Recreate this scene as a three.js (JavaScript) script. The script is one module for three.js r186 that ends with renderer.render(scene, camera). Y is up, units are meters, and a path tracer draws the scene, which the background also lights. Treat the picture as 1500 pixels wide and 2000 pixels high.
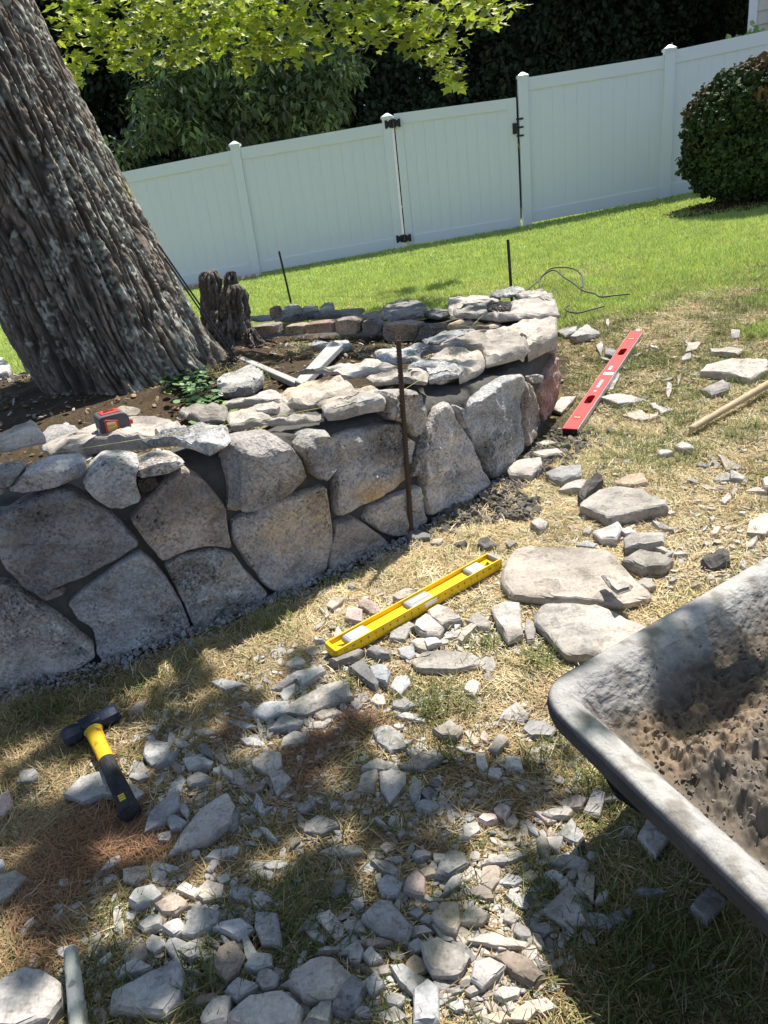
import * as THREE from 'three';
import { RoundedBoxGeometry } from 'three/addons/geometries/RoundedBoxGeometry.js';
import { mergeGeometries, mergeVertices, toCreasedNormals } from 'three/addons/utils/BufferGeometryUtils.js';

// ---------------------------------------------------------------- camera, sky, sun, exposure
const W = 768, HT = 1024, EYE = 1.2, FPX = 1443;
const ROLL = Math.atan2(411, 3314), PITCH = Math.atan(FPX / Math.hypot(411, 3314));
const scene = new THREE.Scene();
const camera = new THREE.PerspectiveCamera(2 * Math.atan(1000 / FPX) * 180 / Math.PI, W / HT, 0.05, 300);
// lens calibration: up, forward and right of the world seen from the tilted phone
const cU = new THREE.Vector3(-Math.sin(ROLL) * Math.cos(PITCH), Math.cos(ROLL) * Math.cos(PITCH), Math.sin(PITCH));
const cF = new THREE.Vector3(0, 0, -1).addScaledVector(cU, cU.z).normalize();
const cR = new THREE.Vector3().crossVectors(cF, cU);
camera.position.set(0, EYE, 0);
camera.quaternion.setFromRotationMatrix(new THREE.Matrix4().makeBasis(
  new THREE.Vector3(cR.x, cU.x, -cF.x), new THREE.Vector3(cR.y, cU.y, -cF.y), new THREE.Vector3(cR.z, cU.z, -cF.z)));
scene.add(camera);
const SUN_EL = 63 * Math.PI / 180, SUN_AZ = 32 * Math.PI / 180;
const SKY = 0.48, SUN = new THREE.Vector3(Math.cos(SUN_EL) * Math.sin(SUN_AZ), Math.sin(SUN_EL), -Math.cos(SUN_EL) * Math.cos(SUN_AZ));
{ // bright, lightly hazed summer sky
  const w = 256, h = 128, d = new Float32Array(w * h * 4);
  for (let y = 0; y < h; y++) for (let x = 0; x < w; x++) {
    const el = ((y + 0.5) / h - 0.5) * Math.PI, k = Math.pow(1 - Math.max(0, Math.sin(el)), 2.2), az = ((x + 0.5) / w - 0.5) * 2 * Math.PI;
    const dir = new THREE.Vector3(Math.cos(el) * Math.cos(az), Math.sin(el), Math.cos(el) * Math.sin(az)), c = Math.max(0, dir.dot(SUN)), glow = 0.5 * Math.pow(c, 12) + 0.25 * Math.pow(c, 3);
    const i = (y * w + x) * 4, m = el < -0.05 ? 0.35 : 1; d[i] = SKY * m * (0.3 + 0.42 * k + glow); d[i + 1] = SKY * m * (0.49 + 0.38 * k + glow * 0.95); d[i + 2] = SKY * m * (0.9 + 0.26 * k + glow * 0.86); d[i + 3] = 1;
  }
  const t = new THREE.DataTexture(d, w, h, THREE.RGBAFormat, THREE.FloatType); t.mapping = THREE.EquirectangularReflectionMapping; t.magFilter = THREE.LinearFilter; t.needsUpdate = true; scene.background = scene.environment = t;
}
const sun = new THREE.DirectionalLight(new THREE.Color(1, 0.95, 0.86), 5);
sun.position.copy(SUN).multiplyScalar(40); sun.castShadow = true; sun.shadow.mapSize.set(4096, 4096);
Object.assign(sun.shadow.camera, { left: -12, right: 12, top: 12, bottom: -12, near: 1, far: 90 });
sun.target.position.set(0, 0, -5); sun.position.add(sun.target.position); scene.add(sun, sun.target);
const renderer = new THREE.WebGLRenderer({ antialias: true });
renderer.setSize(W, HT); renderer.shadowMap.enabled = true; renderer.toneMapping = THREE.LinearToneMapping;
renderer.toneMappingExposure = 1.6;

// ---------------------------------------------------------------- numbers
function rng(seed) { let a = seed >>> 0; return () => { a = (a + 0x6D2B79F5) | 0; let t = Math.imul(a ^ (a >>> 15), 1 | a); t = (t + Math.imul(t ^ (t >>> 7), 61 | t)) ^ t; return ((t ^ (t >>> 14)) >>> 0) / 4294967296; }; }
const R0 = rng(77);
const hash3 = (x, y, z) => { let h = Math.imul(x, 374761393) ^ Math.imul(y, 668265263) ^ Math.imul(z, 2147483647 ^ 0x5bd1e995); h = Math.imul(h ^ (h >>> 13), 1274126177); return ((h ^ (h >>> 16)) >>> 0) / 2147483648 - 1; };
const fade = t => t * t * (3 - 2 * t), lerp = (a, b, t) => a + (b - a) * t, clamp = (x, a, b) => Math.min(b, Math.max(a, x));
const sstep = (a, b, x) => fade(clamp((x - a) / (b - a), 0, 1));
function n3(x, y, z) {
  const i = Math.floor(x), j = Math.floor(y), k = Math.floor(z), u = fade(x - i), v = fade(y - j), w = fade(z - k);
  const e = (a, b, c) => hash3(i + a, j + b, k + c);
  return lerp(lerp(lerp(e(0, 0, 0), e(1, 0, 0), u), lerp(e(0, 1, 0), e(1, 1, 0), u), v), lerp(lerp(e(0, 0, 1), e(1, 0, 1), u), lerp(e(0, 1, 1), e(1, 1, 1), u), v), w);
}
const fbm = (x, y, z, o = 4) => { let s = 0, a = 0.5; for (let i = 0; i < o; i++) { s += a * n3(x, y, z); x = x * 2.03 + 7.1; y = y * 2.03 + 3.7; z = z * 2.03 + 1.3; a *= 0.5; } return s; };
const V = (x, y, z) => new THREE.Vector3(x, y, z);

// ---------------------------------------------------------------- from the photograph's sight lines to places
function ray(u, v) { const d = V((u - 750) / FPX, -(v - 1000) / FPX, -1); return V(d.dot(cR), d.dot(cU), -d.dot(cF)); }
function atY(u, v, y) { const d = ray(u, v); return V(0, EYE, 0).addScaledVector(d, (y - EYE) / d.y); }
function atZ(u, v, z) { const d = ray(u, v); return V(0, EYE, 0).addScaledVector(d, -Math.abs(z) / d.z); }
function seen(x, y, z) { const p = V(x, y - EYE, z), c = V(0, 0, 0).addScaledVector(cR, p.x).addScaledVector(cU, p.y).addScaledVector(cF, -p.z); return [750 + c.x / -c.z * FPX, 1000 - c.y / -c.z * FPX, -c.z]; }
const inView = (x, y, z, m = 250) => { const q = seen(x, y, z); return q[2] > 0.1 && q[0] > -m && q[0] < 1500 + m && q[1] > -m && q[1] < 2000 + m; };

// ---------------------------------------------------------------- the lie of the land
const GP = [[-0.74, -0.83, 0], [-0.1, -0.75, 0], [0.475, -0.68, 0], [-1.23, -1.91, -0.05], [-0.92, -1.92, -0.01], [-0.41, -2.13, 0.03], [0.003, -2.34, 0.06], [0.41, -2.67, 0.1], [0.645, -2.99, 0.11], [0.93, -3.52, 0.14],
  [-0.19, -1.74, 0.045], [0.327, -2.057, 0.085], [0.887, -3.2, 0.115], [1.55, -4.2, 0.29], [1.538, -2.734, 0.2], [3, -5.5, 0.46], [0, -6.5, 0.345], [-0.5, -5.9, 0.3], [1.6, -5.6, 0.36], [-2.5, -3, -0.05], [-3.2, -5.5, 0.1],
  [-1.43, -11.6, 0.255], [0.71, -11.41, 0.387], [2.497, -11.03, 0.5], [4.37, -10.87, 0.645], [6.4, -10.5, 0.78], [-5.5, -12, 0.05], [0, -15, 0.5], [5, -15, 0.8], [2.8, -3, 0.33], [1, -1.2, 0.03], [0.9, -2, 0.1], [-2, -1, -0.06], [0, 1.5, -0.02], [-3, 1.5, -0.1], [3, 1, 0.1], [-0.6, -1.4, 0], [0.2, -1.4, 0.02]];
const tps = (() => {
  const n = GP.length, N = n + 3, A = Array.from({ length: N }, () => new Float64Array(N + 1)), k = r2 => r2 < 1e-9 ? 0 : 0.5 * r2 * Math.log(r2);
  for (let i = 0; i < n; i++) { for (let j = 0; j < n; j++) A[i][j] = k((GP[i][0] - GP[j][0]) ** 2 + (GP[i][1] - GP[j][1]) ** 2); A[i][i] += 0.02; A[i][n] = A[n][i] = 1; A[i][n + 1] = A[n + 1][i] = GP[i][0]; A[i][n + 2] = A[n + 2][i] = GP[i][1]; A[i][N] = GP[i][2]; }
  for (let c = 0; c < N; c++) { let p = c; for (let r = c; r < N; r++) if (Math.abs(A[r][c]) > Math.abs(A[p][c])) p = r; [A[c], A[p]] = [A[p], A[c]]; for (let r = 0; r < N; r++) if (r !== c) { const f = A[r][c] / A[c][c]; if (f) for (let q = c; q <= N; q++) A[r][q] -= f * A[c][q]; } }
  const w = A.map((r, i) => r[N] / r[i]);
  return (x, z) => { x = clamp(x, -6, 6.8); z = clamp(z, -15, 1.5); let s = w[n] + w[n + 1] * x + w[n + 2] * z; for (let i = 0; i < n; i++) s += w[i] * k((x - GP[i][0]) ** 2 + (z - GP[i][1]) ** 2); return s; };
})();
// outline of the stone tree ring (outer face), in plan
const ringCurve = new THREE.CatmullRomCurve3([[-2.35, -2.15], [-1.75, -1.92], [-1.23, -1.91], [-0.92, -1.93], [-0.64, -2.01], [-0.41, -2.12], [-0.2, -2.23], [0.02, -2.35], [0.17, -2.46], [0.42, -2.68], [0.66, -3.0], [0.92, -3.5], [1.02, -3.9], [1.09, -4.3], [1.1, -4.6], [0.98, -4.85], [0.7, -4.95], [0.35, -5.03], [0.03, -5.17], [-0.36, -5.4], [-0.85, -5.5], [-1.5, -5.55], [-2.2, -5.3], [-2.62, -4.6], [-2.75, -3.6], [-2.65, -2.7]].map(p => V(p[0], 0, p[1])), true, 'centripetal');
const RING = ringCurve.getSpacedPoints(260); RING.pop();
function ringDist(x, z) { // signed: inside negative
  let best = 1e9, inside = false; const n = RING.length;
  for (let i = 0, j = n - 1; i < n; j = i++) {
    const a = RING[j], b = RING[i]; if ((a.z > z) !== (b.z > z) && x < (b.x - a.x) * (z - a.z) / (b.z - a.z) + a.x) inside = !inside;
    const dx = b.x - a.x, dz = b.z - a.z, t = clamp(((x - a.x) * dx + (z - a.z) * dz) / (dx * dx + dz * dz), 0, 1), d = (x - a.x - dx * t) ** 2 + (z - a.z - dz * t) ** 2; if (d < best) best = d;
  }
  return (inside ? -1 : 1) * Math.sqrt(best);
}
const soilY = (x, z) => 0.325 + 0.15 * Math.exp(-((x + 1.4) ** 2 + (z + 4.1) ** 2) / 1.3);
function g(x, z) {
  const base = tps(x, z);
  if (x < -3 || x > 1.4 || z < -5.8 || z > -1.7) return base;
  return lerp(base, soilY(x, z), sstep(-0.1, -0.22, ringDist(x, z)));
}
function onGround(u, v, lift = 0) {
  const d = ray(u, v); let t = 0.3, last = t;
  for (let i = 0; i < 900 && t < 40; i++) { const y = EYE + d.y * t - lift; if (y < tps(d.x * t, d.z * t)) break; last = t; t += 0.03; }
  let a = last, b = t; for (let i = 0; i < 24; i++) { const m = (a + b) / 2; (EYE + d.y * m - lift < tps(d.x * m, d.z * m)) ? b = m : a = m; }
  return V(d.x * a, EYE + d.y * a, d.z * a);
}
// sight line onto an upright ribbon that follows a plan curve; gives [s, h]
function ribbon(pts) {
  const S = [0]; for (let i = 1; i < pts.length; i++) S.push(S[i - 1] + Math.hypot(pts[i].x - pts[i - 1].x, pts[i].z - pts[i - 1].z));
  return {
    hit(u, v, far) {
      const d = ray(u, v); let best = null;
      for (let i = 1; i < pts.length; i++) {
        const a = pts[i - 1], b = pts[i], ex = b.x - a.x, ez = b.z - a.z, det = d.x * -ez + ex * d.z; if (Math.abs(det) < 1e-9) continue;
        const t = (a.x * -ez + ex * a.z) / det, k = (d.x * a.z - d.z * a.x) / det;
        if (t > 0.2 && k >= -0.001 && k <= 1.001 && (!best || (far ? t > best[2] : t < best[2]))) best = [S[i - 1] + k * (S[i] - S[i - 1]), EYE + d.y * t, t];
      }
      return best;
    },
    at(s, h, c) {
      let i = 1; while (i < pts.length - 1 && S[i] < s) i++;
      const a = pts[i - 1], b = pts[i], L = S[i] - S[i - 1], k = (s - S[i - 1]) / L;
      const nrm = j => { const p = pts[Math.max(0, j - 1)], q = pts[Math.min(pts.length - 1, j + 1)], l = Math.hypot(q.x - p.x, q.z - p.z); return [-(q.z - p.z) / l, (q.x - p.x) / l]; };
      const n0 = nrm(i - 1), n1 = nrm(i), kk = clamp(k, 0, 1);
      return V(lerp(a.x, b.x, k) + lerp(n0[0], n1[0], kk) * c, h, lerp(a.z, b.z, k) + lerp(n0[1], n1[1], kk) * c);
    }, S
  };
}

// ---------------------------------------------------------------- naming
const taken = {};
function numbered(name) { const k = taken[name] = (taken[name] ?? -1) + 1; return k ? `${name}_${String(k).padStart(3, '0')}` : name; }
function finish(o, label, category, group) { o.userData.label = label; o.userData.category = category; if (group) o.userData.group = group; return o; }
function thing(name, label, category, pos, group) { const o = new THREE.Group(); o.name = numbered(name); if (pos) o.position.copy(pos); scene.add(o); return finish(o, label, category, group); }
function meshOf(name, geo, mat, parent, label) { const m = new THREE.Mesh(geo, mat); m.name = parent ? name : numbered(name); m.castShadow = m.receiveShadow = true; (parent || scene).add(m); if (label) m.userData.label = label; return m; }
function struct(name, geo, mat) { const m = meshOf(name, geo, mat); m.userData.kind = 'structure'; return m; }

// ---------------------------------------------------------------- textures
function dataTex(n, fn, srgb, rx = 1, ry = 1) {
  const d = new Uint8Array(n * n * 4);
  for (let y = 0; y < n; y++) for (let x = 0; x < n; x++) { const c = fn(x / n, y / n), i = (y * n + x) * 4; d[i] = clamp(c[0], 0, 1) * 255; d[i + 1] = clamp(c[1], 0, 1) * 255; d[i + 2] = clamp(c[2], 0, 1) * 255; d[i + 3] = 255; }
  const t = new THREE.DataTexture(d, n, n, THREE.RGBAFormat); t.wrapS = t.wrapT = THREE.RepeatWrapping; t.magFilter = THREE.LinearFilter; t.minFilter = THREE.LinearMipmapLinearFilter; t.generateMipmaps = true; t.repeat.set(rx, ry);
  if (srgb) t.colorSpace = THREE.SRGBColorSpace; t.needsUpdate = true; return t;
}
// tiling value noise on the unit square
function tn(u, v, f, s) { const x = u * f, y = v * f, i = Math.floor(x), j = Math.floor(y), a = fade(x - i), b = fade(y - j), w = q => ((q % f) + f) % f, e = (p, q) => hash3(w(i + p), w(j + q), s); return lerp(lerp(e(0, 0), e(1, 0), a), lerp(e(0, 1), e(1, 1), a), b); }
const tf = (u, v, f, s, o = 4) => { let r = 0, a = 0.5; for (let k = 0; k < o; k++) { r += a * tn(u, v, f, s + k); f *= 2; a *= 0.5; } return r; };
const speck = (u, v) => { const m = tf(u, v, 5, 1, 5), q = tf(u + 0.03 * tn(u, v, 8, 3), v, 11, 81, 4), f = 0.5 + 0.5 * sstep(-0.15, 0.25, q); return 0.72 + 0.3 * m + 0.14 * tn(u, v, 64, 9) + 0.14 * tn(u, v, 128, 12) - 0.34 * f * sstep(0.2, 0.7, tn(u, v, 84, 15)) + 0.36 * f * sstep(0.25, 0.75, tn(u, v, 62, 21)) + 0.12 * sstep(0.1, 0.3, q) - 0.14 * sstep(0.08, 0.3, tf(u, v, 4, 91, 4)); };
const stoneMap = dataTex(1024, (u, v) => { const k = speck(u, v), w = 0.05 * tf(u, v, 9, 33, 3); return [k + w, k, k - w]; }, false);
const stoneBump = dataTex(1024, (u, v) => { const k = 0.5 + 0.34 * tf(u, v, 14, 41, 5) + 0.16 * tn(u, v, 64, 9) + 0.12 * tn(u, v, 128, 12); return [k, k, k]; }, false);
// freshly broken schist: pale, finely banded, little speckle
const bandU = (u, v) => v + 0.05 * tf(u, v, 3, 101, 3);
const freshMap = dataTex(1024, (u, v) => { const b = tf(u, bandU(u, v) * 6, 3, 111, 4), k = 0.78 + 0.2 * tf(u, v, 7, 121, 5) + 0.12 * b + 0.1 * tn(u, v, 90, 131) + 0.08 * tn(u, v, 180, 133) - 0.16 * sstep(0.35, 0.75, tn(u, v, 70, 137)) - 0.2 * sstep(0.12, 0.3, tf(u, v, 9, 141, 4)), w = 0.03 * tf(u, v, 5, 151, 3); return [k + w, k, k - w]; }, false);
const freshBump = dataTex(1024, (u, v) => { const k = 0.5 + 0.3 * tf(u, v, 10, 161, 6) + 0.25 * tf(u, bandU(u, v) * 8, 4, 171, 4); return [k, k, k]; }, false);
const grainMap = dataTex(512, (u, v) => { const k = 0.75 + 0.22 * tf(u, v, 12, 51, 6) + 0.1 * tn(u, v, 256, 60); return [k, k * 0.99, k * 0.97]; }, false);
const grainBump = dataTex(512, (u, v) => { const k = 0.5 + 0.45 * tf(u, v, 16, 71, 6); return [k, k, k]; }, false);
// thatch: short dry stalks over earth, about 0.7 m a side
function thatch() {
  const c = document.createElement('canvas'); c.width = c.height = 1024; const x = c.getContext('2d'), r = rng(5);
  x.fillStyle = 'rgb(120,104,80)'; x.fillRect(0, 0, 1024, 1024);
  for (let i = 0; i < 15000; i++) {
    const a = r() * 6.283, l = 18 + r() * 60, px = r() * 1024, py = r() * 1024, k = 0.45 + r() * 0.62, q = r();
    x.strokeStyle = q < 0.6 ? `rgb(${235 * k | 0},${212 * k | 0},${160 * k | 0})` : q < 0.8 ? `rgb(${175 * k | 0},${135 * k | 0},${95 * k | 0})` : `rgb(${160 * k | 0},${175 * k | 0},${110 * k | 0})`;
    x.lineWidth = 1 + r() * 2.6;
    for (const dx of [0, -1024]) for (const dy of [0, -1024]) { if ((dx && px < 900) || (dy && py < 900)) continue; x.beginPath(); x.moveTo(px + dx, py + dy); x.quadraticCurveTo(px + dx + Math.cos(a) * l * .5 + r() * 8, py + dy + Math.sin(a) * l * .5 + r() * 8, px + dx + Math.cos(a) * l, py + dy + Math.sin(a) * l); x.stroke(); }
  }
  const t = new THREE.CanvasTexture(c); t.wrapS = t.wrapT = THREE.RepeatWrapping; t.colorSpace = THREE.SRGBColorSpace; return t;
}

// ---------------------------------------------------------------- materials
const std = (o) => new THREE.MeshStandardMaterial(Object.assign({ roughness: 0.9, metalness: 0 }, o));
const col = (r, gg, b) => new THREE.Color().setRGB(r, gg, b);
const M = {
  stone: std({ map: stoneMap, bumpMap: stoneBump, bumpScale: 0.006, vertexColors: true, roughness: 0.95 }),
  fresh: std({ map: freshMap, bumpMap: freshBump, bumpScale: 0.008, vertexColors: true, roughness: 0.9 }),
  mortar: std({ map: grainMap, bumpMap: grainBump, bumpScale: 0.006, color: col(0.12, 0.115, 0.105), roughness: 1 }),
  wetMortar: std({ map: grainMap, bumpMap: grainBump, bumpScale: 0.006, vertexColors: true, roughness: 0.95 }),
  crust: std({ map: grainMap, bumpMap: grainBump, bumpScale: 0.008, vertexColors: true, roughness: 0.9 }),
  bark: std({ map: grainMap, bumpMap: grainBump, bumpScale: 0.008, vertexColors: true, roughness: 1 }),
  vinyl: std({ color: col(0.82, 0.84, 0.86), roughness: 0.45 }),
  black: std({ color: col(0.012, 0.012, 0.013), roughness: 0.5 }),
  rust: std({ map: grainMap, bumpMap: grainBump, bumpScale: 0.002, color: col(0.12, 0.075, 0.05), roughness: 0.95 }),
  steel: std({ color: col(0.05, 0.055, 0.065), roughness: 0.5, metalness: 0.3 }),
  string: std({ color: col(0.5, 0.5, 0.2), roughness: 0.8 }),
  cord: std({ color: col(0.06, 0.07, 0.06), roughness: 0.6 }),
  wood: std({ map: grainMap, color: col(0.62, 0.48, 0.3), roughness: 0.8 }),
  board: std({ map: grainMap, bumpMap: grainBump, bumpScale: 0.002, color: col(0.5, 0.51, 0.5), roughness: 0.9 }),
};
const leafMat = (c, tr) => new THREE.MeshPhysicalMaterial({ color: c, roughness: 0.75, transmission: tr, thickness: 0, side: THREE.DoubleSide });
M.maple = leafMat(col(0.5, 0.6, 0.07), 0.55);
M.midLeaf = leafMat(col(0.38, 0.55, 0.17), 0.5);
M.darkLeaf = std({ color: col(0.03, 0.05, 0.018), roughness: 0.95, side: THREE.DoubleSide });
M.shrubLeaf = std({ color: col(0.05, 0.085, 0.02), roughness: 0.6, side: THREE.DoubleSide });
M.blade = std({ color: col(1, 1, 1), roughness: 0.8, side: THREE.DoubleSide }); M.lawnBlade = leafMat(col(1, 1, 1), 0.4);
M.straw = std({ color: col(1, 1, 1), roughness: 0.85, side: THREE.DoubleSide });

// ---------------------------------------------------------------- stones
const TONES = { l: [0.57, 0.52, 0.46], c: [0.57, 0.505, 0.43], g: [0.55, 0.525, 0.49], b: [0.47, 0.465, 0.46], d: [0.33, 0.315, 0.3], w: [0.42, 0.35, 0.29], p: [0.64, 0.5, 0.44], r: [0.52, 0.36, 0.3], m: [0.17, 0.155, 0.14], t: [0.54, 0.51, 0.48] };
let seedN = 1;
// a broken stone: an outline in (a, b) raised between c0 and c1, its edges knocked off, cut by a few fracture planes; map takes (a, b, c) to the place
function rockGeo(poly, c0, c1, map, o = {}) {
  const sd = o.seed ?? seedN++, r = rng(sd * 7919), rough = o.rough ?? 0.008, bev = o.bev ?? 0.012, off = sd * 3.17;
  let P = poly.map(p => [p[0], p[1]]);
  if (o.round) for (let q = 0; q < o.round; q++) { const Q = []; for (let i = 0; i < P.length; i++) { const a = P[i], b = P[(i + 1) % P.length], k = 0.11; Q.push([lerp(a[0], b[0], k), lerp(a[1], b[1], k)], [lerp(a[0], b[0], 1 - k), lerp(a[1], b[1], 1 - k)]); } P = Q; }
  const len = P.map((p, i) => { const b = P[(i + 1) % P.length]; return Math.hypot(b[0] - p[0], b[1] - p[1]); }), per = len.reduce((a, b) => a + b, 0), pts = [];
  P.forEach((p, i) => { const b = P[(i + 1) % P.length], m = Math.max(1, Math.round(len[i] / per * (o.n ?? 30))); for (let k = 0; k < m; k++) pts.push([lerp(p[0], b[0], k / m), lerp(p[1], b[1], k / m)]); });
  const n = pts.length;
  let ca = 0, cb = 0; for (const p of pts) { ca += p[0] / n; cb += p[1] / n; }
  let ra = 0; for (const p of pts) ra += Math.hypot(p[0] - ca, p[1] - cb) / n;
  const h = c1 - c0, bb = Math.min(bev, h * 0.45, ra * 0.4), rings = [...((o.n ?? 30) > 44 ? [[0.12, 1, 0], [0.25, 1, 0], [0.37, 1, 0], [0.5, 1, 0], [0.62, 1, 0], [0.74, 1, 0], [0.83, 1, 0], [0.9, 1, 0]] : [[0.25, 1, 0], [0.5, 1, 0], [0.74, 1, 0], [0.9, 1, 0]]), [1 - bb / ra * 1.1, 0.96, 0], [1 - bb / ra * 0.35, 0.3, 0], [1, -1, 0.72], [1.01, -1, 0.48], [0.99, -1, 0.22], [0.95, -1, 0.05], [0.7, -1, 0]];
  const X = [], add = (a, b, c) => { X.push([a, b, c]); };
  const tilt = [(r() - 0.5) * (o.tilt ?? 0.12), (r() - 0.5) * (o.tilt ?? 0.12)];
  const topC = (a, b) => c1 + (a - ca) * tilt[0] + (b - cb) * tilt[1] + rough * (1.5 * fbm(a * 6 + off, b * 6, sd, 3) + 1.1 * fbm(a * 28, b * 28 + off, 3, 3)) - (o.ledge ? o.ledge * sstep(0.0, 0.08, n3(a * 7 + off, b * 7, 9)) : 0);
  add(ca, cb, topC(ca, cb));
  for (const [k, f, low] of rings) for (let i = 0; i < n; i++) {
    const p = pts[i], ex = p[0] - ca, ey = p[1] - cb; let kk = k, c;
    if (f >= 0) { const a = ca + ex * k, b = cb + ey * k; c = topC(a, b) - bb * (1 - f); }
    else { const t = topC(p[0], p[1]) - bb; c = lerp(c0, t, low * 1.3 > 1 ? 1 : low * 1.3); }
    if (k > 0.93) kk += (0.06 * fbm(p[0] * 22 + off, p[1] * 22, c * 30, 3) + 0.03 * n3(off, 3, c * 70)) * Math.min(1, rough / 0.008) * Math.min(1.6, 0.09 / ra);
    add(ca + ex * kk, cb + ey * kk, c);
  }
  add(ca, cb, c0);
  // fracture planes
  const hm = (c0 + c1) / 2, hh = h / 2;
  for (let q = 0; q < (o.chops ?? 5); q++) {
    const az = r() * 6.283, el = o.gentle ? 0.35 + r() * 0.95 : 0.15 + r() * 0.9, nx = Math.cos(az) * Math.cos(el), ny = Math.sin(az) * Math.cos(el), nz = Math.sin(el); let sup = 0;
    for (const p of X) sup = Math.max(sup, (p[0] - ca) / ra * nx + (p[1] - cb) / ra * ny + (p[2] - hm) / hh * nz);
    const d = sup * (o.gentle ? 0.8 + 0.17 * r() : 0.76 + 0.2 * r());
    for (const p of X) { const e = (p[0] - ca) / ra * nx + (p[1] - cb) / ra * ny + (p[2] - hm) / hh * nz - d; if (e > 0) { const e2 = e * 0.92; p[0] -= nx * e2 * ra; p[1] -= ny * e2 * ra; p[2] -= nz * e2 * hh; } }
  }
  const idx = [], NR = rings.length;
  for (let i = 0; i < n; i++) { idx.push(0, 1 + (i + 1) % n, 1 + i); }
  for (let j = 0; j < NR - 1; j++) for (let i = 0; i < n; i++) { const a = 1 + j * n + i, b = 1 + j * n + (i + 1) % n, c = a + n, d = b + n; idx.push(a, b, c, b, d, c); }
  const last = 1 + NR * n; for (let i = 0; i < n; i++) idx.push(last, last - n + i, last - n + (i + 1) % n);
  const pos = new Float32Array(X.length * 3), org = map(ca, cb, c0);
  X.forEach((p, i) => { const w = map(p[0], p[1], p[2]); pos[i * 3] = w.x - org.x; pos[i * 3 + 1] = w.y - org.y; pos[i * 3 + 2] = w.z - org.z; });
  let G = new THREE.BufferGeometry(); G.setAttribute('position', new THREE.BufferAttribute(pos, 3)); G.setIndex(idx);
  // outward winding whatever the outline's direction
  let vol = 0; for (let i = 0; i < idx.length; i += 3) { const [a, b, c] = [idx[i] * 3, idx[i + 1] * 3, idx[i + 2] * 3]; vol += pos[a] * (pos[b + 1] * pos[c + 2] - pos[b + 2] * pos[c + 1]) - pos[a + 1] * (pos[b] * pos[c + 2] - pos[b + 2] * pos[c]) + pos[a + 2] * (pos[b] * pos[c + 1] - pos[b + 1] * pos[c]); }
  if (vol < 0) { for (let i = 0; i < idx.length; i += 3) { const t = idx[i]; idx[i] = idx[i + 1]; idx[i + 1] = t; } G.setIndex(idx); }
  G = toCreasedNormals(G, o.crease ?? 0.4);
  paint(G, org, o.tone ?? 'g', sd, o); boxUV(G, org, 0.45, sd);
  return { G, org, ca, cb, ra };
}
function boxUV(G, org, size, sd = 0) {
  const p = G.attributes.position, nn = G.attributes.normal, uv = new Float32Array(p.count * 2), o1 = (sd * 0.377) % 1, o2 = (sd * 0.713) % 1;
  for (let i = 0; i < p.count; i += 3) {
    let x = 0, y = 0, z = 0; for (let k = 0; k < 3; k++) { x += nn.getX(i + k); y += nn.getY(i + k); z += nn.getZ(i + k); }
    x = Math.abs(x); y = Math.abs(y); z = Math.abs(z);
    for (let k = 0; k < 3; k++) { const j = i + k, X = p.getX(j), Y = p.getY(j), Z = p.getZ(j), q = y >= x && y >= z ? [X, Z] : x >= z ? [Z, Y] : [X, Y]; uv[j * 2] = q[0] / size + o1; uv[j * 2 + 1] = q[1] / size + o2; }
  }
  G.setAttribute('uv', new THREE.BufferAttribute(uv, 2));
}
function paint(G, org, tone, sd, o) {
  const T = TONES[tone], p = G.attributes.position, c = new Float32Array(p.count * 3), r = rng(sd * 31 + 5), v = 0.86 + r() * 0.26, wv = (r() - 0.5) * 0.07, r2 = o.ochre ?? (r() < 0.25 ? 0.5 : 0.1), st = r() * 3;
  for (let i = 0; i < p.count; i++) {
    const x = p.getX(i) + org.x, y = p.getY(i) + org.y, z = p.getZ(i) + org.z, a = fbm(x * 9 + sd, y * 9, z * 9, 3), b = fbm(x * 4, y * 4 + sd * 2, z * 4, 2), q = fbm(x * 3 + st, y * 22 + x * 6, z * 3, 3);
    const k = v * (1 + 0.36 * a + 0.42 * b + 0.36 * q), oc = r2 * sstep(0.12, 0.4, b + 0.4 * a);
    c[i * 3] = T[0] * k * (1 + wv + 0.1 * oc); c[i * 3 + 1] = T[1] * k * (1 - 0.1 * oc); c[i * 3 + 2] = T[2] * k * (1 - wv - 0.38 * oc);
  }
  G.setAttribute('color', new THREE.BufferAttribute(c, 3));
}
const Z = { z1: [0, 500, 2], z2: [0, 900, 2], z3: [650, 500, 3], z4: [450, 550, 2.3077], z5: [950, 600, 2.727], z6: [500, 1000, 2.5], z7: [0, 1300, 2.143], z8: [600, 1400, 2.727], s: [0, 0, 1], t: [1000, 1050, 2.106] };
function pix(z, a) { const [ox, oy, k] = Z[z], P = []; for (let i = 0; i < a.length; i += 2) P.push([a[i] / k + ox, a[i + 1] / k + oy]); return P; }
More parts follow.
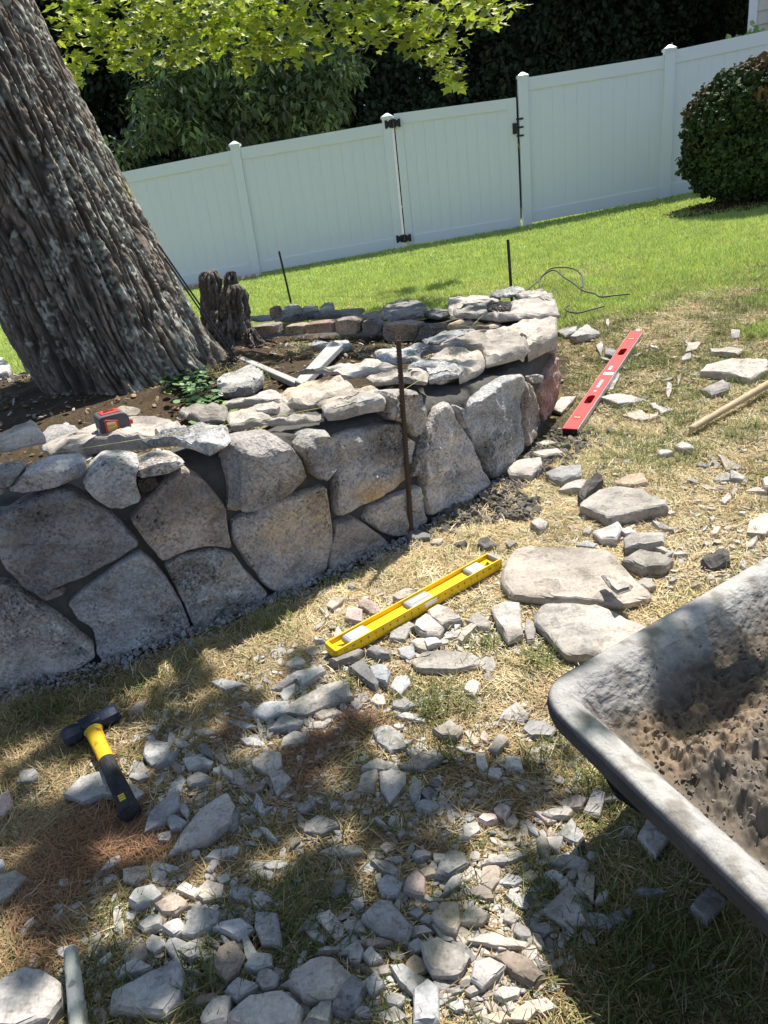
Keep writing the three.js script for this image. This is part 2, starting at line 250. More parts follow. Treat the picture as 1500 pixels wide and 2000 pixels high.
// outline seen in the photograph -> plan outline: its far side lies on the top face, its near side on the base
function planOf(P, surf, base, th, least = 0.62) {
  const poly2 = Q => { let A = 0; Q.forEach((q, i) => { const m = Q[(i + 1) % Q.length]; A += q[0] * m[1] - m[0] * q[1]; }); return A; }, full = Math.abs(poly2(P.map(p => { const q = surf(p[0], p[1], base); return [q.x, q.z]; })));
  let lo = 1e9, hi = -1e9; for (const p of P) { lo = Math.min(lo, p[1]); hi = Math.max(hi, p[1]); }
  for (; ; th *= 0.85) {
    const Q = P.map(p => { const w = sstep(0.25, 0.85, (p[1] - lo) / (hi - lo)), q = surf(p[0], p[1], base + th * (1 - w)); return [q.x, q.z]; });
    let ax = 1e9, bx = -1e9, az = 1e9, bz = -1e9, A = 0; Q.forEach((q, i) => { ax = Math.min(ax, q[0]); bx = Math.max(bx, q[0]); az = Math.min(az, q[1]); bz = Math.max(bz, q[1]); const m = Q[(i + 1) % Q.length]; A += q[0] * m[1] - m[0] * q[1]; });
    let B = 0; P.forEach((q, i) => { const m = P[(i + 1) % P.length]; B += q[0] * m[1] - m[0] * q[1]; });
    if (th < 0.008 || (A * B > 0 && Math.abs(A) > full * least)) return [Q, th];
  }
}
const footprints = []; // where stones lie, so that grass keeps off
function layStone(P, th, tone, o = {}) {
  const sunk = o.sunk ?? 0.008; th *= o.group ? 0.48 : 0.7; if (o.plane === undefined) { let vm = 0; for (const p of P) vm += p[1] / P.length; th *= lerp(0.8, 0.45, sstep(950, 1350, vm)); const cu = P.reduce((q, p) => q + p[0], 0) / P.length, grow = lerp(1.04, 1.14, sstep(1150, 1450, vm)); P = P.map(p => [cu + (p[0] - cu) * grow, vm + (p[1] - vm) * grow]); }
  const [Q, t2] = planOf(P, (u, v, l) => o.plane !== undefined ? atY(u, v, o.plane + l) : onGround(u, v, l), 0, th);
  const gy = o.plane !== undefined ? () => o.plane : tps;
  const R = rockGeo(Q, -sunk, t2, (a, b, c) => V(a, gy(a, b) + c + (o.plane === undefined ? 0.009 : 0), b), Object.assign({ tone, gentle: true, n: o.n ?? (P.length > 5 ? 38 : 24), bev: Math.min(0.007, t2 * 0.25), rough: Math.min(0.014, 0.005 + t2 * 0.2), chops: P.length > 6 ? 4 : 3, crease: 0.33 }, o));
  footprints.push([R.ca, R.cb, R.ra]);
  return R;
}

// ================================================================ GROUND
const coordinates = (spec) => { const out = []; let x = spec[0][0]; for (const [a, b, s0, s1] of spec) { x = a; while (x < b - 1e-6) { out.push(x); x += lerp(s0, s1, clamp((x - a) / (b - a), 0, 1)); } } out.push(spec[spec.length - 1][1]); return out; };
const dry = (x, z) => { // 1 straw, 0 green lawn
  const far = sstep(-7.4, -3.2, z + 0.22 * Math.max(0, x - 0.8) + 1.8 * fbm(x * 1.2, z * 1.2, 4, 4));
  return clamp(far * (1 - 0.55 * sstep(0.12, 0.42, fbm(x * 2.4, z * 2.4, 11, 3))), 0, 1);
};
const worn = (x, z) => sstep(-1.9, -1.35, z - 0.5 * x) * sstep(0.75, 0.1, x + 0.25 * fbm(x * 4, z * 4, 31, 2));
const mudSpots = [[960, 985, 0.2], [1020, 930, 0.2], [1110, 860, 0.22], [880, 1020, 0.12], [1060, 890, 0.2], [1010, 1000, 0.1]].map(([u, v, r]) => { const p = onGround(u, v); return [p.x, p.z, r]; });
const thatchSpots = [[190, 1640, 0.16], [120, 1720, 0.13], [270, 1660, 0.13], [615, 1450, 0.11], [590, 1520, 0.09], [300, 1680, 0.1], [450, 1430, 0.06], [700, 1400, 0.08], [90, 1830, 0.09]].map(([u, v, r]) => { const p = onGround(u, v); return [p.x, p.z, r]; });
const near = (L, x, z) => { let m = 0; for (const [a, b, r] of L) m = Math.max(m, 1 - Math.hypot(x - a, z - b) / r); return m; };
const mud = (x, z, d) => clamp(Math.max(near(mudSpots, x, z) * 1.6 + 0.5 * fbm(x * 14, z * 14, 2, 3), d > 0 ? 1.25 - d / 0.13 + 1.0 * fbm(x * 10, z * 10, 5, 3) : 0), 0, 1);
{
  const xs = coordinates([[-60, -6, 4, 0.5], [-6, -2.2, 0.35, 0.1], [-2.2, 2.6, 0.027, 0.027], [2.6, 7, 0.06, 0.2], [7, 60, 0.5, 4]]), zs = coordinates([[-120, -16, 8, 0.6], [-16, -6.2, 0.25, 0.1], [-6.2, -0.3, 0.06, 0.022], [-0.3, 12, 0.06, 1.5]]);
  const nx = xs.length, nz = zs.length, pos = new Float32Array(nx * nz * 3), cl = new Float32Array(nx * nz * 3), uv = new Float32Array(nx * nz * 2), idx = [];
  for (let j = 0; j < nz; j++) for (let i = 0; i < nx; i++) {
    const x = xs[i], z = zs[j], k = j * nx + i, fine = x > -2.4 && x < 2.7 && z > -6.2 && z < 1, box = x > -3 && x < 1.6 && z < -1.4 && z > -6, d = box ? ringDist(x, z) : 1;
    let y = g(x, z) - 0.004; const inside = d < -0.15, m = fine && !inside ? mud(x, z, d) : 0;
    if (fine) y += 0.012 * fbm(x * 7, z * 7, 1, 3) + m * 0.02 * Math.abs(fbm(x * 24, z * 24, 8, 3)) + (inside ? 0.02 * fbm(x * 9, z * 9, 3, 3) : 0);
    pos.set([x, y, z], k * 3); uv.set([x / 0.7, z / 0.7], k * 2);
    const D = dry(x, z), v = 1 + 0.35 * fbm(x * 5, z * 5, 6, 3), th = clamp(near(thatchSpots, x, z) * 1.5, 0, 1);
    let c = [lerp(0.34, 0.5, D), lerp(0.44, 0.44, D), lerp(0.1, 0.31, D)];
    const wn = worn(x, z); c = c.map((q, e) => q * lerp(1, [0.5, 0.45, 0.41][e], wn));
    c = c.map((q, e) => lerp(q, [0.24, 0.14, 0.08][e], th));
    c = c.map((q, e) => lerp(q, [0.17, 0.155, 0.135][e], m));
    if (inside) c = [0.14, 0.108, 0.078];
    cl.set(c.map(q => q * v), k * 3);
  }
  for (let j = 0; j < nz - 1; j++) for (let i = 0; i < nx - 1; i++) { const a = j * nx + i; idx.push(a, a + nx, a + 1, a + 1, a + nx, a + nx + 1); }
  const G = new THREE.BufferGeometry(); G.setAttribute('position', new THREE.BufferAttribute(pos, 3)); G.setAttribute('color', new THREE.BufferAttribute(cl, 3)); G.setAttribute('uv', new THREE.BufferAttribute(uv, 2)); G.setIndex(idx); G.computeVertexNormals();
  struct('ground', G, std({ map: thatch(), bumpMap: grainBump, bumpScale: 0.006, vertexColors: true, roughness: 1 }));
}

// ================================================================ RETAINING WALL AROUND THE TREE
const wall = thing('stone_retaining_wall', 'curved fieldstone retaining wall ringing the big tree, pale capstones on grey face stones', 'stone wall', V(0, 0, 0));
const outer = ribbon([...RING, RING[0]]);
const ringTop = (x, z) => z > -3.4 && x < -0.6 ? 0.52 : z > -3.6 ? lerp(0.525, 0.47, sstep(0, 0.9, x)) : z > -4.75 && x > 0.6 ? 0.47 : x > 0.35 ? 0.4 : 0.36;
{ // mortar core between and behind the stones
  const n = RING.length, prof = [[0.022, -0.25], [0.02, 0.15], [0.022, 0.34], [0.024, 0.68], [0.026, 0.9], [0.05, 0.985], [0.12, 1], [0.2, 1], [0.27, 0.985], [0.3, 0.9], [0.31, 0.4], [0.31, -0.25]], m = prof.length, pos = [], idx = [];
  for (let i = 0; i <= n; i++) {
    const p = RING[i % n], q0 = RING[(i + n - 1) % n], q1 = RING[(i + 1) % n], l = Math.hypot(q1.x - q0.x, q1.z - q0.z), nx = -(q1.z - q0.z) / l, nz = (q1.x - q0.x) / l, tp = ringTop(p.x, p.z), gb = tps(p.x, p.z);
    for (const [d, f] of prof) { const y = f < 0 ? gb + f : lerp(gb, tp, f), e = 0.022 * fbm(p.x * 16 + d * 20, y * 16, p.z * 16, 4); pos.push(p.x - nx * (d + e), y + (f > 0.95 ? e * 1.6 : 0), p.z - nz * (d + e)); }
  }
  for (let i = 0; i < n; i++) for (let j = 0; j < m - 1; j++) { const a = i * m + j, b = a + m; idx.push(a, b, a + 1, b, b + 1, a + 1); }
  let G = new THREE.BufferGeometry(); G.setAttribute('position', new THREE.Float32BufferAttribute(pos, 3)); G.setIndex(idx); G = toCreasedNormals(G, 1); boxUV(G, V(0, 0, 0), 0.3);
  meshOf('mortar', G, M.mortar, wall);
}
function faceStone(z, tone, out, a, o = {}) {
  const P = pix(z, a), rb = o.rb ?? outer, Q = P.map(p => rb.hit(p[0], p[1], o.far)).filter(Boolean).map(h => [h[0], h[1]]); if (Q.length < 3) return;
  const R = rockGeo(Q, -0.1, out, (s, h, c) => rb.at(s, h, c), Object.assign({ tone, n: 72, bev: 0.007, rough: 0.017, ledge: 0.007, chops: 0, tilt: 0.04, round: 1, crease: 0.5 }, o));
  const m = meshOf(o.name ?? 'face_stone', R.G, M.stone, wall); m.position.copy(R.org); return m;
}
// lower and middle courses of the front, left to right
faceStone('z2', 'g', 0.032, [-150, 440, 30, 476, 100, 520, 160, 570, 260, 640, 330, 690, 362, 712, 370, 758, 330, 790, 250, 815, 120, 870, 0, 895, -150, 930]);
faceStone('z2', 'd', 0.02, [-140, 200, 5, 205, 60, 170, 130, 140, 220, 108, 280, 120, 400, 180, 480, 250, 542, 320, 470, 372, 380, 420, 270, 475, 165, 522, 100, 485, 30, 400, 0, 352, -140, 330]);
faceStone('z2', 't', 0.014, [262, 560, 330, 500, 400, 445, 540, 350, 590, 385, 635, 440, 700, 535, 742, 645, 722, 682, 640, 700, 560, 722, 400, 772, 378, 745, 366, 665, 300, 620]);
faceStone('z2', 'g', 0.014, [640, 402, 720, 362, 850, 346, 915, 366, 960, 430, 1000, 470, 1050, 515, 1032, 560, 960, 592, 900, 622, 770, 668, 738, 600, 690, 500]);
faceStone('z2', 'w', 0.016, [507, 228, 560, 160, 625, 95, 715, 32, 790, 70, 845, 130, 880, 170, 890, 250, 908, 345, 822, 342, 740, 350, 636, 390, 575, 325], { ochre: 0 });
faceStone('z1', 't', 0.07, [892, 735, 930, 712, 1060, 690, 1130, 738, 1180, 815, 1194, 880, 1130, 932, 1050, 960, 930, 1000, 886, 985, 894, 900, 880, 820], { bev: 0.05, rough: 0.014, chops: 4 });
faceStone('z1', 't', 0.05, [1160, 745, 1195, 705, 1232, 685, 1288, 690, 1304, 750, 1298, 820, 1250, 874, 1205, 845], { bev: 0.04 });
faceStone('z2', 't', 0.012, [905, 240, 950, 215, 1040, 178, 1130, 140, 1268, 92, 1284, 180, 1294, 260, 1280, 395, 1268, 458, 1170, 500, 1100, 522, 1030, 480, 972, 412, 912, 310], { ochre: 0.7 });
faceStone('z3', 't', 0.012, [8, 1562, 60, 1540, 110, 1528, 180, 1568, 280, 1640, 338, 1690, 300, 1745, 150, 1805, -20, 1870, -25, 1740]);
faceStone('z3', 't', 0.014, [170, 1548, 220, 1462, 350, 1402, 500, 1342, 528, 1400, 543, 1550, 480, 1612, 370, 1652, 280, 1622], { ochre: 0.6 });
faceStone('z3', 't', 0.02, [0, 1110, 20, 1062, 100, 1035, 200, 1008, 300, 982, 405, 980, 430, 1100, 440, 1250, 430, 1310, 350, 1362, 200, 1440, 15, 1520, 0, 1440], { ochre: 1 });
faceStone('z3', 't', 0.03, [330, 805, 425, 795, 495, 792, 518, 900, 530, 980, 490, 1060, 460, 1040, 440, 985, 330, 960], { bev: 0.02 });
faceStone('z3', 'g', 0.012, [432, 1062, 478, 1082, 484, 1130, 452, 1232, 436, 1200]);
faceStone('z3', 't', 0.014, [470, 1172, 508, 1202, 524, 1270, 462, 1300]);
faceStone('z3', 't', 0.014, [560, 982, 620, 892, 700, 862, 730, 960, 790, 1060, 830, 1170, 890, 1290, 904, 1340, 800, 1422, 680, 1492, 560, 1522, 542, 1450, 530, 1300, 520, 1150]);
faceStone('z3', 't', 0.03, [720, 872, 768, 902, 790, 970, 770, 1016, 730, 962], { bev: 0.02, ochre: 0.6 });
faceStone('z3', 'b', 0.012, [800, 862, 930, 772, 1050, 702, 1108, 690, 1115, 850, 1125, 1020, 1124, 1140, 1050, 1222, 940, 1312, 880, 1200, 830, 1120, 798, 1050]);
faceStone('z3', 'w', 0.014, [1118, 722, 1178, 772, 1208, 880, 1220, 970, 1180, 1060, 1130, 1118, 1127, 950]);
faceStone('z3', 't', 0.012, [1150, 702, 1208, 692, 1214, 740, 1180, 752]);
faceStone('z3', 'r', 0.012, [1212, 765, 1280, 625, 1310, 590, 1312, 780, 1298, 880, 1236, 972, 1226, 900]);
faceStone('s', 'l', 0.012, [1080, 690, 1084, 655, 1090, 660, 1090, 690]);
// hidden and half seen stones low on the left and round the far right
faceStone('s', 'd', 0.012, [62, 1150, 78, 1168, 88, 1178, 128, 1160, 118, 1148]);
// upper course of the left front
faceStone('z1', 't', 0.06, [320, 880, 342, 840, 400, 790, 500, 785, 545, 800, 530, 830, 532, 880, 550, 940, 480, 966, 430, 972, 370, 932], { bev: 0.05, rough: 0.014 });
faceStone('z1', 'b', 0.04, [30, 905, 110, 840, 190, 815, 300, 805, 332, 822, 320, 860, 230, 892, 100, 915], { bev: 0.03, rough: 0.016, chops: 4 });
faceStone('z1', 't', 0.04, [530, 822, 600, 792, 690, 785, 722, 802, 660, 832, 535, 856], { bev: 0.02 });
faceStone('z1', 't', 0.03, [-60, 850, 20, 842, 75, 850, 60, 885, 15, 895, -60, 900], { bev: 0.02 });
faceStone('z1', 'l', 0.03, [-60, 890, 8, 885, 32, 908, 0, 935, -60, 930], { bev: 0.02 });
faceStone('s', 'm', 0.012, [265, 935, 300, 930, 312, 948, 285, 965, 272, 958]);
function capStone(z, tone, y, th, a, o = {}) {
  th *= 1.1;
  const P0 = pix(z, a), cu = P0.reduce((q, p) => q + p[0], 0) / P0.length, cv = P0.reduce((q, p) => q + p[1], 0) / P0.length, P = P0.map(p => [cu + (p[0] - cu) * 1.07, cv + (p[1] - cv) * 1.09]), [Q, t2] = planOf(P, (u, v, l) => atY(u, v, y + l), -th, th, 0.56);
  const R = rockGeo(Q, y - t2, y, (x, zz, c) => V(x, c, zz), Object.assign({ tone, n: 56, bev: Math.min(0.012, t2 * 0.3), rough: 0.019, chops: 3, gentle: true, tilt: 0.06, crease: 0.42 }, o));
  const m = meshOf(o.name ?? 'capstone', R.G, 'lc'.includes(o.tone ?? tone) ? M.fresh : M.stone, wall); m.position.copy(R.org); return m;
}
// capstones of the front, left to right, then round the right end
capStone('z1', 'l', 0.665, 0.09, [-120, 790, 0, 772, 80, 730, 150, 715, 185, 770, 188, 792, 130, 822, 60, 842, -120, 850]);
capStone('z1', 'l', 0.575, 0.06, [190, 782, 260, 730, 400, 680, 560, 650, 655, 640, 660, 672, 605, 700, 612, 735, 560, 770, 440, 775, 350, 800, 330, 830, 200, 800]);
capStone('z1', 'l', 0.6, 0.07, [585, 770, 640, 742, 800, 706, 882, 700, 895, 750, 880, 800, 830, 836, 760, 805, 700, 775, 600, 790], { tone: 'b' });
capStone('z1', 'l', 0.575, 0.04, [612, 705, 680, 660, 742, 690, 735, 705, 640, 738]);
capStone('z1', 'c', 0.57, 0.07, [715, 665, 738, 628, 800, 615, 890, 630, 896, 682, 880, 702, 800, 705, 745, 690]);
capStone('z1', 'c', 0.56, 0.045, [896, 640, 960, 610, 1100, 598, 1150, 630, 1085, 660, 1030, 682, 920, 706, 900, 680], { ochre: 0.8 });
capStone('z1', 'c', 0.565, 0.035, [1062, 688, 1100, 655, 1180, 636, 1272, 625, 1262, 650, 1150, 682]);
capStone('z1', 'l', 0.575, 0.06, [1275, 650, 1340, 608, 1480, 560, 1502, 572, 1500, 622, 1430, 650, 1350, 676, 1290, 680]);
capStone('z1', 'c', 0.555, 0.04, [890, 605, 985, 575, 1060, 545, 1120, 560, 1110, 590, 1000, 610, 900, 622]);
capStone('z4', 'c', 0.56, 0.05, [250, 545, 330, 470, 480, 445, 545, 490, 500, 560, 380, 600, 300, 602, 240, 590], { ochre: 0.7, ledge: 0.012 });
capStone('z4', 'c', 0.565, 0.05, [400, 590, 530, 505, 660, 510, 690, 540, 560, 580, 440, 610], { ochre: 0.5 });
capStone('z4', 'l', 0.56, 0.06, [330, 460, 480, 420, 650, 390, 742, 430, 640, 470, 545, 485, 470, 450], { ledge: 0.012 });
capStone('z4', 'c', 0.58, 0.055, [630, 487, 720, 450, 840, 440, 890, 468, 882, 515, 790, 505, 660, 518]);
capStone('z4', 'b', 0.575, 0.075, [800, 440, 900, 405, 1020, 420, 1042, 440, 1025, 480, 905, 518, 885, 470]);
capStone('z4', 'c', 0.56, 0.1, [860, 400, 980, 355, 1140, 375, 1142, 410, 1112, 490, 1038, 525, 1030, 440]);
capStone('z4', 'c', 0.57, 0.1, [950, 350, 1060, 290, 1250, 280, 1335, 320, 1325, 380, 1230, 430, 1150, 450, 1140, 378], { round: 1 });
capStone('z4', 'c', 0.545, 0.12, [1195, 265, 1330, 210, 1465, 208, 1466, 290, 1420, 370, 1345, 416, 1335, 325, 1255, 282]);
capStone('z4', 'b', 0.5, 0.06, [660, 370, 720, 340, 840, 325, 852, 352, 850, 402, 690, 412]);
capStone('z4', 'b', 0.5, 0.06, [770, 330, 850, 316, 945, 315, 870, 345, 852, 378, 840, 345]);
capStone('z4', 'b', 0.52, 0.06, [878, 305, 960, 258, 1100, 248, 1116, 275, 1000, 308, 930, 320]);
capStone('z4', 'c', 0.5, 0.05, [988, 236, 1050, 200, 1210, 228, 1230, 245, 1170, 256, 1040, 250], { ochre: 1 });
capStone('z4', 'l', 0.545, 0.07, [1022, 165, 1140, 135, 1300, 130, 1450, 128, 1470, 205, 1330, 210, 1220, 222, 1110, 205, 1028, 200]);
capStone('z4', 'l', 0.53, 0.08, [990, 110, 1080, 95, 1210, 92, 1205, 120, 1130, 140, 1025, 165, 1015, 190, 990, 178]);
capStone('z4', 'b', 0.56, 0.06, [1165, 88, 1230, 62, 1275, 53, 1325, 68, 1260, 106, 1205, 102]);
capStone('z4', 'l', 0.54, 0.06, [1285, 92, 1400, 65, 1450, 100, 1442, 132, 1340, 128, 1300, 118]);
// inner face of the low wall at the back, in the shade, and the slabs on it, toned darker to stand for their shade
const innerBack = ribbon([[-1.5, -5.12], [-1.1, -5.1], [-0.75, -5.02], [-0.35, -4.86], [0, -4.72], [0.3, -4.6], [0.62, -4.5], [0.8, -4.3]].map(p => V(p[0], 0, p[1])));
const bk = (tone, a, o) => faceStone('z4', tone, 0.03, a, Object.assign({ rb: innerBack, n: 28, bev: 0.03, rough: 0.012 }, o));
bk('w', [90, 205, 150, 195, 210, 192, 215, 235, 110, 240]);
bk('w', [245, 202, 300, 194, 340, 198, 342, 236, 250, 240]);
bk('r', [342, 190, 400, 182, 468, 178, 470, 226, 350, 236]);
bk('w', [472, 172, 540, 164, 585, 172, 580, 236, 480, 238]);
bk('d', [592, 182, 640, 165, 680, 192, 676, 232, 600, 240]);
bk('w', [682, 195, 790, 180, 866, 190, 840, 262, 720, 280, 690, 250], { bev: 0.04 });
bk('d', [805, 212, 870, 198, 940, 206, 925, 268, 830, 290, 802, 262], { bev: 0.04 });
bk('w', [930, 204, 1000, 192, 1024, 215, 1010, 268, 935, 270]);
capStone('z4', 'd', 0.42, 0.06, [80, 195, 120, 172, 210, 168, 225, 195, 130, 208]);
capStone('z4', 'd', 0.43, 0.05, [225, 190, 260, 162, 400, 142, 590, 138, 560, 162, 470, 176, 350, 186, 250, 200]);
capStone('z4', 'w', 0.43, 0.05, [560, 180, 610, 158, 690, 145, 780, 165, 770, 182, 680, 200, 610, 190]);
capStone('z4', 'd', 0.45, 0.06, [690, 192, 760, 170, 830, 165, 872, 188, 800, 205, 720, 208]);
capStone('z4', 'd', 0.44, 0.06, [848, 165, 880, 146, 980, 144, 990, 180, 940, 198, 870, 190]);
// far left of the ring, half hidden by the trunk
capStone('s', 'g', 0.42, 0.1, [-70, 705, 5, 708, 20, 722, 18, 745, -20, 770, -70, 775]);
capStone('s', 'g', 0.36, 0.09, [-70, 770, -10, 762, 12, 778, 5, 800, -70, 810]);
for (const [x, z, w, d] of [[-2.1, -2.15, 0.25, 0.16], [-1.72, -2.08, 0.2, 0.15], [-2.5, -2.55, 0.16, 0.22], [-2.6, -3.1, 0.15, 0.26], [-2.6, -3.7, 0.15, 0.28], [-1.6, -5.4, 0.3, 0.16], [-2.1, -5.15, 0.22, 0.16]]) {
  const r = rng(Math.abs(x * 1000 | 0)), Q = []; for (let i = 0; i < 7; i++) { const t = i / 7 * 6.283; Q.push([x + Math.cos(t) * w * (0.85 + 0.3 * r()), z + Math.sin(t) * d * (0.85 + 0.3 * r())]); }
  const R = rockGeo(Q, 0.33, 0.5, (a, b, c) => V(a, c, b), { tone: 't' }); meshOf('capstone', R.G, M.stone, wall).position.copy(R.org);
}
// ring wall behind the lens's left edge keeps simple squared face stones where the front course runs on

// ================================================================ THE OLD MAPLE
const maple = thing('maple_tree', 'massive old leaning maple with furrowed lichen spotted bark inside the stone ring', 'tree', V(-1.4, 0.4, -4.1));
const trunkC = y => y < 4.9 ? [-1.415 - 0.25 * (y - 0.87) + 0.03 * Math.exp(-(y - 0.4) / 0.2), -4.1 - 0.05 * (y - 0.87)] : [-2.42, -4.3];
{
  const ys = []; let y = 0.3; while (y < 5.0) { ys.push(y); y += y < 2.55 ? 0.0052 : 0.05; }
  const nt = 520, pos = [], cl = [], idx = [];
  const lobes = [[-0.25 * Math.PI * 0.55, 0.2, 0.32], [0.62, 0.2, 0.26], [1.35, 0.14, 0.22], [2.2, 0.08, 0.3], [3.4, 0.2, 0.4], [4.7, 0.25, 0.4], [5.5, 0.2, 0.3]]; // direction (0 = right, quarter turn = towards the lens), size, width
  for (let j = 0; j < ys.length; j++) for (let i = 0; i <= nt; i++) {
    const yy = ys[j], t = (i % nt) / nt * 6.28318, [cx, cz] = trunkC(yy), Rb = lerp(0.468, 0.40, sstep(0.7, 2.6, yy)) - 0.03 * sstep(2.6, 5, yy), fl = Math.exp(-Math.max(0, yy - 0.4) / 0.2), fl2 = Math.exp(-Math.max(0, yy - 0.4) / 0.45);
    let lb = 0; for (const [a, s, w] of lobes) { let d = Math.abs(t - a); d = Math.min(d, 6.28318 - d); const e = Math.exp(-((d / w) ** 2)); lb += s * e * fl + 0.16 * s * e * fl2; }
    let r = Rb * (1 + lb - 0.04 * fl) + 0.025 * fbm(Math.cos(t) * 1.6, yy * 1.1, Math.sin(t) * 1.6 + 4, 2);
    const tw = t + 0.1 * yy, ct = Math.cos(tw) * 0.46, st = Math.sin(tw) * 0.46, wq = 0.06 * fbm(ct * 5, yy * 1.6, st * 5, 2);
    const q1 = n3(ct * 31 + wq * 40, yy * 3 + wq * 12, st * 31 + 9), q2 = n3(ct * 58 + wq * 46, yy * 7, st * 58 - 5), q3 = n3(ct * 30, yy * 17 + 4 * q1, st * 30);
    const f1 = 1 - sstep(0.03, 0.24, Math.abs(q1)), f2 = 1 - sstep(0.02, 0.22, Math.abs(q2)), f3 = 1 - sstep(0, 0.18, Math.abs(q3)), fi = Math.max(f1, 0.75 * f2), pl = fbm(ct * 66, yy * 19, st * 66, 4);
    r += -0.023 * f1 - 0.011 * f2 - 0.012 * f3 * (1 - fi) + 0.014 * pl;
    pos.push(cx + Math.cos(t) * r + 1.4, yy - 0.4, cz + Math.sin(t) * r + 4.1);
    let c = [0.25, 0.215, 0.178].map((q, e) => q * (1 + 0.9 * pl + 0.25 * n3(ct * 7, yy * 2, st * 7)) * [1 + 0.08 * q2, 1, 1 - 0.06 * q2][e]);
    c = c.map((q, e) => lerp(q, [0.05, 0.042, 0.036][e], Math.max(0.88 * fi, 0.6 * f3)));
    const li = sstep(0.1, 0.15, fbm(ct * 13, yy * 9, st * 13 + 30, 5) + 0.1 * Math.cos(t) + 0.06 * sstep(0.6, 1.6, yy) - 0.06) * sstep(-0.2, 0.2, n3(ct * 90, yy * 70, st * 90)) * (1 - 0.7 * fi);
    c = c.map((q, e) => lerp(q, [0.58, 0.61, 0.53][e], 0.9 * li));
    const mo = sstep(0.0, 0.3, n3(ct * 12, yy * 9, st * 12) + 0.2 - 3.2 * Math.abs(yy - 1.42)) * sstep(0.9, 0.98, Math.cos(t + 0.25));
    c = c.map((q, e) => lerp(q, [0.3, 0.28, 0.07][e], 0.75 * mo)); cl.push(...c);
  }
  for (let j = 0; j < ys.length - 1; j++) for (let i = 0; i < nt; i++) { const a = j * (nt + 1) + i, b = a + nt + 1; idx.push(a, b, a + 1, a + 1, b, b + 1); }
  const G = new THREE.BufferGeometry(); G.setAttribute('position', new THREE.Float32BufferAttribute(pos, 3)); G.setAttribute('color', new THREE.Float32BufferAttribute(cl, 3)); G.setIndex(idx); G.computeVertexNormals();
  const uv = []; for (let j = 0; j < ys.length; j++) for (let i = 0; i <= nt; i++) uv.push(i / nt * 12, ys[j] * 2.2); G.setAttribute('uv', new THREE.Float32BufferAttribute(uv, 2));
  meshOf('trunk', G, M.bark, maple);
}
function limbGeo(pts, r0, r1, n = 12, rad = 8, wob = 0.05) { // a tapered, slightly crooked branch
  const cv = new THREE.CatmullRomCurve3(pts), pos = [], idx = [], fr = cv.computeFrenetFrames(n, false);
  for (let i = 0; i <= n; i++) { const p = cv.getPointAt(i / n), r = lerp(r0, r1, i / n); for (let k = 0; k <= rad; k++) { const t = k / rad * 6.28318, w = r * (1 + wob * 3 * n3(p.x * 9 + Math.cos(t), p.y * 9, p.z * 9 + Math.sin(t))); const q = p.clone().addScaledVector(fr.normals[i], Math.cos(t) * w).addScaledVector(fr.binormals[i], Math.sin(t) * w); pos.push(q.x, q.y, q.z); } }
  for (let i = 0; i < n; i++) for (let k = 0; k < rad; k++) { const a = i * (rad + 1) + k, b = a + rad + 1; idx.push(a, a + 1, b, b, a + 1, b + 1); }
  const G = new THREE.BufferGeometry(); G.setAttribute('position', new THREE.Float32BufferAttribute(pos, 3)); G.setIndex(idx);
  const uv = new Float32Array(pos.length / 3 * 2); for (let i = 0; i < uv.length / 2; i++) { uv[i * 2] = (i % (rad + 1)) / rad; uv[i * 2 + 1] = Math.floor(i / (rad + 1)) / n * 3; } G.setAttribute('uv', new THREE.BufferAttribute(uv, 2)); G.computeVertexNormals(); return G;
}
const barkPlain = std({ map: grainMap, bumpMap: grainBump, bumpScale: 0.006, color: col(0.16, 0.135, 0.115), roughness: 1 });
const MO = V(-1.4, 0.4, -4.1), limb = (pts, a, b, n, rad) => meshOf('limb', limbGeo(pts.map(p => V(...p).sub(MO)), a, b, n, rad), barkPlain, maple);
limb([[-2.4, 4.6, -4.3], [-1.5, 5.4, -5.2], [-0.6, 4.9, -6.2], [0.3, 3.9, -6.7], [1.1, 3.0, -6.8]], 0.16, 0.012, 24);
limb([[-2.4, 4.7, -4.3], [-2.0, 5.2, -5.4], [-1.4, 4.4, -6.3], [-0.9, 3.2, -6.6]], 0.13, 0.01, 20);
limb([[-2.4, 4.8, -4.3], [-1.2, 5.8, -4.2], [0.6, 6.0, -3.9], [2.2, 5.8, -3.6]], 0.2, 0.02, 20);
limb([[-2.4, 4.8, -4.3], [-1.6, 6.0, -3.4], [-0.4, 6.0, -2.9], [0.9, 5.6, -2.6]], 0.17, 0.02, 20);
limb([[-2.4, 4.8, -4.3], [-3.2, 6.3, -3.6], [-3.8, 7.4, -2.8]], 0.18, 0.03, 14);
limb([[-2.4, 4.8, -4.3], [-2.3, 6.0, -2.4], [-1.4, 6.6, 0], [0.2, 6.8, 2.6]], 0.2, 0.03, 18);
limb([[-2.4, 4.8, -4.3], [-1.6, 6.2, -2.0], [0.6, 6.6, -0.2], [2.8, 6.6, 1.6]], 0.17, 0.03, 18);
limb([[-2.4, 4.7, -4.3], [-3.4, 5.8, -5.2], [-4.2, 6.9, -6.4]], 0.18, 0.03, 14);
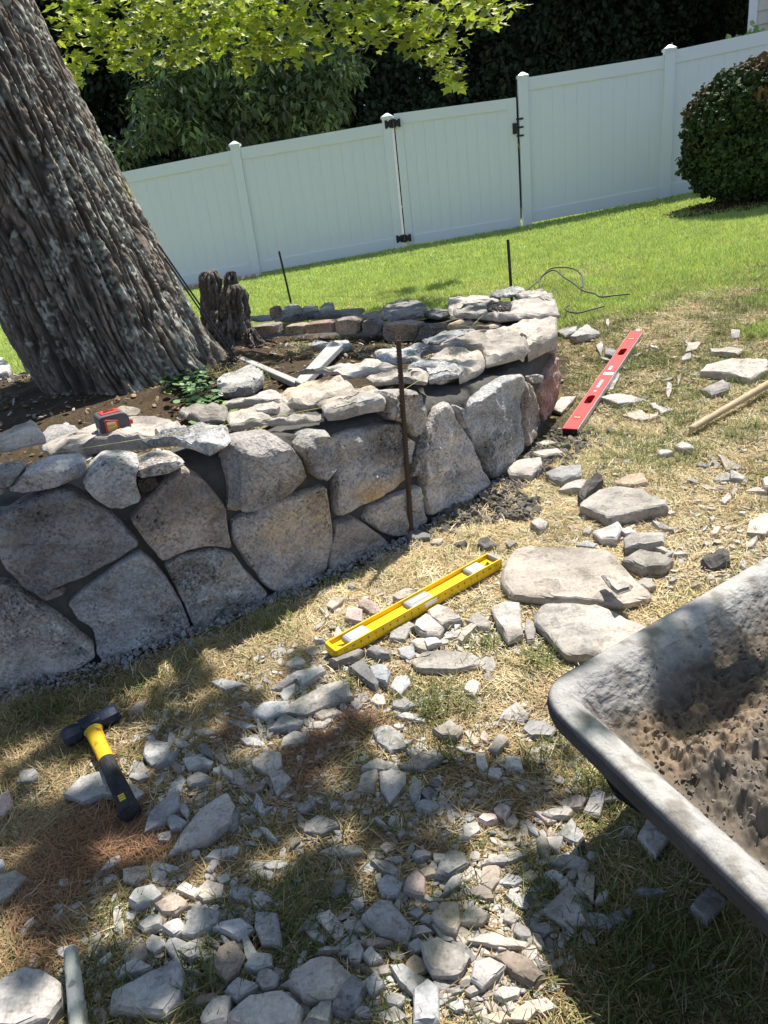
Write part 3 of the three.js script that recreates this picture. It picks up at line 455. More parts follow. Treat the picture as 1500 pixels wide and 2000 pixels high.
// twigs that carry the hanging leaves
for (const p of [[[-1.1, 3.9, -6.4], [-1.3, 3.2, -6.6], [-1.5, 2.7, -6.5]], [[-0.6, 4.4, -6.4], [-0.3, 3.4, -6.6], [-0.2, 2.6, -6.5]], [[0.3, 3.9, -6.7], [0.5, 3.0, -6.6], [0.75, 2.2, -6.5]], [[-0.2, 4.5, -6.4], [-0.7, 3.5, -6.6], [-0.9, 2.6, -6.5]], [[0.1, 4.1, -6.6], [0.15, 3.2, -6.6], [0.1, 2.6, -6.5]], [[0.8, 3.3, -6.8], [1.0, 2.9, -6.7], [1.25, 2.5, -6.6]]]) limb(p, 0.012, 0.003, 8, 5);
function leafShape(pts, fold = 0.25, droop = 0.2) { // half outline from stem to tip, mirrored; folded along the midrib
  const pos = [], idx = [], mid = pts.map(p => p[1]);
  for (const sgn of [1, -1]) for (let i = 0; i < pts.length - 1; i++) { const a = pts[i], b = pts[i + 1], k = pos.length / 3; for (const [x, y] of [[0, Math.max(0, a[1])], [a[0], a[1]], [b[0], b[1]], [0, Math.max(0, b[1])]]) pos.push(x * sgn, y, -Math.abs(x) * fold - y * y * droop); idx.push(...(sgn > 0 ? [k, k + 1, k + 2, k, k + 2, k + 3] : [k, k + 2, k + 1, k, k + 3, k + 2])); }
  const G = new THREE.BufferGeometry(); G.setAttribute('position', new THREE.Float32BufferAttribute(pos, 3)); G.setIndex(idx); G.computeVertexNormals(); return G;
}
const mapleLeaf = leafShape([[0.02, 0], [0.22, 0.0], [0.46, 0.02], [0.34, 0.2], [0.62, 0.52], [0.34, 0.48], [0.2, 0.62], [0.0, 1.0]]);
const lanceLeaf = leafShape([[0.01, 0], [0.16, 0.25], [0.17, 0.5], [0.0, 1.0]], 0.3, 0.3);
const ovalLeaf = leafShape([[0.02, 0], [0.3, 0.3], [0.3, 0.6], [0.0, 1.0]], 0.2, 0.2);
const E3 = new THREE.Euler(), Q4 = new THREE.Quaternion(), M4 = new THREE.Matrix4();
const pose = (p, rx, ry, rz, s) => new THREE.Matrix4().compose(p, new THREE.Quaternion().setFromEuler(new THREE.Euler(rx, ry, rz, 'YXZ')), V(s, s, s));
function scatter(name, geo, mat, mats, parent, colors, kind = 'stuff') {
  const m = new THREE.InstancedMesh(geo, mat, mats.length); mats.forEach((q, i) => m.setMatrixAt(i, q)); if (colors) colors.forEach((c, i) => m.setColorAt(i, c));
  m.name = parent ? name : numbered(name); m.userData.kind = kind; m.castShadow = m.receiveShadow = true; m.instanceMatrix.needsUpdate = true; (parent || scene).add(m); return m;
}
const mapleTints = [M.maple, leafMat(col(0.17, 0.27, 0.035), 0.4), leafMat(col(0.62, 0.68, 0.1), 0.6)];
{ // the hanging sprays at the top of the view: the leaves that show largest one by one
  const r = rng(11), all = [];
  for (const [u, v, rr, n] of [[160, 20, 60, 45], [165, 75, 55, 50], [150, 125, 30, 18], [150, 150, 14, 6], [235, 20, 70, 60], [245, 80, 55, 45], [265, 125, 25, 10], [225, 130, 20, 8], [320, 10, 70, 60], [325, 70, 60, 55], [350, 115, 30, 14], [395, 30, 60, 50], [400, 90, 45, 30], [455, 15, 60, 50], [470, 65, 50, 40], [480, 115, 28, 14], [470, 135, 12, 6], [535, 20, 60, 50], [545, 70, 50, 36], [565, 105, 28, 14], [610, 25, 55, 45], [620, 75, 42, 24], [690, 15, 55, 45], [690, 65, 40, 30], [735, 40, 45, 30], [740, 80, 25, 12], [785, 20, 50, 40], [800, 70, 40, 30], [840, 60, 45, 30], [830, 100, 30, 16], [870, 100, 32, 20], [880, 135, 26, 14], [890, 165, 14, 7], [865, 145, 15, 6], [890, 35, 50, 30], [940, 20, 35, 18], [985, 10, 25, 10], [1010, 12, 12, 4], [960, 45, 15, 5], [300, -60, 110, 90], [500, -60, 110, 90], [700, -60, 110, 80], [900, -60, 90, 50], [120, -40, 60, 30]])
    for (let i = 0; i < n * 1.7; i++) { const a = r() * 6.283, q = Math.sqrt(r()) * rr, p = atZ(u + Math.cos(a) * q, v + Math.sin(a) * q * 0.9, 6.1 + r() * 0.9); all.push([pose(p, 2.6 + (r() - 0.5) * 1.5 - 0.5, r() * 6.283, (r() - 0.5) * 1.2, 0.048 + 0.05 * r()), seen(p.x, p.y, p.z)[2]]); }
  all.sort((a, b) => a[1] - b[1]);
  all.slice(0, 300).forEach(([m]) => { const o = meshOf('leaf', mapleLeaf, mapleTints[Math.floor(r() * 3)], maple); m.decompose(o.position, o.quaternion, o.scale); o.position.sub(MO); });
  const shift = new THREE.Matrix4().makeTranslation(-MO.x, -MO.y, -MO.z);
  const rest = all.slice(300).map(([m]) => shift.clone().multiply(m)), nSpray = rest.length;
  // the crown overhead, above the frame: unseen leaf clumps, each placed up the sun line to shade a spot below
  const clump = (P, rad, h, lai) => { const C = P.clone().addScaledVector(SUN, h / SUN.y), n = Math.ceil(lai * rad * rad * 3.14 / 0.006); for (let i = 0; i < n; i++) { const a = r() * 6.283, q = Math.sqrt(r()) * rad * 1.05; rest.push(pose(V(C.x + Math.cos(a) * q, C.y + (r() - 0.5) * Math.max(0.3, rad), C.z + Math.sin(a) * q).sub(MO), -1.57 + (r() - 0.5) * 1.2, r() * 6.283, (r() - 0.5) * 0.8, 0.085 + 0.05 * r())); } };
  const onG = (u, v, rr, h, lai = 2.5) => { const p = onGround(u, v); clump(p, rr / FPX * seen(p.x, p.y, p.z)[2], h, lai); };
  const onY = (u, v, rr, y, h, lai = 2.5) => { const p = atY(u, v, y); clump(p, rr / FPX * seen(p.x, p.y, p.z)[2], h, lai); };
  for (const [u, v, q, h] of [[50, 1400, 70, 4.6], [-40, 1480, 80, 4.4], [120, 1470, 50, 4.6], [170, 1430, 40, 4.5], [330, 1372, 34, 4.4], [385, 1335, 34, 4.3], [445, 1370, 30, 4.4], [230, 1420, 30, 4.5], [100, 1330, 60, 4.8], [-20, 1340, 60, 4.6],
    [280, 1530, 46, 4.2], [360, 1500, 50, 4.3], [440, 1450, 50, 4.3], [470, 1390, 36, 4.2], [340, 1440, 34, 4.2], [180, 1610, 70, 4.0], [90, 1680, 80, 4.2], [20, 1780, 90, 4.4], [110, 1790, 70, 4.0], [220, 1700, 50, 4.0], [400, 1600, 34, 4.4], [480, 1560, 60, 4.2], [520, 1480, 34, 4.2],
    [620, 1430, 46, 3.9], [660, 1480, 50, 4.0], [560, 1560, 60, 4.0], [600, 1600, 50, 3.9], [510, 1620, 60, 4.0], [700, 1400, 26, 4.1], [690, 1560, 34, 3.9], [590, 1500, 40, 4.0], [430, 1660, 36, 4.0],
    [640, 1720, 70, 3.8], [560, 1750, 70, 3.9], [500, 1800, 70, 3.9], [700, 1790, 60, 3.8], [480, 1870, 70, 3.7], [570, 1850, 80, 3.7], [660, 1860, 70, 3.7], [740, 1700, 40, 3.9], [760, 1640, 50, 3.8], [820, 1600, 50, 3.8], [880, 1560, 40, 3.9], [760, 1860, 50, 3.7], [740, 1940, 60, 3.6], [640, 1950, 60, 3.6], [540, 1960, 70, 3.6], [400, 1950, 60, 3.7], [380, 1860, 50, 3.8], [280, 1850, 40, 3.8], [780, 1750, 34, 3.8], [860, 1660, 30, 3.9], [960, 1640, 36, 3.8],
    [200, 1880, 60, 3.8], [60, 1900, 50, 3.8], [330, 1760, 36, 3.9], [1080, 1540, 40, 3.9], [980, 1560, 36, 3.9], [830, 1830, 26, 3.8], [860, 1930, 30, 3.6], [930, 1500, 26, 3.9], [260, 1990, 60, 3.6], [0, 1560, 34, 4.2], [640, 1340, 16, 4.2], [560, 1310, 24, 4.1], [1060, 1490, 24, 3.8]]) onG(u, v, q, h);
  // over the bed, its low back wall and the slabs beside it
  for (const [u, v, q, y, h] of [[545, 655, 50, 0.35, 3.6], [620, 690, 24, 0.35, 3.6], [560, 710, 40, 0.37, 3.4], [640, 640, 60, 0.35, 3.8], [720, 660, 60, 0.33, 3.8], [800, 660, 60, 0.33, 3.8], [700, 700, 50, 0.34, 3.6], [780, 700, 40, 0.34, 3.6], [500, 700, 30, 0.4, 3.4], [420, 720, 40, 0.43, 3.2], [350, 750, 40, 0.44, 3.2], [390, 780, 26, 0.42, 3.2], [440, 690, 40, 0.43, 3.2], [590, 605, 50, 0.46, 3.8], [660, 600, 44, 0.46, 3.8], [780, 600, 60, 0.5, 4], [860, 620, 40, 0.45, 4], [720, 610, 40, 0.45, 4], [520, 620, 50, 0.45, 3.6],
    [640, 745, 30, 0.55, 3.6], [705, 735, 26, 0.55, 3.6], [880, 690, 24, 0.55, 3.7], [930, 705, 22, 0.56, 3.7], [850, 715, 20, 0.56, 3.7], [790, 735, 22, 0.55, 3.7], [910, 618, 30, 0.54, 3.8], [960, 600, 24, 0.54, 3.8], [760, 710, 40, 0.48, 3.8], [870, 670, 26, 0.5, 3.8], [860, 565, 30, 0.36, 4], [780, 575, 30, 0.36, 4], [40, 900, 40, 0.6, 3.6], [190, 900, 14, 0.62, 3.6], [300, 870, 14, 0.6, 3.6], [160, 945, 30, 0.5, 3.4], [20, 960, 60, 0.5, 3.4],
    [1400, 1310, 60, 0.3, 3.4], [1290, 1330, 34, 0.3, 3.4], [1130, 1345, 26, 0.35, 3.4], [1180, 1390, 28, 0.33, 3.4], [1290, 1440, 26, 0.25, 3.4], [1450, 1480, 40, 0.22, 3.4], [1400, 1400, 30, 0.22, 3.4]]) onY(u, v, q, y, h);
  // unseen canopy added over and behind the viewpoint to keep sky light off foreground
  for (let i = 0; i < 330; i++) { const C = V(lerp(-6, 4.2, r()), 5 + r() * 3.4, lerp(-2.2, 5, r())); if (C.z < -1.2 && C.x > -1.5 + 0.5 * C.y - 2.5) continue; for (let k = 0; k < 40; k++) rest.push(pose(V(C.x + (r() - 0.5) * 1.3, C.y + (r() - 0.5) * 0.7, C.z + (r() - 0.5) * 1.3).sub(MO), -1.57 + (r() - 0.5) * 1.4, r() * 6.283, (r() - 0.5), 0.13 + 0.05 * r())); }
  scatter('crown', mapleLeaf, M.maple, rest, maple, rest.map((q, i) => { const v = i < nSpray ? 0.3 + 1.0 * r() : 0.25 + 0.25 * r(); return col(v, v * (0.92 + 0.12 * r()), v); }));
}

// ================================================================ FENCE, GATE
function slab(A, dir, s0, s1, yb, yt, d0, d1, ch = 0.004, back = false) { // an upright piece along a line: from s0 to s1, depth d0..d1 towards the lens, raked top and bottom
  const prof = back ? [[s0 + ch, d1], [s1 - ch, d1], [s1, d1 - ch], [s1, d0 + ch], [s1 - ch, d0], [s0 + ch, d0], [s0, d0 + ch], [s0, d1 - ch]] : [[s0 + ch, d1], [s1 - ch, d1], [s1, d1 - ch], [s1, d0], [s0, d0], [s0, d1 - ch]];
  const n = prof.length, P = []; for (const [s, d] of prof) { const x = A.x + dir.x * s - dir.z * d, z = A.z + dir.z * s + dir.x * d; P.push([V(x, yb(s), z), V(x, yt(s), z)]); }
  const pos = [], tri = (a, b, c) => pos.push(a.x, a.y, a.z, b.x, b.y, b.z, c.x, c.y, c.z);
  for (let i = 0; i < n; i++) { const j = (i + 1) % n; tri(P[i][0], P[i][1], P[j][0]); tri(P[j][0], P[i][1], P[j][1]); }
  for (let i = 1; i < n - 1; i++) { tri(P[0][1], P[i + 1][1], P[i][1]); tri(P[0][0], P[i][0], P[i + 1][0]); }
  const G = new THREE.BufferGeometry(); G.setAttribute('position', new THREE.Float32BufferAttribute(pos, 3)); G.computeVertexNormals(); return G;
}
const FP = [[-3.8, -11.72, 0.13, 1.78], [-1.434, -11.579, 0.25, 1.8], [0.71, -11.414, 0.375, 1.77], [2.497, -11.029, 0.49, 1.9], [4.368, -10.872, 0.63, 1.845], [6.7, -10.67, 0.8, 1.83]].map(p => ({ p: V(p[0], 0, p[1]), y: p[2], h: p[3] }));
const flat = k => () => k, ramp = (a, b, L) => s => lerp(a, b, s / L);
const fenceL = thing('vinyl_fence', 'white vinyl privacy fence left of the gate, running behind the leaning tree', 'fence', V(0, 0, 0));
const fenceR = thing('vinyl_fence', 'white vinyl privacy fence right of the gate, rising behind the clipped bush', 'fence', V(0, 0, 0));
function post(i, dirTo, parent, turn = 0) {
  const f = FP[i], dir = dirTo.clone().sub(f.p).setY(0).normalize().applyAxisAngle(V(0, 1, 0), turn), w = 0.063, m = meshOf('post', slab(f.p, dir, -w, w, flat(f.y - 0.3), flat(f.y + f.h - 0.055), -w, w, 0.006, true), M.vinyl, parent);
  const c = [slab(f.p, dir, -0.076, 0.076, flat(f.y + f.h - 0.058), flat(f.y + f.h - 0.03), -0.076, 0.076, 0.006, true)];
  const py = new THREE.CylinderGeometry(0.02, 0.1, 0.04, 4).toNonIndexed(); py.deleteAttribute('uv'); py.rotateY(Math.PI / 4 - Math.atan2(dir.z, dir.x)); py.translate(f.p.x, f.y + f.h - 0.01, f.p.z); py.computeVertexNormals(); c.push(py);
  meshOf('post_cap', mergeGeometries(c), M.vinyl, m);
}
function panel(i, j, parent, bt, bb) {
  const A = FP[i], B = FP[j], dir = B.p.clone().sub(A.p), L = dir.length(); dir.normalize();
  const t0 = A.y + A.h - bt[0], t1 = B.y + B.h - bt[1], b0 = A.y + bb[0], b1 = B.y + bb[1], rh = 0.15, s0 = 0.063, s1 = L - 0.063;
  const T = ramp(t0, t1, L), Tb = s => T(s) - rh, Bt = ramp(b0 + rh, b1 + rh, L), Bb = ramp(b0, b1, L);
  meshOf('top_rail', slab(A.p, dir, s0, s1, Tb, T, -0.025, 0.025, 0.003), M.vinyl, parent); meshOf('bottom_rail', slab(A.p, dir, s0, s1, Bb, Bt, -0.025, 0.025, 0.003), M.vinyl, parent);
  const n = Math.round((s1 - s0) / 0.155), w = (s1 - s0) / n;
  for (let k = 0; k < n; k++) meshOf('board', slab(A.p, dir, s0 + k * w + 0.0004, s0 + (k + 1) * w - 0.0004, s => Bt(s) - 0.02, s => Tb(s) + 0.02, -0.012, 0.012, 0.0013), M.vinyl, parent);
}
post(1, FP[2].p, fenceL); post(2, FP[3].p, fenceL, -0.14); panel(0, 1, fenceL, [0.1, 0.1], [0.04, 0.04]); panel(1, 2, fenceL, [0.085, 0.1], [0.04, 0.03]);
post(3, FP[4].p, fenceR); post(4, FP[5].p, fenceR); panel(3, 4, fenceR, [0.06, 0.1], [0.06, 0.04]); panel(4, 5, fenceR, [0.06, 0.06], [0.04, 0.04]);
{
  const gate = thing('vinyl_gate', 'white vinyl gate with two black hinges and a latch in the fence', 'gate', V(0, 0, 0));
  const A = FP[2], B = FP[3], dir = B.p.clone().sub(A.p), L = dir.length(); dir.normalize(); const s0 = 0.063 + 0.034, s1 = L - 0.063 - 0.028;
  const T = ramp(A.y + A.h - 0.01, B.y + B.h - 0.27, L), Bb = ramp(A.y + 0.05, B.y + 0.02, L), fw = 0.11;
  meshOf('stile', slab(A.p, dir, s0, s0 + fw, Bb, T, -0.025, 0.025, 0.004, true), M.vinyl, gate); meshOf('stile', slab(A.p, dir, s1 - fw, s1, Bb, T, -0.025, 0.025, 0.004, true), M.vinyl, gate);
  meshOf('rail', slab(A.p, dir, s0 + fw, s1 - fw, s => T(s) - 0.13, T, -0.024, 0.024, 0.003), M.vinyl, gate); meshOf('rail', slab(A.p, dir, s0 + fw, s1 - fw, Bb, s => Bb(s) + 0.13, -0.024, 0.024, 0.003), M.vinyl, gate);
  const n = 10, w = (s1 - s0 - 2 * fw) / n; for (let k = 0; k < n; k++) meshOf('board', slab(A.p, dir, s0 + fw + k * w + 0.0004, s0 + fw + (k + 1) * w - 0.0004, s => Bb(s) + 0.11, s => T(s) - 0.11, -0.012, 0.012, 0.0013), M.vinyl, gate);
  const put = (gs, name) => { const G = mergeGeometries(gs.map(q => { q = q.index ? q.toNonIndexed() : q; if (q.attributes.uv) q.deleteAttribute('uv'); return q; })); meshOf(name, G, M.black, gate); };
  for (const y of [A.y + A.h - 0.13, A.y + 0.16]) { // ornamental strap hinges across the gap
    const gs = []; for (const sg of [-1, 1]) for (const [q, hh] of [[0.03, 0.05], [0.062, 0.036], [0.09, 0.05]]) gs.push(slab(A.p, dir, 0.074 + sg * q - 0.018, 0.074 + sg * q + 0.018, flat(y - hh), flat(y + hh), 0.0635, 0.072, 0.003));
    const pin = new THREE.CylinderGeometry(0.012, 0.012, 0.11, 10); pin.translate(A.p.x + dir.x * 0.074 - dir.z * 0.074, y, A.p.z + dir.z * 0.074 + dir.x * 0.074); gs.push(pin); put(gs, 'hinge');
  }
  const ly = B.y + 1.27; put([slab(A.p, dir, s1 - 0.06, s1 - 0.002, flat(ly - 0.07), flat(ly + 0.06), 0.026, 0.05, 0.004), ...[0.1, 0, -0.1].map(e => slab(A.p, dir, s1 - 0.01, s1 + 0.085, flat(ly + e - 0.011), flat(ly + e + 0.011), 0.066, 0.078, 0.003)), slab(A.p, dir, s1 + 0.004, s1 + 0.022, flat(ly - 1.0), flat(ly + 0.62), -0.04, -0.03, 0.002)], 'latch');
  const cordG = new THREE.TubeGeometry(new THREE.LineCurve3(V(A.p.x + dir.x * (s1 + 0.002) - dir.z * 0.03, ly - 0.18, A.p.z + dir.z * s1 + dir.x * 0.03), V(A.p.x + dir.x * (s1 + 0.028) - dir.z * 0.03, ly - 0.27, A.p.z + dir.z * s1 + dir.x * 0.03)), 2, 0.006, 6); meshOf('pull_cord', cordG, std({ color: col(0.5, 0.36, 0.15) }), gate);
}

// ================================================================ BEYOND THE FENCE: WOOD AND HOUSE
const clumpOf = (leaf, n, spread, size, seed, hang = 0) => { const r = rng(seed), gs = []; for (let i = 0; i < n; i++) { const q = leaf.clone(); q.applyMatrix4(pose(V((r() - 0.5) * spread, (r() - 0.5) * spread * 0.7, (r() - 0.5) * spread), hang ? hang + (r() - 0.5) * 1.2 : r() * 6.283, r() * 6.283, (r() - 0.5) * 1.5, size * (0.7 + 0.6 * r()))); gs.push(q); } return mergeGeometries(gs); };
const darkClump = clumpOf(ovalLeaf, 22, 0.62, 0.1, 3), sprayClump = clumpOf(lanceLeaf, 16, 0.4, 0.13, 4, 2.6), tipClump = clumpOf(ovalLeaf, 9, 0.12, 0.05, 8);
function crownMats(n, C, rx, ry, rz, seed, s0, s1, shell = 0.45) { const r = rng(seed), out = []; while (out.length < n) { const d = V(r() * 2 - 1, r() * 2 - 1, r() * 2 - 1), l = d.length(); if (l > 1 || l < 0.05) continue; const k = lerp(shell, 1, r()) * (1 + 0.28 * fbm(d.x / l * 2.5 + seed, d.y / l * 2.5, d.z / l * 2.5, 3)); if (n3(d.x * 5 + seed, d.y * 5, d.z * 5) > 0.28) continue; d.multiplyScalar(k / l); out.push(pose(V(C.x + d.x * rx, C.y + d.y * ry, C.z + d.z * rz), (r() - 0.5) * 1.4, r() * 6.283, (r() - 0.5) * 1.4, lerp(s0, s1, r()))); } return out; }
const woodLabels = ['dark tree at the far left of the wood, seen past the trunk', 'dark tree of the wood behind the left fence panel', 'dark tree of the wood behind the fence post with the gate hinges', 'dark tree of the wood straight behind the gate', 'dark tree of the wood behind the gate latch post', 'dark tree of the wood behind the panel right of the gate', 'dark tree of the wood left of the house corner', 'dark tree of the wood next to the house corner', 'dark tree deeper in the wood, behind the leaning trunk', 'dark tree deeper in the wood, above the left fence panel', 'dark tree deeper in the wood, above the gate', 'dark tree deeper in the wood, with blue sky glinting through', 'dark tree deeper in the wood, behind the house corner'];
[[-5.8, -17.4], [-3.4, -17.8], [-0.9, -17.6], [1.5, -17.3], [3.8, -17.6], [6.0, -18], [8.3, -19.4], [10.6, -21], [-4.4, -21.5], [-1.4, -21.8], [1.8, -21.4], [4.8, -22.2], [8, -24]].forEach(([x, z], i) => {
  const r = rng(200 + i), gy = tps(x, z), t = thing('woodland_tree', woodLabels[i], 'tree', V(x, gy, z)), h = 8.5 + 2.5 * r();
  meshOf('trunk', limbGeo([V(0, -0.3, 0), V(0.1, 2, 0.1), V(r() - 0.5, h * 0.6, r() - 0.5), V(r() - 0.5, h, 0)], 0.2, 0.04, 10), barkPlain, t);
  for (let k = 0; k < 4; k++) { const a = r() * 6.283; meshOf('limb', limbGeo([V(0, 1.5 + k * 1.2, 0), V(Math.cos(a) * 0.9, 2.2 + k * 1.3, Math.sin(a) * 0.9), V(Math.cos(a) * 1.9, 2.5 + k * 1.4, Math.sin(a) * 1.9)], 0.06, 0.012, 6, 6), barkPlain, t); }
  const ms = [...crownMats(2100, V(0, h * 0.62, 0), 2.3, h * 0.42, 2.3, 300 + i, 0.8, 1.5, 0.35), ...crownMats(700, V(0, 1.7, 0), 1.9, 1.9, 1.5, 400 + i, 0.7, 1.2, 0.2)];
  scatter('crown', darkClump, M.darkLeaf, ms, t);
});
{ // the lighter tree that leans over the fence on the left
  const c = atZ(470, 190, 13.2), t = thing('understory_tree', 'mid green drooping tree rising just behind the left fence panels', 'tree', V(c.x, tps(c.x, -13.2), -13.2)), o = t.position;
  meshOf('trunk', limbGeo([V(0, -0.2, 0), V(0.05, 1, 0), V(-0.1, 2, 0.1), V(0.2, 3.4, 0)], 0.09, 0.02, 10), barkPlain, t);
  const ms = [], r = rng(21);
  for (const [u, v, q, n] of [[380, 220, 70, 40], [330, 170, 60, 34], [450, 240, 60, 34], [520, 210, 70, 44], [590, 190, 60, 44], [630, 210, 40, 26], [620, 130, 46, 30], [660, 120, 30, 18], [690, 140, 18, 8], [560, 130, 60, 40], [480, 150, 70, 40], [400, 140, 60, 34], [300, 230, 50, 20], [240, 280, 26, 8], [640, 240, 22, 8], [560, 255, 50, 20], [400, 280, 40, 12], [500, 70, 120, 60], [350, 60, 100, 40]])
    for (let i = 0; i < n * 1.6; i++) { const a = r() * 6.283, l = Math.sqrt(r()) * q, p = atZ(u + Math.cos(a) * l, v + Math.sin(a) * l, 12.7 + r() * 1.3); ms.push(pose(p.sub(o), (r() - 0.5) * 0.8, r() * 6.283, (r() - 0.5) * 0.8, 0.7 + 0.5 * r())); }
  scatter('crown', sprayClump, M.midLeaf, ms, t, ms.map(() => { const v = 0.2 + 1.0 * r() * r(); return col(v, v, v * 0.9); }));
}
{ // corner of the house
  const c = atZ(1459, 70, 13.6), gy = tps(c.x, -13.6), t = thing('house', 'corner of a cream clapboard house at the upper right above the fence', 'house', V(c.x, gy, c.z)), cream = std({ color: col(0.62, 0.58, 0.48), roughness: 0.6 }), white = std({ color: col(0.8, 0.8, 0.78), roughness: 0.5 });
  const dir = V(1, 0, 0.66).normalize(), O = V(0, 0, 0), Y = 5.4;
  meshOf('wall', slab(V(0, 0, 0), dir, 0.05, 7, flat(-0.3), flat(Y), -5, -0.03, 0.01), cream, t);
  for (let k = 0; k < 28; k++) { const y = 0.2 + k * 0.185, g1 = new THREE.BufferGeometry(), A = (s, yy, d) => [dir.x * s - dir.z * d, yy, dir.z * s + dir.x * d], q = [A(0.13, y, 0.012), A(7, y, 0.012), A(7, y + 0.185, -0.01), A(0.13, y + 0.185, -0.01), A(0.13, y, -0.03), A(7, y, -0.03)]; g1.setAttribute('position', new THREE.Float32BufferAttribute([0, 1, 2, 0, 2, 3, 4, 5, 1, 4, 1, 0].flatMap(i => q[i]), 3)); g1.computeVertexNormals(); meshOf('siding_board', g1, cream, t); }
  meshOf('corner_trim', slab(O, dir, 0, 0.13, flat(0), flat(Y), -0.13, 0.03, 0.006, true), white, t); meshOf('downspout', slab(O, dir, 0.34, 0.43, flat(0.1), flat(Y), 0.016, 0.09, 0.012, true), white, t);
  meshOf('eave', slab(O, dir, -0.35, 7.3, flat(Y), flat(Y + 0.2), -5.3, 0.4, 0.01), white, t);
}
{
  const c = atZ(1440, 76, 12.6), t = thing('foundation_shrub', 'low green shrub at the foot of the house corner, tips over the fence', 'shrub', V(c.x + 0.15, tps(c.x, -12.6), -12.6)), h = c.y - t.position.y;
  meshOf('stem', limbGeo([V(0, 0, 0), V(0.05, h * 0.4, 0), V(0, h * 0.8, 0)], 0.04, 0.015, 6, 6), barkPlain, t); scatter('crown', tipClump, M.midLeaf, crownMats(900, V(0.1, h * 0.58, 0), 0.62, h * 0.46, 0.5, 55, 1.2, 2.2, 0.2), t);
}
{ // clipped bush with its bed of mulch
  const b = onGround(1462, 398), t = thing('clipped_bush', 'rounded clipped evergreen bush in front of the fence at the right', 'bush', V(b.x, tps(b.x, b.z), b.z)), r = rng(31);
  for (let k = 0; k < 9; k++) { const a = k * 0.7 + r(); meshOf('stem', limbGeo([V((r() - 0.5) * 0.12, -0.03, (r() - 0.5) * 0.1), V(Math.cos(a) * 0.22, 0.28, Math.sin(a) * 0.22), V(Math.cos(a) * 0.6, 0.62 + 0.2 * r(), Math.sin(a) * 0.5)], 0.028, 0.01, 7, 6), barkPlain, t); }
  const sc = seen(b.x, b.y, b.z)[2] / FPX, cy = 0.86, ms = [], brown = [], cols = [];
  for (let i = 0; i < 17000; i++) {
    const d = V(r() * 2 - 1, r() * 2 - 1, r() * 2 - 1); if (d.length() > 1 || d.length() < 0.1) { i--; continue; } d.normalize();
    const lump = 1 + 0.13 * fbm(d.x * 5, d.y * 4, d.z * 4, 3), k = lerp(0.78, 1, Math.pow(r(), 0.6)) * lump * (r() < 0.03 ? 1.05 : 1), sy = d.y > 0 ? 0.56 : 0.74;
    const p = V(0.44 + Math.sign(d.x) * Math.pow(Math.abs(d.x), 0.68) * 1.04 * k, cy + 0.14 * d.x + Math.sign(d.y) * Math.pow(Math.abs(d.y), 0.62) * sy * k, Math.sign(d.z) * Math.pow(Math.abs(d.z), 0.7) * 0.86 * k);
    ms.push(pose(p, r() * 6.283, r() * 6.283, r() * 6.283, 0.75 + 0.5 * r()));
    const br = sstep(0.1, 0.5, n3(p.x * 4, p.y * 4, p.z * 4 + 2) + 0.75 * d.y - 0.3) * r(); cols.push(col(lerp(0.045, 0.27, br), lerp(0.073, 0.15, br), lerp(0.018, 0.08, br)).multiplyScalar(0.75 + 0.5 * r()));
  }
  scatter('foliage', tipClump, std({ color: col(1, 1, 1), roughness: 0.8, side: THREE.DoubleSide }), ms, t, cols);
  const mu = []; for (let i = 0; i < 2600; i++) { const a = r() * 6.283, q = Math.sqrt(r()), x = b.x + 0.12 + Math.cos(a) * q * 1.02, z = b.z + Math.sin(a) * q * 0.72; mu.push(new THREE.Matrix4().compose(V(x, tps(x, z) + 0.01 + 0.03 * r() * (1 - q), z), new THREE.Quaternion().setFromEuler(new THREE.Euler((r() - 0.5) * 0.9, r() * 6.3, (r() - 0.5) * 0.9)), V(0.5 + r(), 1, 0.6 + r() * 0.8))); }
  const s = scatter('mulch', new THREE.BoxGeometry(0.07, 0.012, 0.02), std({ color: col(0.09, 0.045, 0.028), roughness: 1 }), mu); s.userData.label = 'reddish brown bark mulch under the clipped bush'; s.userData.category = 'mulch';
}
{ // tan edging pebbles along the foot of the fence, left
  const r = rng(61), ms = [], cs = []; for (let i = 0; i < 380; i++) { const k = r(), x = lerp(-3.4, -1.35, k), z = lerp(-11.35, -11.2, k) + (r() - 0.5) * 0.16; ms.push(pose(V(x, tps(x, z) + 0.02, z), r() * 6, r() * 6, r() * 6, 0.6 + 0.6 * r())); cs.push(r() < 0.6 ? col(0.42, 0.25, 0.15) : col(0.6, 0.52, 0.42)); }
  const s = scatter('edging_pebbles', new THREE.IcosahedronGeometry(0.042, 1), std({ color: col(1, 1, 1) }), ms, null, cs); s.userData.label = 'tan and orange edging pebbles along the foot of the fence'; s.userData.category = 'pebbles';
}

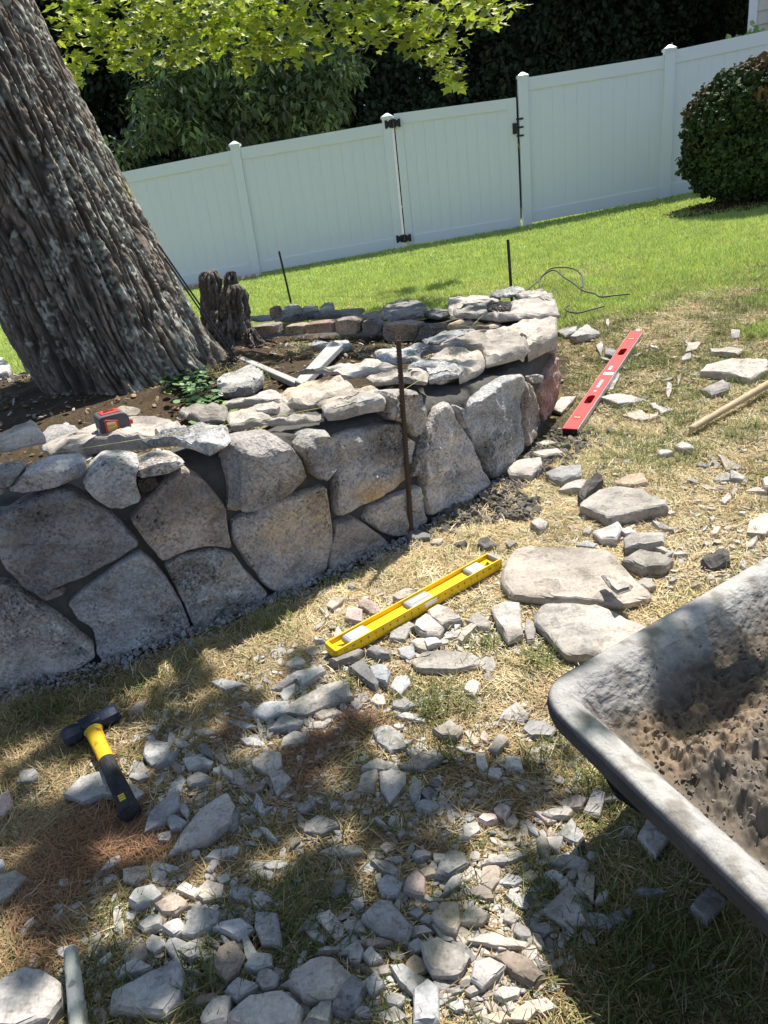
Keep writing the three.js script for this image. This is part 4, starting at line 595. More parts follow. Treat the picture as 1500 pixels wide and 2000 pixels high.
// ================================================================ IN AND ABOUT THE RING
function barkPiece(base, top, r0, r1, sd, o = {}) { // a weathered, knobbly wooden stub
  const nt = 90, ny = 80, pos = [], cl = [], idx = [], uv = [];
  for (let j = 0; j <= ny; j++) for (let i = 0; i <= nt; i++) {
    const f = j / ny, t = (i % nt) / nt * 6.28318, c = base.clone().lerp(top, Math.min(f, 0.97)); let r = lerp(r0, r1, f) * (1 + 0.62 * fbm(Math.cos(t) * 1.7 + sd, f * 3.2, Math.sin(t) * 1.7, 3)); r *= 1 - 0.25 * sstep(0.55, 0.9, f + 0.35 * n3(Math.cos(t) * 2 + sd, 3, Math.sin(t) * 2));
    r *= f > 0.86 ? Math.sqrt(Math.max(0, 1 - ((f - 0.86) / 0.14) ** 2)) : 1; if (f < 0.15) r *= 1 + (0.15 - f) * (o.flare ?? 2.5);
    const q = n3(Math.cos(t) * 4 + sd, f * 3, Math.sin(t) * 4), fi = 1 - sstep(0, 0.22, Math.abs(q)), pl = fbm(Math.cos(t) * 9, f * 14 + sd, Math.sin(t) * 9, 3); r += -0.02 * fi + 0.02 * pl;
    pos.push(c.x + Math.cos(t) * r - base.x, c.y - base.y + (o.up ?? 0), c.z + Math.sin(t) * r * (o.sq ?? 1) - base.z); uv.push(i / nt * 3, f * 2);
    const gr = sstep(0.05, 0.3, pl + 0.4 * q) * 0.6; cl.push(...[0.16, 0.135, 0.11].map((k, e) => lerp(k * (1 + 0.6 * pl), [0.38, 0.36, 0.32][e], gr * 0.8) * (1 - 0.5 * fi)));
  }
  for (let j = 0; j < ny; j++) for (let i = 0; i < nt; i++) { const a = j * (nt + 1) + i, b = a + nt + 1; idx.push(a, b, a + 1, a + 1, b, b + 1); }
  const G = new THREE.BufferGeometry(); G.setAttribute('position', new THREE.Float32BufferAttribute(pos, 3)); G.setAttribute('color', new THREE.Float32BufferAttribute(cl, 3)); G.setAttribute('uv', new THREE.Float32BufferAttribute(uv, 2)); G.setIndex(idx); G.computeVertexNormals(); return G;
}
{
  const zz = -4.85, b = atZ(442, 668, zz), t = thing('tree_stump', 'weathered two pronged grey stump standing just behind the leaning trunk', 'stump', b);
  const pr = (u0, v0, u1, v1, w0, w1, dz, sd, o) => { const k = -(zz + dz) / FPX, p0 = atZ(u0, v0, zz + dz), p1 = atZ(u1, v1, zz + dz), m = meshOf('prong', barkPiece(p0, p1, w0 * k * 1.15, w1 * k * 1.25, sd, o), M.bark, t); m.position.copy(p0).sub(b); };
  pr(425, 672, 408, 524, 24, 18, -0.05, 2); pr(452, 680, 452, 552, 26, 20, 0.02, 5); pr(447, 640, 451, 526, 19, 10, 0, 9); pr(432, 690, 432, 600, 26, 22, 0.03, 31); pr(470, 678, 468, 560, 17, 13, -0.04, 12); pr(500, 712, 488, 640, 24, 10, 0.12, 17, { flare: 4 });
}
const rodGeo = (a, b, r, n = 8) => new THREE.TubeGeometry(new THREE.LineCurve3(V(0, 0, 0), b.clone().sub(a)), 1, r, n, false);
function rod(name, label, cat, a, b, r, mat, group) { const m = meshOf(name, rodGeo(a, b, r), mat); m.position.copy(a); return finish(m, label, cat, group); }
rod('metal_stake', 'thin dark metal stake leaning against the right side of the trunk, upper of the pair', 'stake', atY(464, 702, 0.42), atZ(308, 476, -4.02), 0.005, M.steel);
rod('metal_stake', 'thin dark metal stake leaning against the right side of the trunk, lower of the pair', 'stake', atY(459, 706, 0.42), atZ(322, 504, -3.98), 0.005, M.steel);
rod('metal_stake', 'dark stake lying at the foot of the trunk beside the grey plank, upper one', 'stake', atY(412, 684, 0.45), atY(462, 706, 0.43), 0.008, M.steel);
rod('metal_stake', 'dark stake lying at the foot of the trunk beside the grey plank, lower one', 'stake', atY(410, 692, 0.44), atY(458, 713, 0.42), 0.008, M.steel);
function plank(label, P, y, th) { const Q = P.map(p => atY(p[0], p[1], y)), o = Q[0].clone(), sh = new THREE.Shape(Q.map(q => new THREE.Vector2(q.x - o.x, -(q.z - o.z)))), G = new THREE.ExtrudeGeometry(sh, { depth: th, bevelEnabled: true, bevelSize: 0.003, bevelThickness: 0.003, bevelSegments: 1 }); G.rotateX(-Math.PI / 2); const m = meshOf('plank', G, M.board); m.position.set(o.x, y - th, o.z); finish(m, label, 'plank', undefined); }
plank('grey plank running from the two pronged stump to the capstones', [[462, 698], [470, 695], [585, 743], [576, 749]], 0.42, 0.022);
plank('grey plank lying slantwise onto the flat stones inside the ring', [[577, 744], [592, 752], [668, 674], [648, 666]], 0.43, 0.025);
const S = (name, label, z, tone, th, a, o = {}) => { const R = layStone(pix(z, a), th, tone, o), m = meshOf(name, R.G, name === 'loose_stone' ? M.stone : M.fresh); m.position.copy(R.org); return finish(m, label, o.cat ?? 'stone', o.group); };
S('loose_stone', 'grey faceted stone on the soil between the trunk and the capstones', 'z1', 'g', 0.17, [850, 505, 870, 460, 900, 445, 985, 412, 1028, 450, 1030, 492, 990, 540, 925, 556, 870, 556, 850, 535], { plane: 0.41, chops: 7 });
S('loose_stone', 'rounded brown stone half buried behind the tape measure', 'z1', 'w', 0.09, [440, 600, 480, 580, 530, 590, 552, 610, 540, 640, 470, 640], { plane: 0.47 });
S('loose_stone', 'dull grey rounded stone in the shade left of the tape measure', 'z1', 'd', 0.13, [158, 720, 190, 665, 250, 642, 290, 660, 335, 695, 250, 735, 190, 760], { plane: 0.48 });
S('loose_stone', 'flat grey stone under the end of the slanting plank', 'z4', 'b', 0.05, [345, 300, 380, 255, 450, 262, 520, 252, 550, 300, 500, 325, 420, 320], { plane: 0.36 });
S('loose_stone', 'small flat grey stone left of the slanting plank', 'z4', 'b', 0.04, [322, 325, 345, 310, 400, 325, 385, 345, 340, 340], { plane: 0.36 });
S('loose_stone', 'grey splintered stone at the root of the two pronged stump', 'z4', 'b', 0.05, [182, 320, 230, 330, 258, 360, 215, 365, 190, 350], { plane: 0.38 });
S('loose_stone', 'small pale stone on the soil between stump and low back wall', 'z4', 'g', 0.04, [278, 298, 300, 290, 330, 296, 310, 310], { plane: 0.36 });
S('loose_stone', 'thin blue grey shard on the soil in the middle of the ring', 'z4', 'b', 0.025, [530, 385, 550, 370, 580, 392, 560, 400], { plane: 0.36 });
S('loose_stone', 'small pale stone on the soil near the joint of the planks', 'z4', 'b', 0.03, [400, 410, 425, 398, 440, 415, 420, 430], { plane: 0.37 });
S('loose_stone', 'dark rounded stone on top of the low back wall, by the black stake', 'z4', 'd', 0.12, [220, 125, 255, 100, 300, 96, 322, 115, 318, 148, 250, 160, 225, 150], { plane: 0.43 });
S('loose_stone', 'dark middle stone of three on the low back wall', 'z4', 'd', 0.08, [322, 118, 355, 104, 395, 108, 398, 132, 350, 142, 325, 138], { plane: 0.43 });
S('loose_stone', 'dark stone third from the black stake on the low back wall', 'z4', 'd', 0.1, [400, 118, 430, 94, 465, 95, 472, 135, 440, 150, 402, 142], { plane: 0.43 });
S('loose_stone', 'large dark boulder heaped on the low back wall, before the lawn', 'z4', 'd', 0.2, [690, 120, 720, 88, 760, 76, 840, 82, 880, 102, 887, 140, 850, 162, 740, 160, 695, 150], { plane: 0.44, chops: 7 });
S('loose_stone', 'small dark stone leaning on the large boulder of the back wall', 'z4', 'd', 0.08, [680, 150, 700, 130, 740, 140, 730, 165, 690, 168], { plane: 0.44 });
S('loose_stone', 'small tan stone lying on the sunny capstones', 'z4', 'c', 0.035, [98, 560, 130, 545, 200, 545, 228, 570, 210, 590, 120, 590], { plane: 0.563, round: 1 });
{ // short post with a rusty top by the back wall
  const a = atY(545, 651, 0.36), t = thing('short_pipe', 'short grey pipe with a rusty knob at the low back wall', 'pipe', a), p = new THREE.CylinderGeometry(0.018, 0.018, 0.13, 12); p.translate(0, 0.06, 0); meshOf('pipe', p, M.board, t);
  const R = rockGeo([[-0.045, -0.03], [0.04, -0.035], [0.05, 0.03], [-0.03, 0.04]], 0.11, 0.19, (x, z, c) => V(x, c, z), { tone: 'w' }); const m = meshOf('knob', R.G, M.stone, t); m.position.copy(R.org);
}
{ // twigs, bark flakes and dead leaves on the soil inside the ring
  const r = rng(81), ms = [], cs = []; for (let i = 0; i < 2600; i++) { const x = lerp(-2.3, 0.85, r()), z = lerp(-5.1, -2.4, r()); if (ringDist(x, z) > -0.27 || Math.hypot(x + 1.38, z + 4.1) < 0.46) continue; const e = 0.008 + 0.022 * r() * r(); ms.push(new THREE.Matrix4().compose(V(x, g(x, z) + 0.012 * r(), z), new THREE.Quaternion().setFromEuler(new THREE.Euler((r() - 0.5) * 1.2, r() * 6.3, (r() - 0.5) * 1.2)), V(e * (0.6 + r()), e * 0.25, e * (0.3 + 0.5 * r())))); const q = r(), v = 0.6 + 0.7 * r(); cs.push(q < 0.5 ? col(0.13 * v, 0.09 * v, 0.055 * v) : q < 0.8 ? col(0.3 * v, 0.22 * v, 0.13 * v) : col(0.4 * v, 0.38 * v, 0.35 * v)); }
  const s = scatter('leaf_litter', new THREE.IcosahedronGeometry(1, 0), std({ color: col(1, 1, 1), roughness: 1 }), ms, null, cs); s.userData.label = 'dead leaves, bark flakes and grit on the dark soil inside the ring'; s.userData.category = 'litter';
}
{ // ground ivy at the foot of the trunk
  const r = rng(71), ms = [], cs = [], sh = new THREE.CircleGeometry(0.5, 9); sh.rotateX(-Math.PI / 2); const p = sh.attributes.position; for (let i = 0; i < p.count; i++) p.setY(i, 0.35 * (p.getX(i) ** 2 + p.getZ(i) ** 2));
  for (const [u, v, q, n] of [[345, 720, 26, 60], [320, 690, 16, 24], [370, 740, 26, 70], [390, 770, 26, 70], [360, 760, 26, 50], [385, 795, 22, 46], [420, 790, 18, 26], [330, 735, 20, 40], [410, 745, 16, 26], [430, 775, 12, 14], [460, 790, 10, 8]])
    for (let i = 0; i < n; i++) { const a = r() * 6.283, l = Math.sqrt(r()) * q, w = atY(u + Math.cos(a) * l * 1.4, v + Math.sin(a) * l, 0.45); ms.push(pose(V(w.x, g(w.x, w.z) + 0.015 + 0.05 * r(), w.z), (r() - 0.3) * 0.7, r() * 6.3, (r() - 0.5) * 0.7, 0.022 + 0.022 * r())); cs.push(col(0.07, 0.16, 0.06).lerp(col(0.2, 0.3, 0.05), r() * r())); }
  const s = scatter('ground_ivy', sh, std({ color: col(1, 1, 1), roughness: 0.5, side: THREE.DoubleSide }), ms, null, cs); s.userData.label = 'low round leaved green ivy at the foot of the trunk'; s.userData.category = 'ivy';
}
{ // rebar by the wall: a ribbed rod
  const a = onGround(804, 1048), b = V(0, 0, 0), top = atZ(778, 665, a.z + 0.01); b.copy(top);
  const gs = [new THREE.CylinderGeometry(0.0082, 0.0082, 1, 10)], L = a.distanceTo(b); gs[0].scale(1, L, 1); gs[0].translate(0, L / 2, 0);
  for (let k = 0; k < L / 0.011; k++) { const q = new THREE.TorusGeometry(0.0085, 0.0014, 5, 12); q.rotateX(Math.PI / 2 + 0.3); q.translate(0, 0.01 + k * 0.011, 0); gs.push(q); }
  const m = meshOf('rebar_stake', mergeGeometries(gs), M.rust); m.position.copy(a); m.quaternion.setFromUnitVectors(V(0, 1, 0), b.clone().sub(a).normalize()); finish(m, 'rusty ribbed rebar stake driven upright in front of the wall', 'stake');
}
function stake(label, u0, v0, u1, v1, y, sunk) { const a = atY(u0, v0, y), b = atZ(u1, v1, a.z); const m = meshOf('line_stake', rodGeo(a.clone().lerp(b, -sunk), b, 0.0095), M.black); m.position.copy(a.clone().lerp(b, -sunk)); return [finish(m, label, 'stake'), a, b]; }
stake('black line stake in the lawn behind the low back wall, nearer the stump', 568, 590, 545, 491, 0.36, 0.6);
stake('black line stake in the lawn behind the right end of the wall', 999, 574, 992, 468, 0.5, 1.2);
function line(label, pts) { const cv = new THREE.CatmullRomCurve3(pts, false, 'catmullrom', 0.05), m = meshOf('mason_line', new THREE.TubeGeometry(cv, 24, 0.0008, 5, false), M.string); return finish(m, label, 'string'); }
const kn = atY(786, 763, 0.565), k2 = atY(999, 566, 0.53), k1 = atY(565, 580, 0.5);
line('yellow mason line along the front capstones to the rebar', [atY(-60, 902, 0.63), atY(95, 886, 0.63), atY(400, 838, 0.6), atY(640, 794, 0.582), kn]);
line('yellow mason line from the rebar over the capstones to the right stake', [kn, atY(830, 735, 0.583), atY(930, 628, 0.56), k2]);
line('pale mason line between the two black stakes', [k2, atY(780, 578, 0.51), k1]);
line('pale mason line low across the lawn behind the back wall', [atY(484, 621, 0.5), atY(560, 610, 0.5), atY(760, 586, 0.52), k2.clone().add(V(0, -0.02, 0))]);
{ // extension cord, looped on the lawn
  const L = (a, y) => { const P = []; for (let i = 0; i < a.length; i += 3) { const p = onGround(a[i], a[i + 1], a[i + 2] + 0.045); P.push(p); } return new THREE.CatmullRomCurve3(P); };
  const t = thing('power_cord', 'dark power cord looped on the grass beyond the red level', 'cord', V(0, 0, 0));
  for (const a of [[1022, 572, 0.03, 1052, 548, 0.03, 1075, 525, 0.06, 1110, 523, 0.07, 1134, 535, 0.06, 1139, 552, 0.03, 1135, 562, 0.02], [1062, 574, 0.01, 1055, 560, 0.02, 1056, 542, 0.04, 1075, 529, 0.08, 1105, 544, 0.09, 1120, 553, 0.07, 1140, 568, 0.03, 1160, 573, 0.01, 1175, 580, 0.01, 1200, 577, 0.01, 1230, 574, 0.0], [1180, 598, 0.0, 1150, 606, 0.01, 1128, 611, 0.02, 1112, 609, 0.02, 1104, 602, 0.02, 1112, 596, 0.01]]) meshOf('cord_run', new THREE.TubeGeometry(L(a), 60, 0.0055, 7, false), M.cord, t);
  const pl = new THREE.CylinderGeometry(0.011, 0.008, 0.06, 10); pl.rotateZ(1.4); const m = meshOf('plug', pl, M.cord, t); m.position.copy(onGround(1184, 580, 0.02));
}

// ================================================================ TOOLS
function frame(a, b, name, label, cat, up = V(0, 1, 0)) { const o = thing(name, label, cat, a), x = b.clone().sub(a).normalize(), z = new THREE.Vector3().crossVectors(x, up).normalize(), y = new THREE.Vector3().crossVectors(z, x); o.quaternion.setFromRotationMatrix(new THREE.Matrix4().makeBasis(x, y, z)); return [o, a.distanceTo(b)]; }
const canvasTex = (w, h, draw) => { const c = document.createElement('canvas'); c.width = w; c.height = h; draw(c.getContext('2d'), w, h); const t = new THREE.CanvasTexture(c); t.colorSpace = THREE.SRGBColorSpace; t.anisotropy = 8; return t; };
const wearTex = (base, seed, dirt) => dataTex(256, (u, v) => { const q = tf(u, v, 6, seed, 5), k = 1 - dirt * sstep(0.05, 0.45, q) + 0.06 * tn(u, v, 90, seed + 7), s = sstep(0.32, 0.4, tn(u * 1.0, v, 40, seed + 2)) * 0.25; return base.map(b => lerp(b * k, 0.55, s * dirt)); }, true);
{ // yellow I-beam level: web flat, flanges upright
  const a = onGround(648, 1272, 0.03), b = onGround(967, 1094, 0.03), [t, L] = frame(a, b, 'yellow_level', 'yellow I-beam spirit level lying in the straw before the wall', 'spirit level');
  const ym = std({ map: wearTex([0.95, 0.78, 0.05], 3, 0.22), roughness: 0.4 }), grey = std({ color: col(0.3, 0.31, 0.32), roughness: 0.5 }), white = std({ color: col(0.8, 0.8, 0.78), roughness: 0.3 }), w = 0.027;
  const sh = new THREE.Shape([[0, -w], [L, -w], [L, w], [0, w]].map(p => new THREE.Vector2(...p))), tri = (x, d) => new THREE.Path([[x, -0.012], [x + d, 0.002], [x + d * 0.3, 0.013]].map(p => new THREE.Vector2(...p)));
  sh.holes.push(tri(0.022, 0.026), tri(L - 0.022, -0.026));
  const web = new THREE.ExtrudeGeometry(sh, { depth: 0.004, bevelEnabled: false }); web.rotateX(Math.PI / 2); web.translate(0, 0.002, 0); meshOf('web', web, ym, t);
  for (const s of [-1, 1]) { const f = new RoundedBoxGeometry(L, 0.034, 0.0045, 2, 0.0012); f.translate(L / 2, 0, s * (w + 0.001)); meshOf('flange', f, ym, t); }
  const tex = canvasTex(2048, 112, (x, W2, H2) => { x.fillStyle = 'rgb(246,205,20)'; x.fillRect(0, 0, W2, H2); x.fillStyle = 'rgb(35,30,15)'; x.font = 'bold 40px sans-serif'; x.textAlign = 'center'; for (let i = 1; i < 24; i++) { const px = i / 24 * W2; x.fillText(String(i <= 12 ? 12 - i : i - 12).replace(/^0$/, ''), px, 52); for (let k = 0; k < 8; k++) x.fillRect(px + k * W2 / 192 - 1, H2 - (k === 0 ? 46 : k === 4 ? 34 : 22), 3, k === 0 ? 46 : k === 4 ? 34 : 22); } });
  const pg = new THREE.PlaneGeometry(L - 0.004, 0.03); pg.translate(L / 2, 0, w + 0.0042); meshOf('scale', pg, std({ map: tex, roughness: 0.4 }), t);
  for (const [x, lx, lz] of [[0.085, 0.078, 0.05], [L / 2, 0.088, 0.05], [L - 0.085, 0.064, 0.05]]) {
    const fr = new RoundedBoxGeometry(lx, 0.02, lz, 3, 0.009); fr.translate(x, 0.004, 0); const v = meshOf('vial_frame', fr, grey, t);
    const c = new RoundedBoxGeometry(lx * 0.74, 0.006, x === L / 2 ? 0.014 : lz * 0.68, 3, 0.003); c.translate(x, 0.0135, 0); meshOf('vial', c, white, v);
  }
  for (const x of [0.003, L - 0.003]) { const e = new RoundedBoxGeometry(0.012, 0.033, 2 * w, 2, 0.002); e.translate(x, 0.0, 0); meshOf('end_cap', e, x < 0.1 ? ym : grey, t); }
  const sl = new RoundedBoxGeometry(0.045, 0.012, 0.002, 2, 0.001); sl.translate(L / 2 + 0.02, 0.004, w + 0.005); meshOf('vial_window', sl, white, t);
}
{ // red box level with two hand holes
  const a = onGround(1113, 838, 0.03), b = onGround(1243, 648, 0.03), [t, L] = frame(a, b, 'red_level', 'long red box level with two hand holes on the dry grass', 'spirit level'), w = 0.031, th = 0.028;
  const sh = new THREE.Shape([[0, -w], [L, -w], [L, w], [0, w]].map(p => new THREE.Vector2(...p))), hole = x => { const h = new THREE.Path(), l = 0.05, q = 0.018; h.moveTo(x - l + q, -q); h.lineTo(x + l - q, -q); h.absarc(x + l - q, 0, q, -1.5708, 1.5708, false); h.lineTo(x - l + q, q); h.absarc(x - l + q, 0, q, 1.5708, 4.7124, false); return h; };
  sh.holes.push(hole(L * 0.25), hole(L * 0.745));
  const bx = new THREE.ExtrudeGeometry(sh, { depth: th - 0.004, bevelEnabled: true, bevelSize: 0.0015, bevelThickness: 0.002, bevelSegments: 2 }); bx.rotateX(Math.PI / 2); bx.translate(0, 0.002, 0);
  const pos = bx.attributes.position, uvs = bx.attributes.uv; for (let i = 0; i < pos.count; i++) uvs.setXY(i, pos.getX(i) / L, pos.getZ(i) / (2 * w) + 0.5);
  const tex = canvasTex(2048, 128, (x, W2, H2) => { x.fillStyle = 'rgb(214,52,52)'; x.fillRect(0, 0, W2, H2); const r = rng(3); for (let i = 0; i < 500; i++) { x.fillStyle = `rgba(${r() < 0.5 ? '240,130,120' : '150,25,30'},${0.06 + r() * 0.12})`; x.fillRect(r() * W2, r() * H2, 10 + r() * 70, 1 + r() * 3); } x.fillStyle = 'rgb(250,235,232)'; for (let i = 0; i < 11; i++) x.fillRect(W2 * 0.365 + i * 14, 52 + (i % 3) * 2, 9, 34 - (i % 2) * 5); x.fillRect(W2 * 0.325, 56, 18, 26); for (let i = 0; i < 6; i++) x.fillRect(W2 * 0.545 + i * 14, 56, 9, 32); });
  meshOf('box_beam', bx, std({ map: tex, roughness: 0.45 }), t);
  const silver = std({ color: col(0.6, 0.6, 0.58), roughness: 0.35, metalness: 0.3 }), white = std({ color: col(0.85, 0.82, 0.76), roughness: 0.3 }), yl = std({ color: col(0.62, 0.62, 0.3), roughness: 0.3 });
  for (const s of [-1, 1]) { const e = new RoundedBoxGeometry(L, th - 0.002, 0.003, 1, 0.001); e.translate(L / 2, -th / 2 + 0.002, s * (w + 0.0028)); meshOf('edge', e, silver, t); }
  for (const x of [0.002, L - 0.002]) { const e = new RoundedBoxGeometry(0.014, th + 0.003, 2 * w + 0.006, 2, 0.003); e.translate(x, -th / 2 + 0.0015, 0); meshOf('end_cap', e, M.black, t); }
  const cw = new RoundedBoxGeometry(0.035, 0.006, 0.05, 2, 0.002); cw.translate(L * 0.5, 0.003, 0.006); meshOf('centre_vial', cw, white, t);
  for (const x of [L * 0.09, L * 0.9]) { const c = new THREE.CylinderGeometry(0.021, 0.021, 0.004, 24); c.translate(x, 0.003, 0); const v = meshOf('vial_ring', c, std({ color: col(0.5, 0.06, 0.06) }), t); const q = new THREE.CapsuleGeometry(0.006, 0.022, 4, 10); q.rotateX(Math.PI / 2); q.translate(x, 0.001, 0); meshOf('vial', q, yl, v); }
}
{ // sledgehammer with a short fibreglass handle
  const a = onGround(178, 1418, 0.035), b = onGround(257, 1590, 0.03), [t, L] = frame(a, b, 'sledgehammer', 'short sledgehammer with a yellow and black grip lying on straw', 'hammer');
  const e0 = onGround(122, 1448, 0.03), e1 = onGround(226, 1388, 0.03), HL = e0.distanceTo(e1);
  const navy = std({ map: wearTex([0.13, 0.17, 0.25], 13, 0.5), roughness: 0.5, metalness: 0.2 });
  const pr = [[0.0001, -HL / 2], [0.0195, -HL / 2], [0.0245, -HL / 2 + 0.006], [0.026, -HL / 2 + 0.02], [0.0235, -HL * 0.24], [0.0205, -HL * 0.16], [0.022, 0], [0.0205, HL * 0.16], [0.0235, HL * 0.24], [0.026, HL / 2 - 0.02], [0.0245, HL / 2 - 0.006], [0.0195, HL / 2], [0.0001, HL / 2]].map(p => new THREE.Vector2(...p));
  let hg = new THREE.LatheGeometry(pr, 8, Math.PI / 8); hg = toCreasedNormals(hg, 0.5); const eye = new RoundedBoxGeometry(0.05, 0.05, 0.042, 2, 0.008).toNonIndexed(); const hd = mergeGeometries([hg, eye]);
  const head = meshOf('head', hd, navy, t), inv = t.quaternion.clone().invert(), dl = e1.clone().sub(e0).normalize().applyQuaternion(inv); dl.y *= 0.2; dl.normalize(); head.quaternion.setFromUnitVectors(V(0, 1, 0), dl); head.position.set(0, 0.002, 0);
  const prof = [[0.018, 0.02], [0.0185, 0.045], [0.0165, 0.1], [0.016, L * 0.42], [0.0175, L * 0.65], [0.0185, L * 0.88], [0.0215, L * 0.97], [0.02, L], [0.0001, L + 0.001]], cut = (i0, i1) => { const q = new THREE.LatheGeometry(prof.slice(i0, i1).map(p => new THREE.Vector2(...p)), 20); q.rotateZ(-Math.PI / 2); q.scale(1, 0.86, 1.12); return q; };
  meshOf('collar', cut(0, 4).scale(1, 1, 1), std({ map: wearTex([0.85, 0.68, 0.1], 23, 0.35), roughness: 0.5 }), t);
  const grip = meshOf('grip', cut(3, 9), std({ map: wearTex([0.16, 0.16, 0.17], 33, 0.5), roughness: 0.8 }), t);
  for (let k = 0; k < 3; k++) { const q = new RoundedBoxGeometry(0.005, 0.003, 0.014, 1, 0.001); q.translate(L * 0.86 + k * 0.008, 0.0165, 0.005); meshOf('stripe', q, std({ color: col(0.75, 0.55, 0.05) }), grip); }
  const rub = new THREE.TorusGeometry(0.017, 0.0035, 8, 20); rub.rotateY(Math.PI / 2); rub.scale(1, 0.9, 1.15); rub.translate(0.024, 0, 0); meshOf('ferrule', rub, std({ color: col(0.6, 0.42, 0.04), roughness: 0.5 }), t);
}
{ // tape measure on the wall
  const a = atY(204, 852, 0.575), b = atY(255, 839, 0.575), [t, L] = frame(a, b, 'tape_measure', 'grey and red tape measure on the sunny capstones', 'tape measure'), h = 0.054, d = 0.075;
  const hex = dataTex(256, (u, v) => { const f = 14, x = u * f, y = v * f * 1.1547, A = [x - Math.round(x), y / 2 - Math.round(y / 2)], B = [x - 0.5 - Math.round(x - 0.5), y / 2 - 0.5 - Math.round(y / 2 - 0.5)], l = q => Math.hypot(q[0], q[1] * 2 * 0.866), m = Math.min(l(A), l(B)), k = m < 0.4 ? 0.42 : 0.2; return [k, k, k * 1.02]; }, true);
  const sh = new THREE.Shape(); sh.moveTo(0, 0); sh.lineTo(L, 0); sh.lineTo(L, h * 0.62); sh.quadraticCurveTo(L, h, L * 0.72, h); sh.lineTo(L * 0.12, h); sh.quadraticCurveTo(0, h, 0, h * 0.8); sh.closePath();
  const body = new THREE.ExtrudeGeometry(sh, { depth: d, bevelEnabled: true, bevelSize: 0.005, bevelThickness: 0.006, bevelSegments: 3, curveSegments: 10 }); body.translate(0, 0.005, -d); const uv = body.attributes.uv; for (let i = 0; i < uv.count; i++) uv.setXY(i, uv.getX(i) / 0.09, uv.getY(i) / 0.09);
  const red = std({ color: col(0.55, 0.045, 0.035), roughness: 0.45 }); meshOf('case', body, std({ map: hex, roughness: 0.8 }), t);
  const top = new RoundedBoxGeometry(L * 0.74, 0.006, d * 0.62, 2, 0.003); top.translate(L * 0.47, h + 0.011, -d * 0.5); const tp = meshOf('red_top', top, red, t);
  for (const [x, z, l, r] of [[0.4, -0.42, 0.03, 0.5], [0.52, -0.55, 0.03, -0.6], [0.45, -0.62, 0.028, 0.1]]) { const q = new RoundedBoxGeometry(l, 0.003, 0.005, 1, 0.001); q.rotateY(r); q.translate(L * x, h + 0.0155, d * z); meshOf('emblem', q, std({ color: col(0.25, 0.02, 0.02) }), tp); }
  const rimS = new THREE.Shape([[L * 0.1, 0.004], [L * 0.6, 0.004], [L * 0.6, h * 0.7], [L * 0.16, h * 0.86], [L * 0.1, h * 0.8]].map(p => new THREE.Vector2(...p))); rimS.holes.push(new THREE.Path([[L * 0.15, 0.008], [L * 0.55, 0.008], [L * 0.55, h * 0.66], [L * 0.17, h * 0.78]].map(p => new THREE.Vector2(...p))));
  const rim = new THREE.ExtrudeGeometry(rimS, { depth: 0.004, bevelEnabled: true, bevelSize: 0.001, bevelThickness: 0.001, bevelSegments: 1 }); rim.translate(0, 0.005, 0.006); meshOf('window_rim', rim, red, t);
  const lab = new RoundedBoxGeometry(L * 0.38, h * 0.6, 0.002, 1, 0.001); lab.translate(L * 0.36, 0.028, 0.0075); const tex = canvasTex(128, 96, (x) => { x.fillStyle = 'rgb(226,190,96)'; x.fillRect(0, 0, 128, 96); x.fillStyle = 'rgb(245,235,205)'; x.fillRect(0, 0, 128, 26); x.fillStyle = 'rgb(150,105,40)'; for (let i = 0; i < 9; i++) x.fillRect(8 + i * 13, 60, 3, 30); x.fillRect(10, 40, 90, 5); }); meshOf('tape_window', lab, std({ map: tex, roughness: 0.4 }), t);
  const tab = new RoundedBoxGeometry(0.012, 0.016, 0.02, 2, 0.003); tab.translate(L + 0.008, 0.026, -0.006); meshOf('lock_tab', tab, red, t);
  const hook = new RoundedBoxGeometry(0.004, 0.03, 0.026, 1, 0.001); hook.translate(-0.008, 0.012, -0.02); meshOf('hook', hook, std({ color: col(0.55, 0.55, 0.52), metalness: 0.6, roughness: 0.4 }), t);
  t.rotateY(0.0);
}
{ // wooden tool handle at the right edge
  const a = onGround(1352, 836, 0.035), b = onGround(1530, 733, 0.05), m = meshOf('tool_handle', limbGeo([V(0, 0, 0), b.clone().sub(a).multiplyScalar(0.5), b.clone().sub(a).multiplyScalar(1.5)], 0.0135, 0.016, 14, 12, 0.01), M.wood); m.position.copy(a); finish(m, 'pale wooden tool handle lying on the grass at the right edge', 'handle');
  const cap = new THREE.SphereGeometry(0.0134, 12, 8); meshOf('handle_end', cap, M.wood, m);
}
{ // worn chisel shank reaching in at the bottom left
  const a = onGround(138, 1858, 0.045), b = onGround(152, 1990, 0.045), d = b.clone().sub(a), m = meshOf('stone_chisel', limbGeo([V(0, 0, 0), d.clone().multiplyScalar(0.5), d.clone().multiplyScalar(2.6)], 0.0125, 0.0185, 16, 12, 0.02), std({ map: wearTex([0.74, 0.74, 0.7], 43, 0.3), roughness: 0.6, metalness: 0.1 })); m.position.copy(a); finish(m, 'worn grey tool shaft with faded blue paint at the bottom left', 'tool');
  const cp = new THREE.SphereGeometry(0.0126, 12, 8); cp.scale(1, 0.5, 1); meshOf('struck_end', cp, std({ color: col(0.6, 0.58, 0.53) }), m);
}

let heapCrumbs;
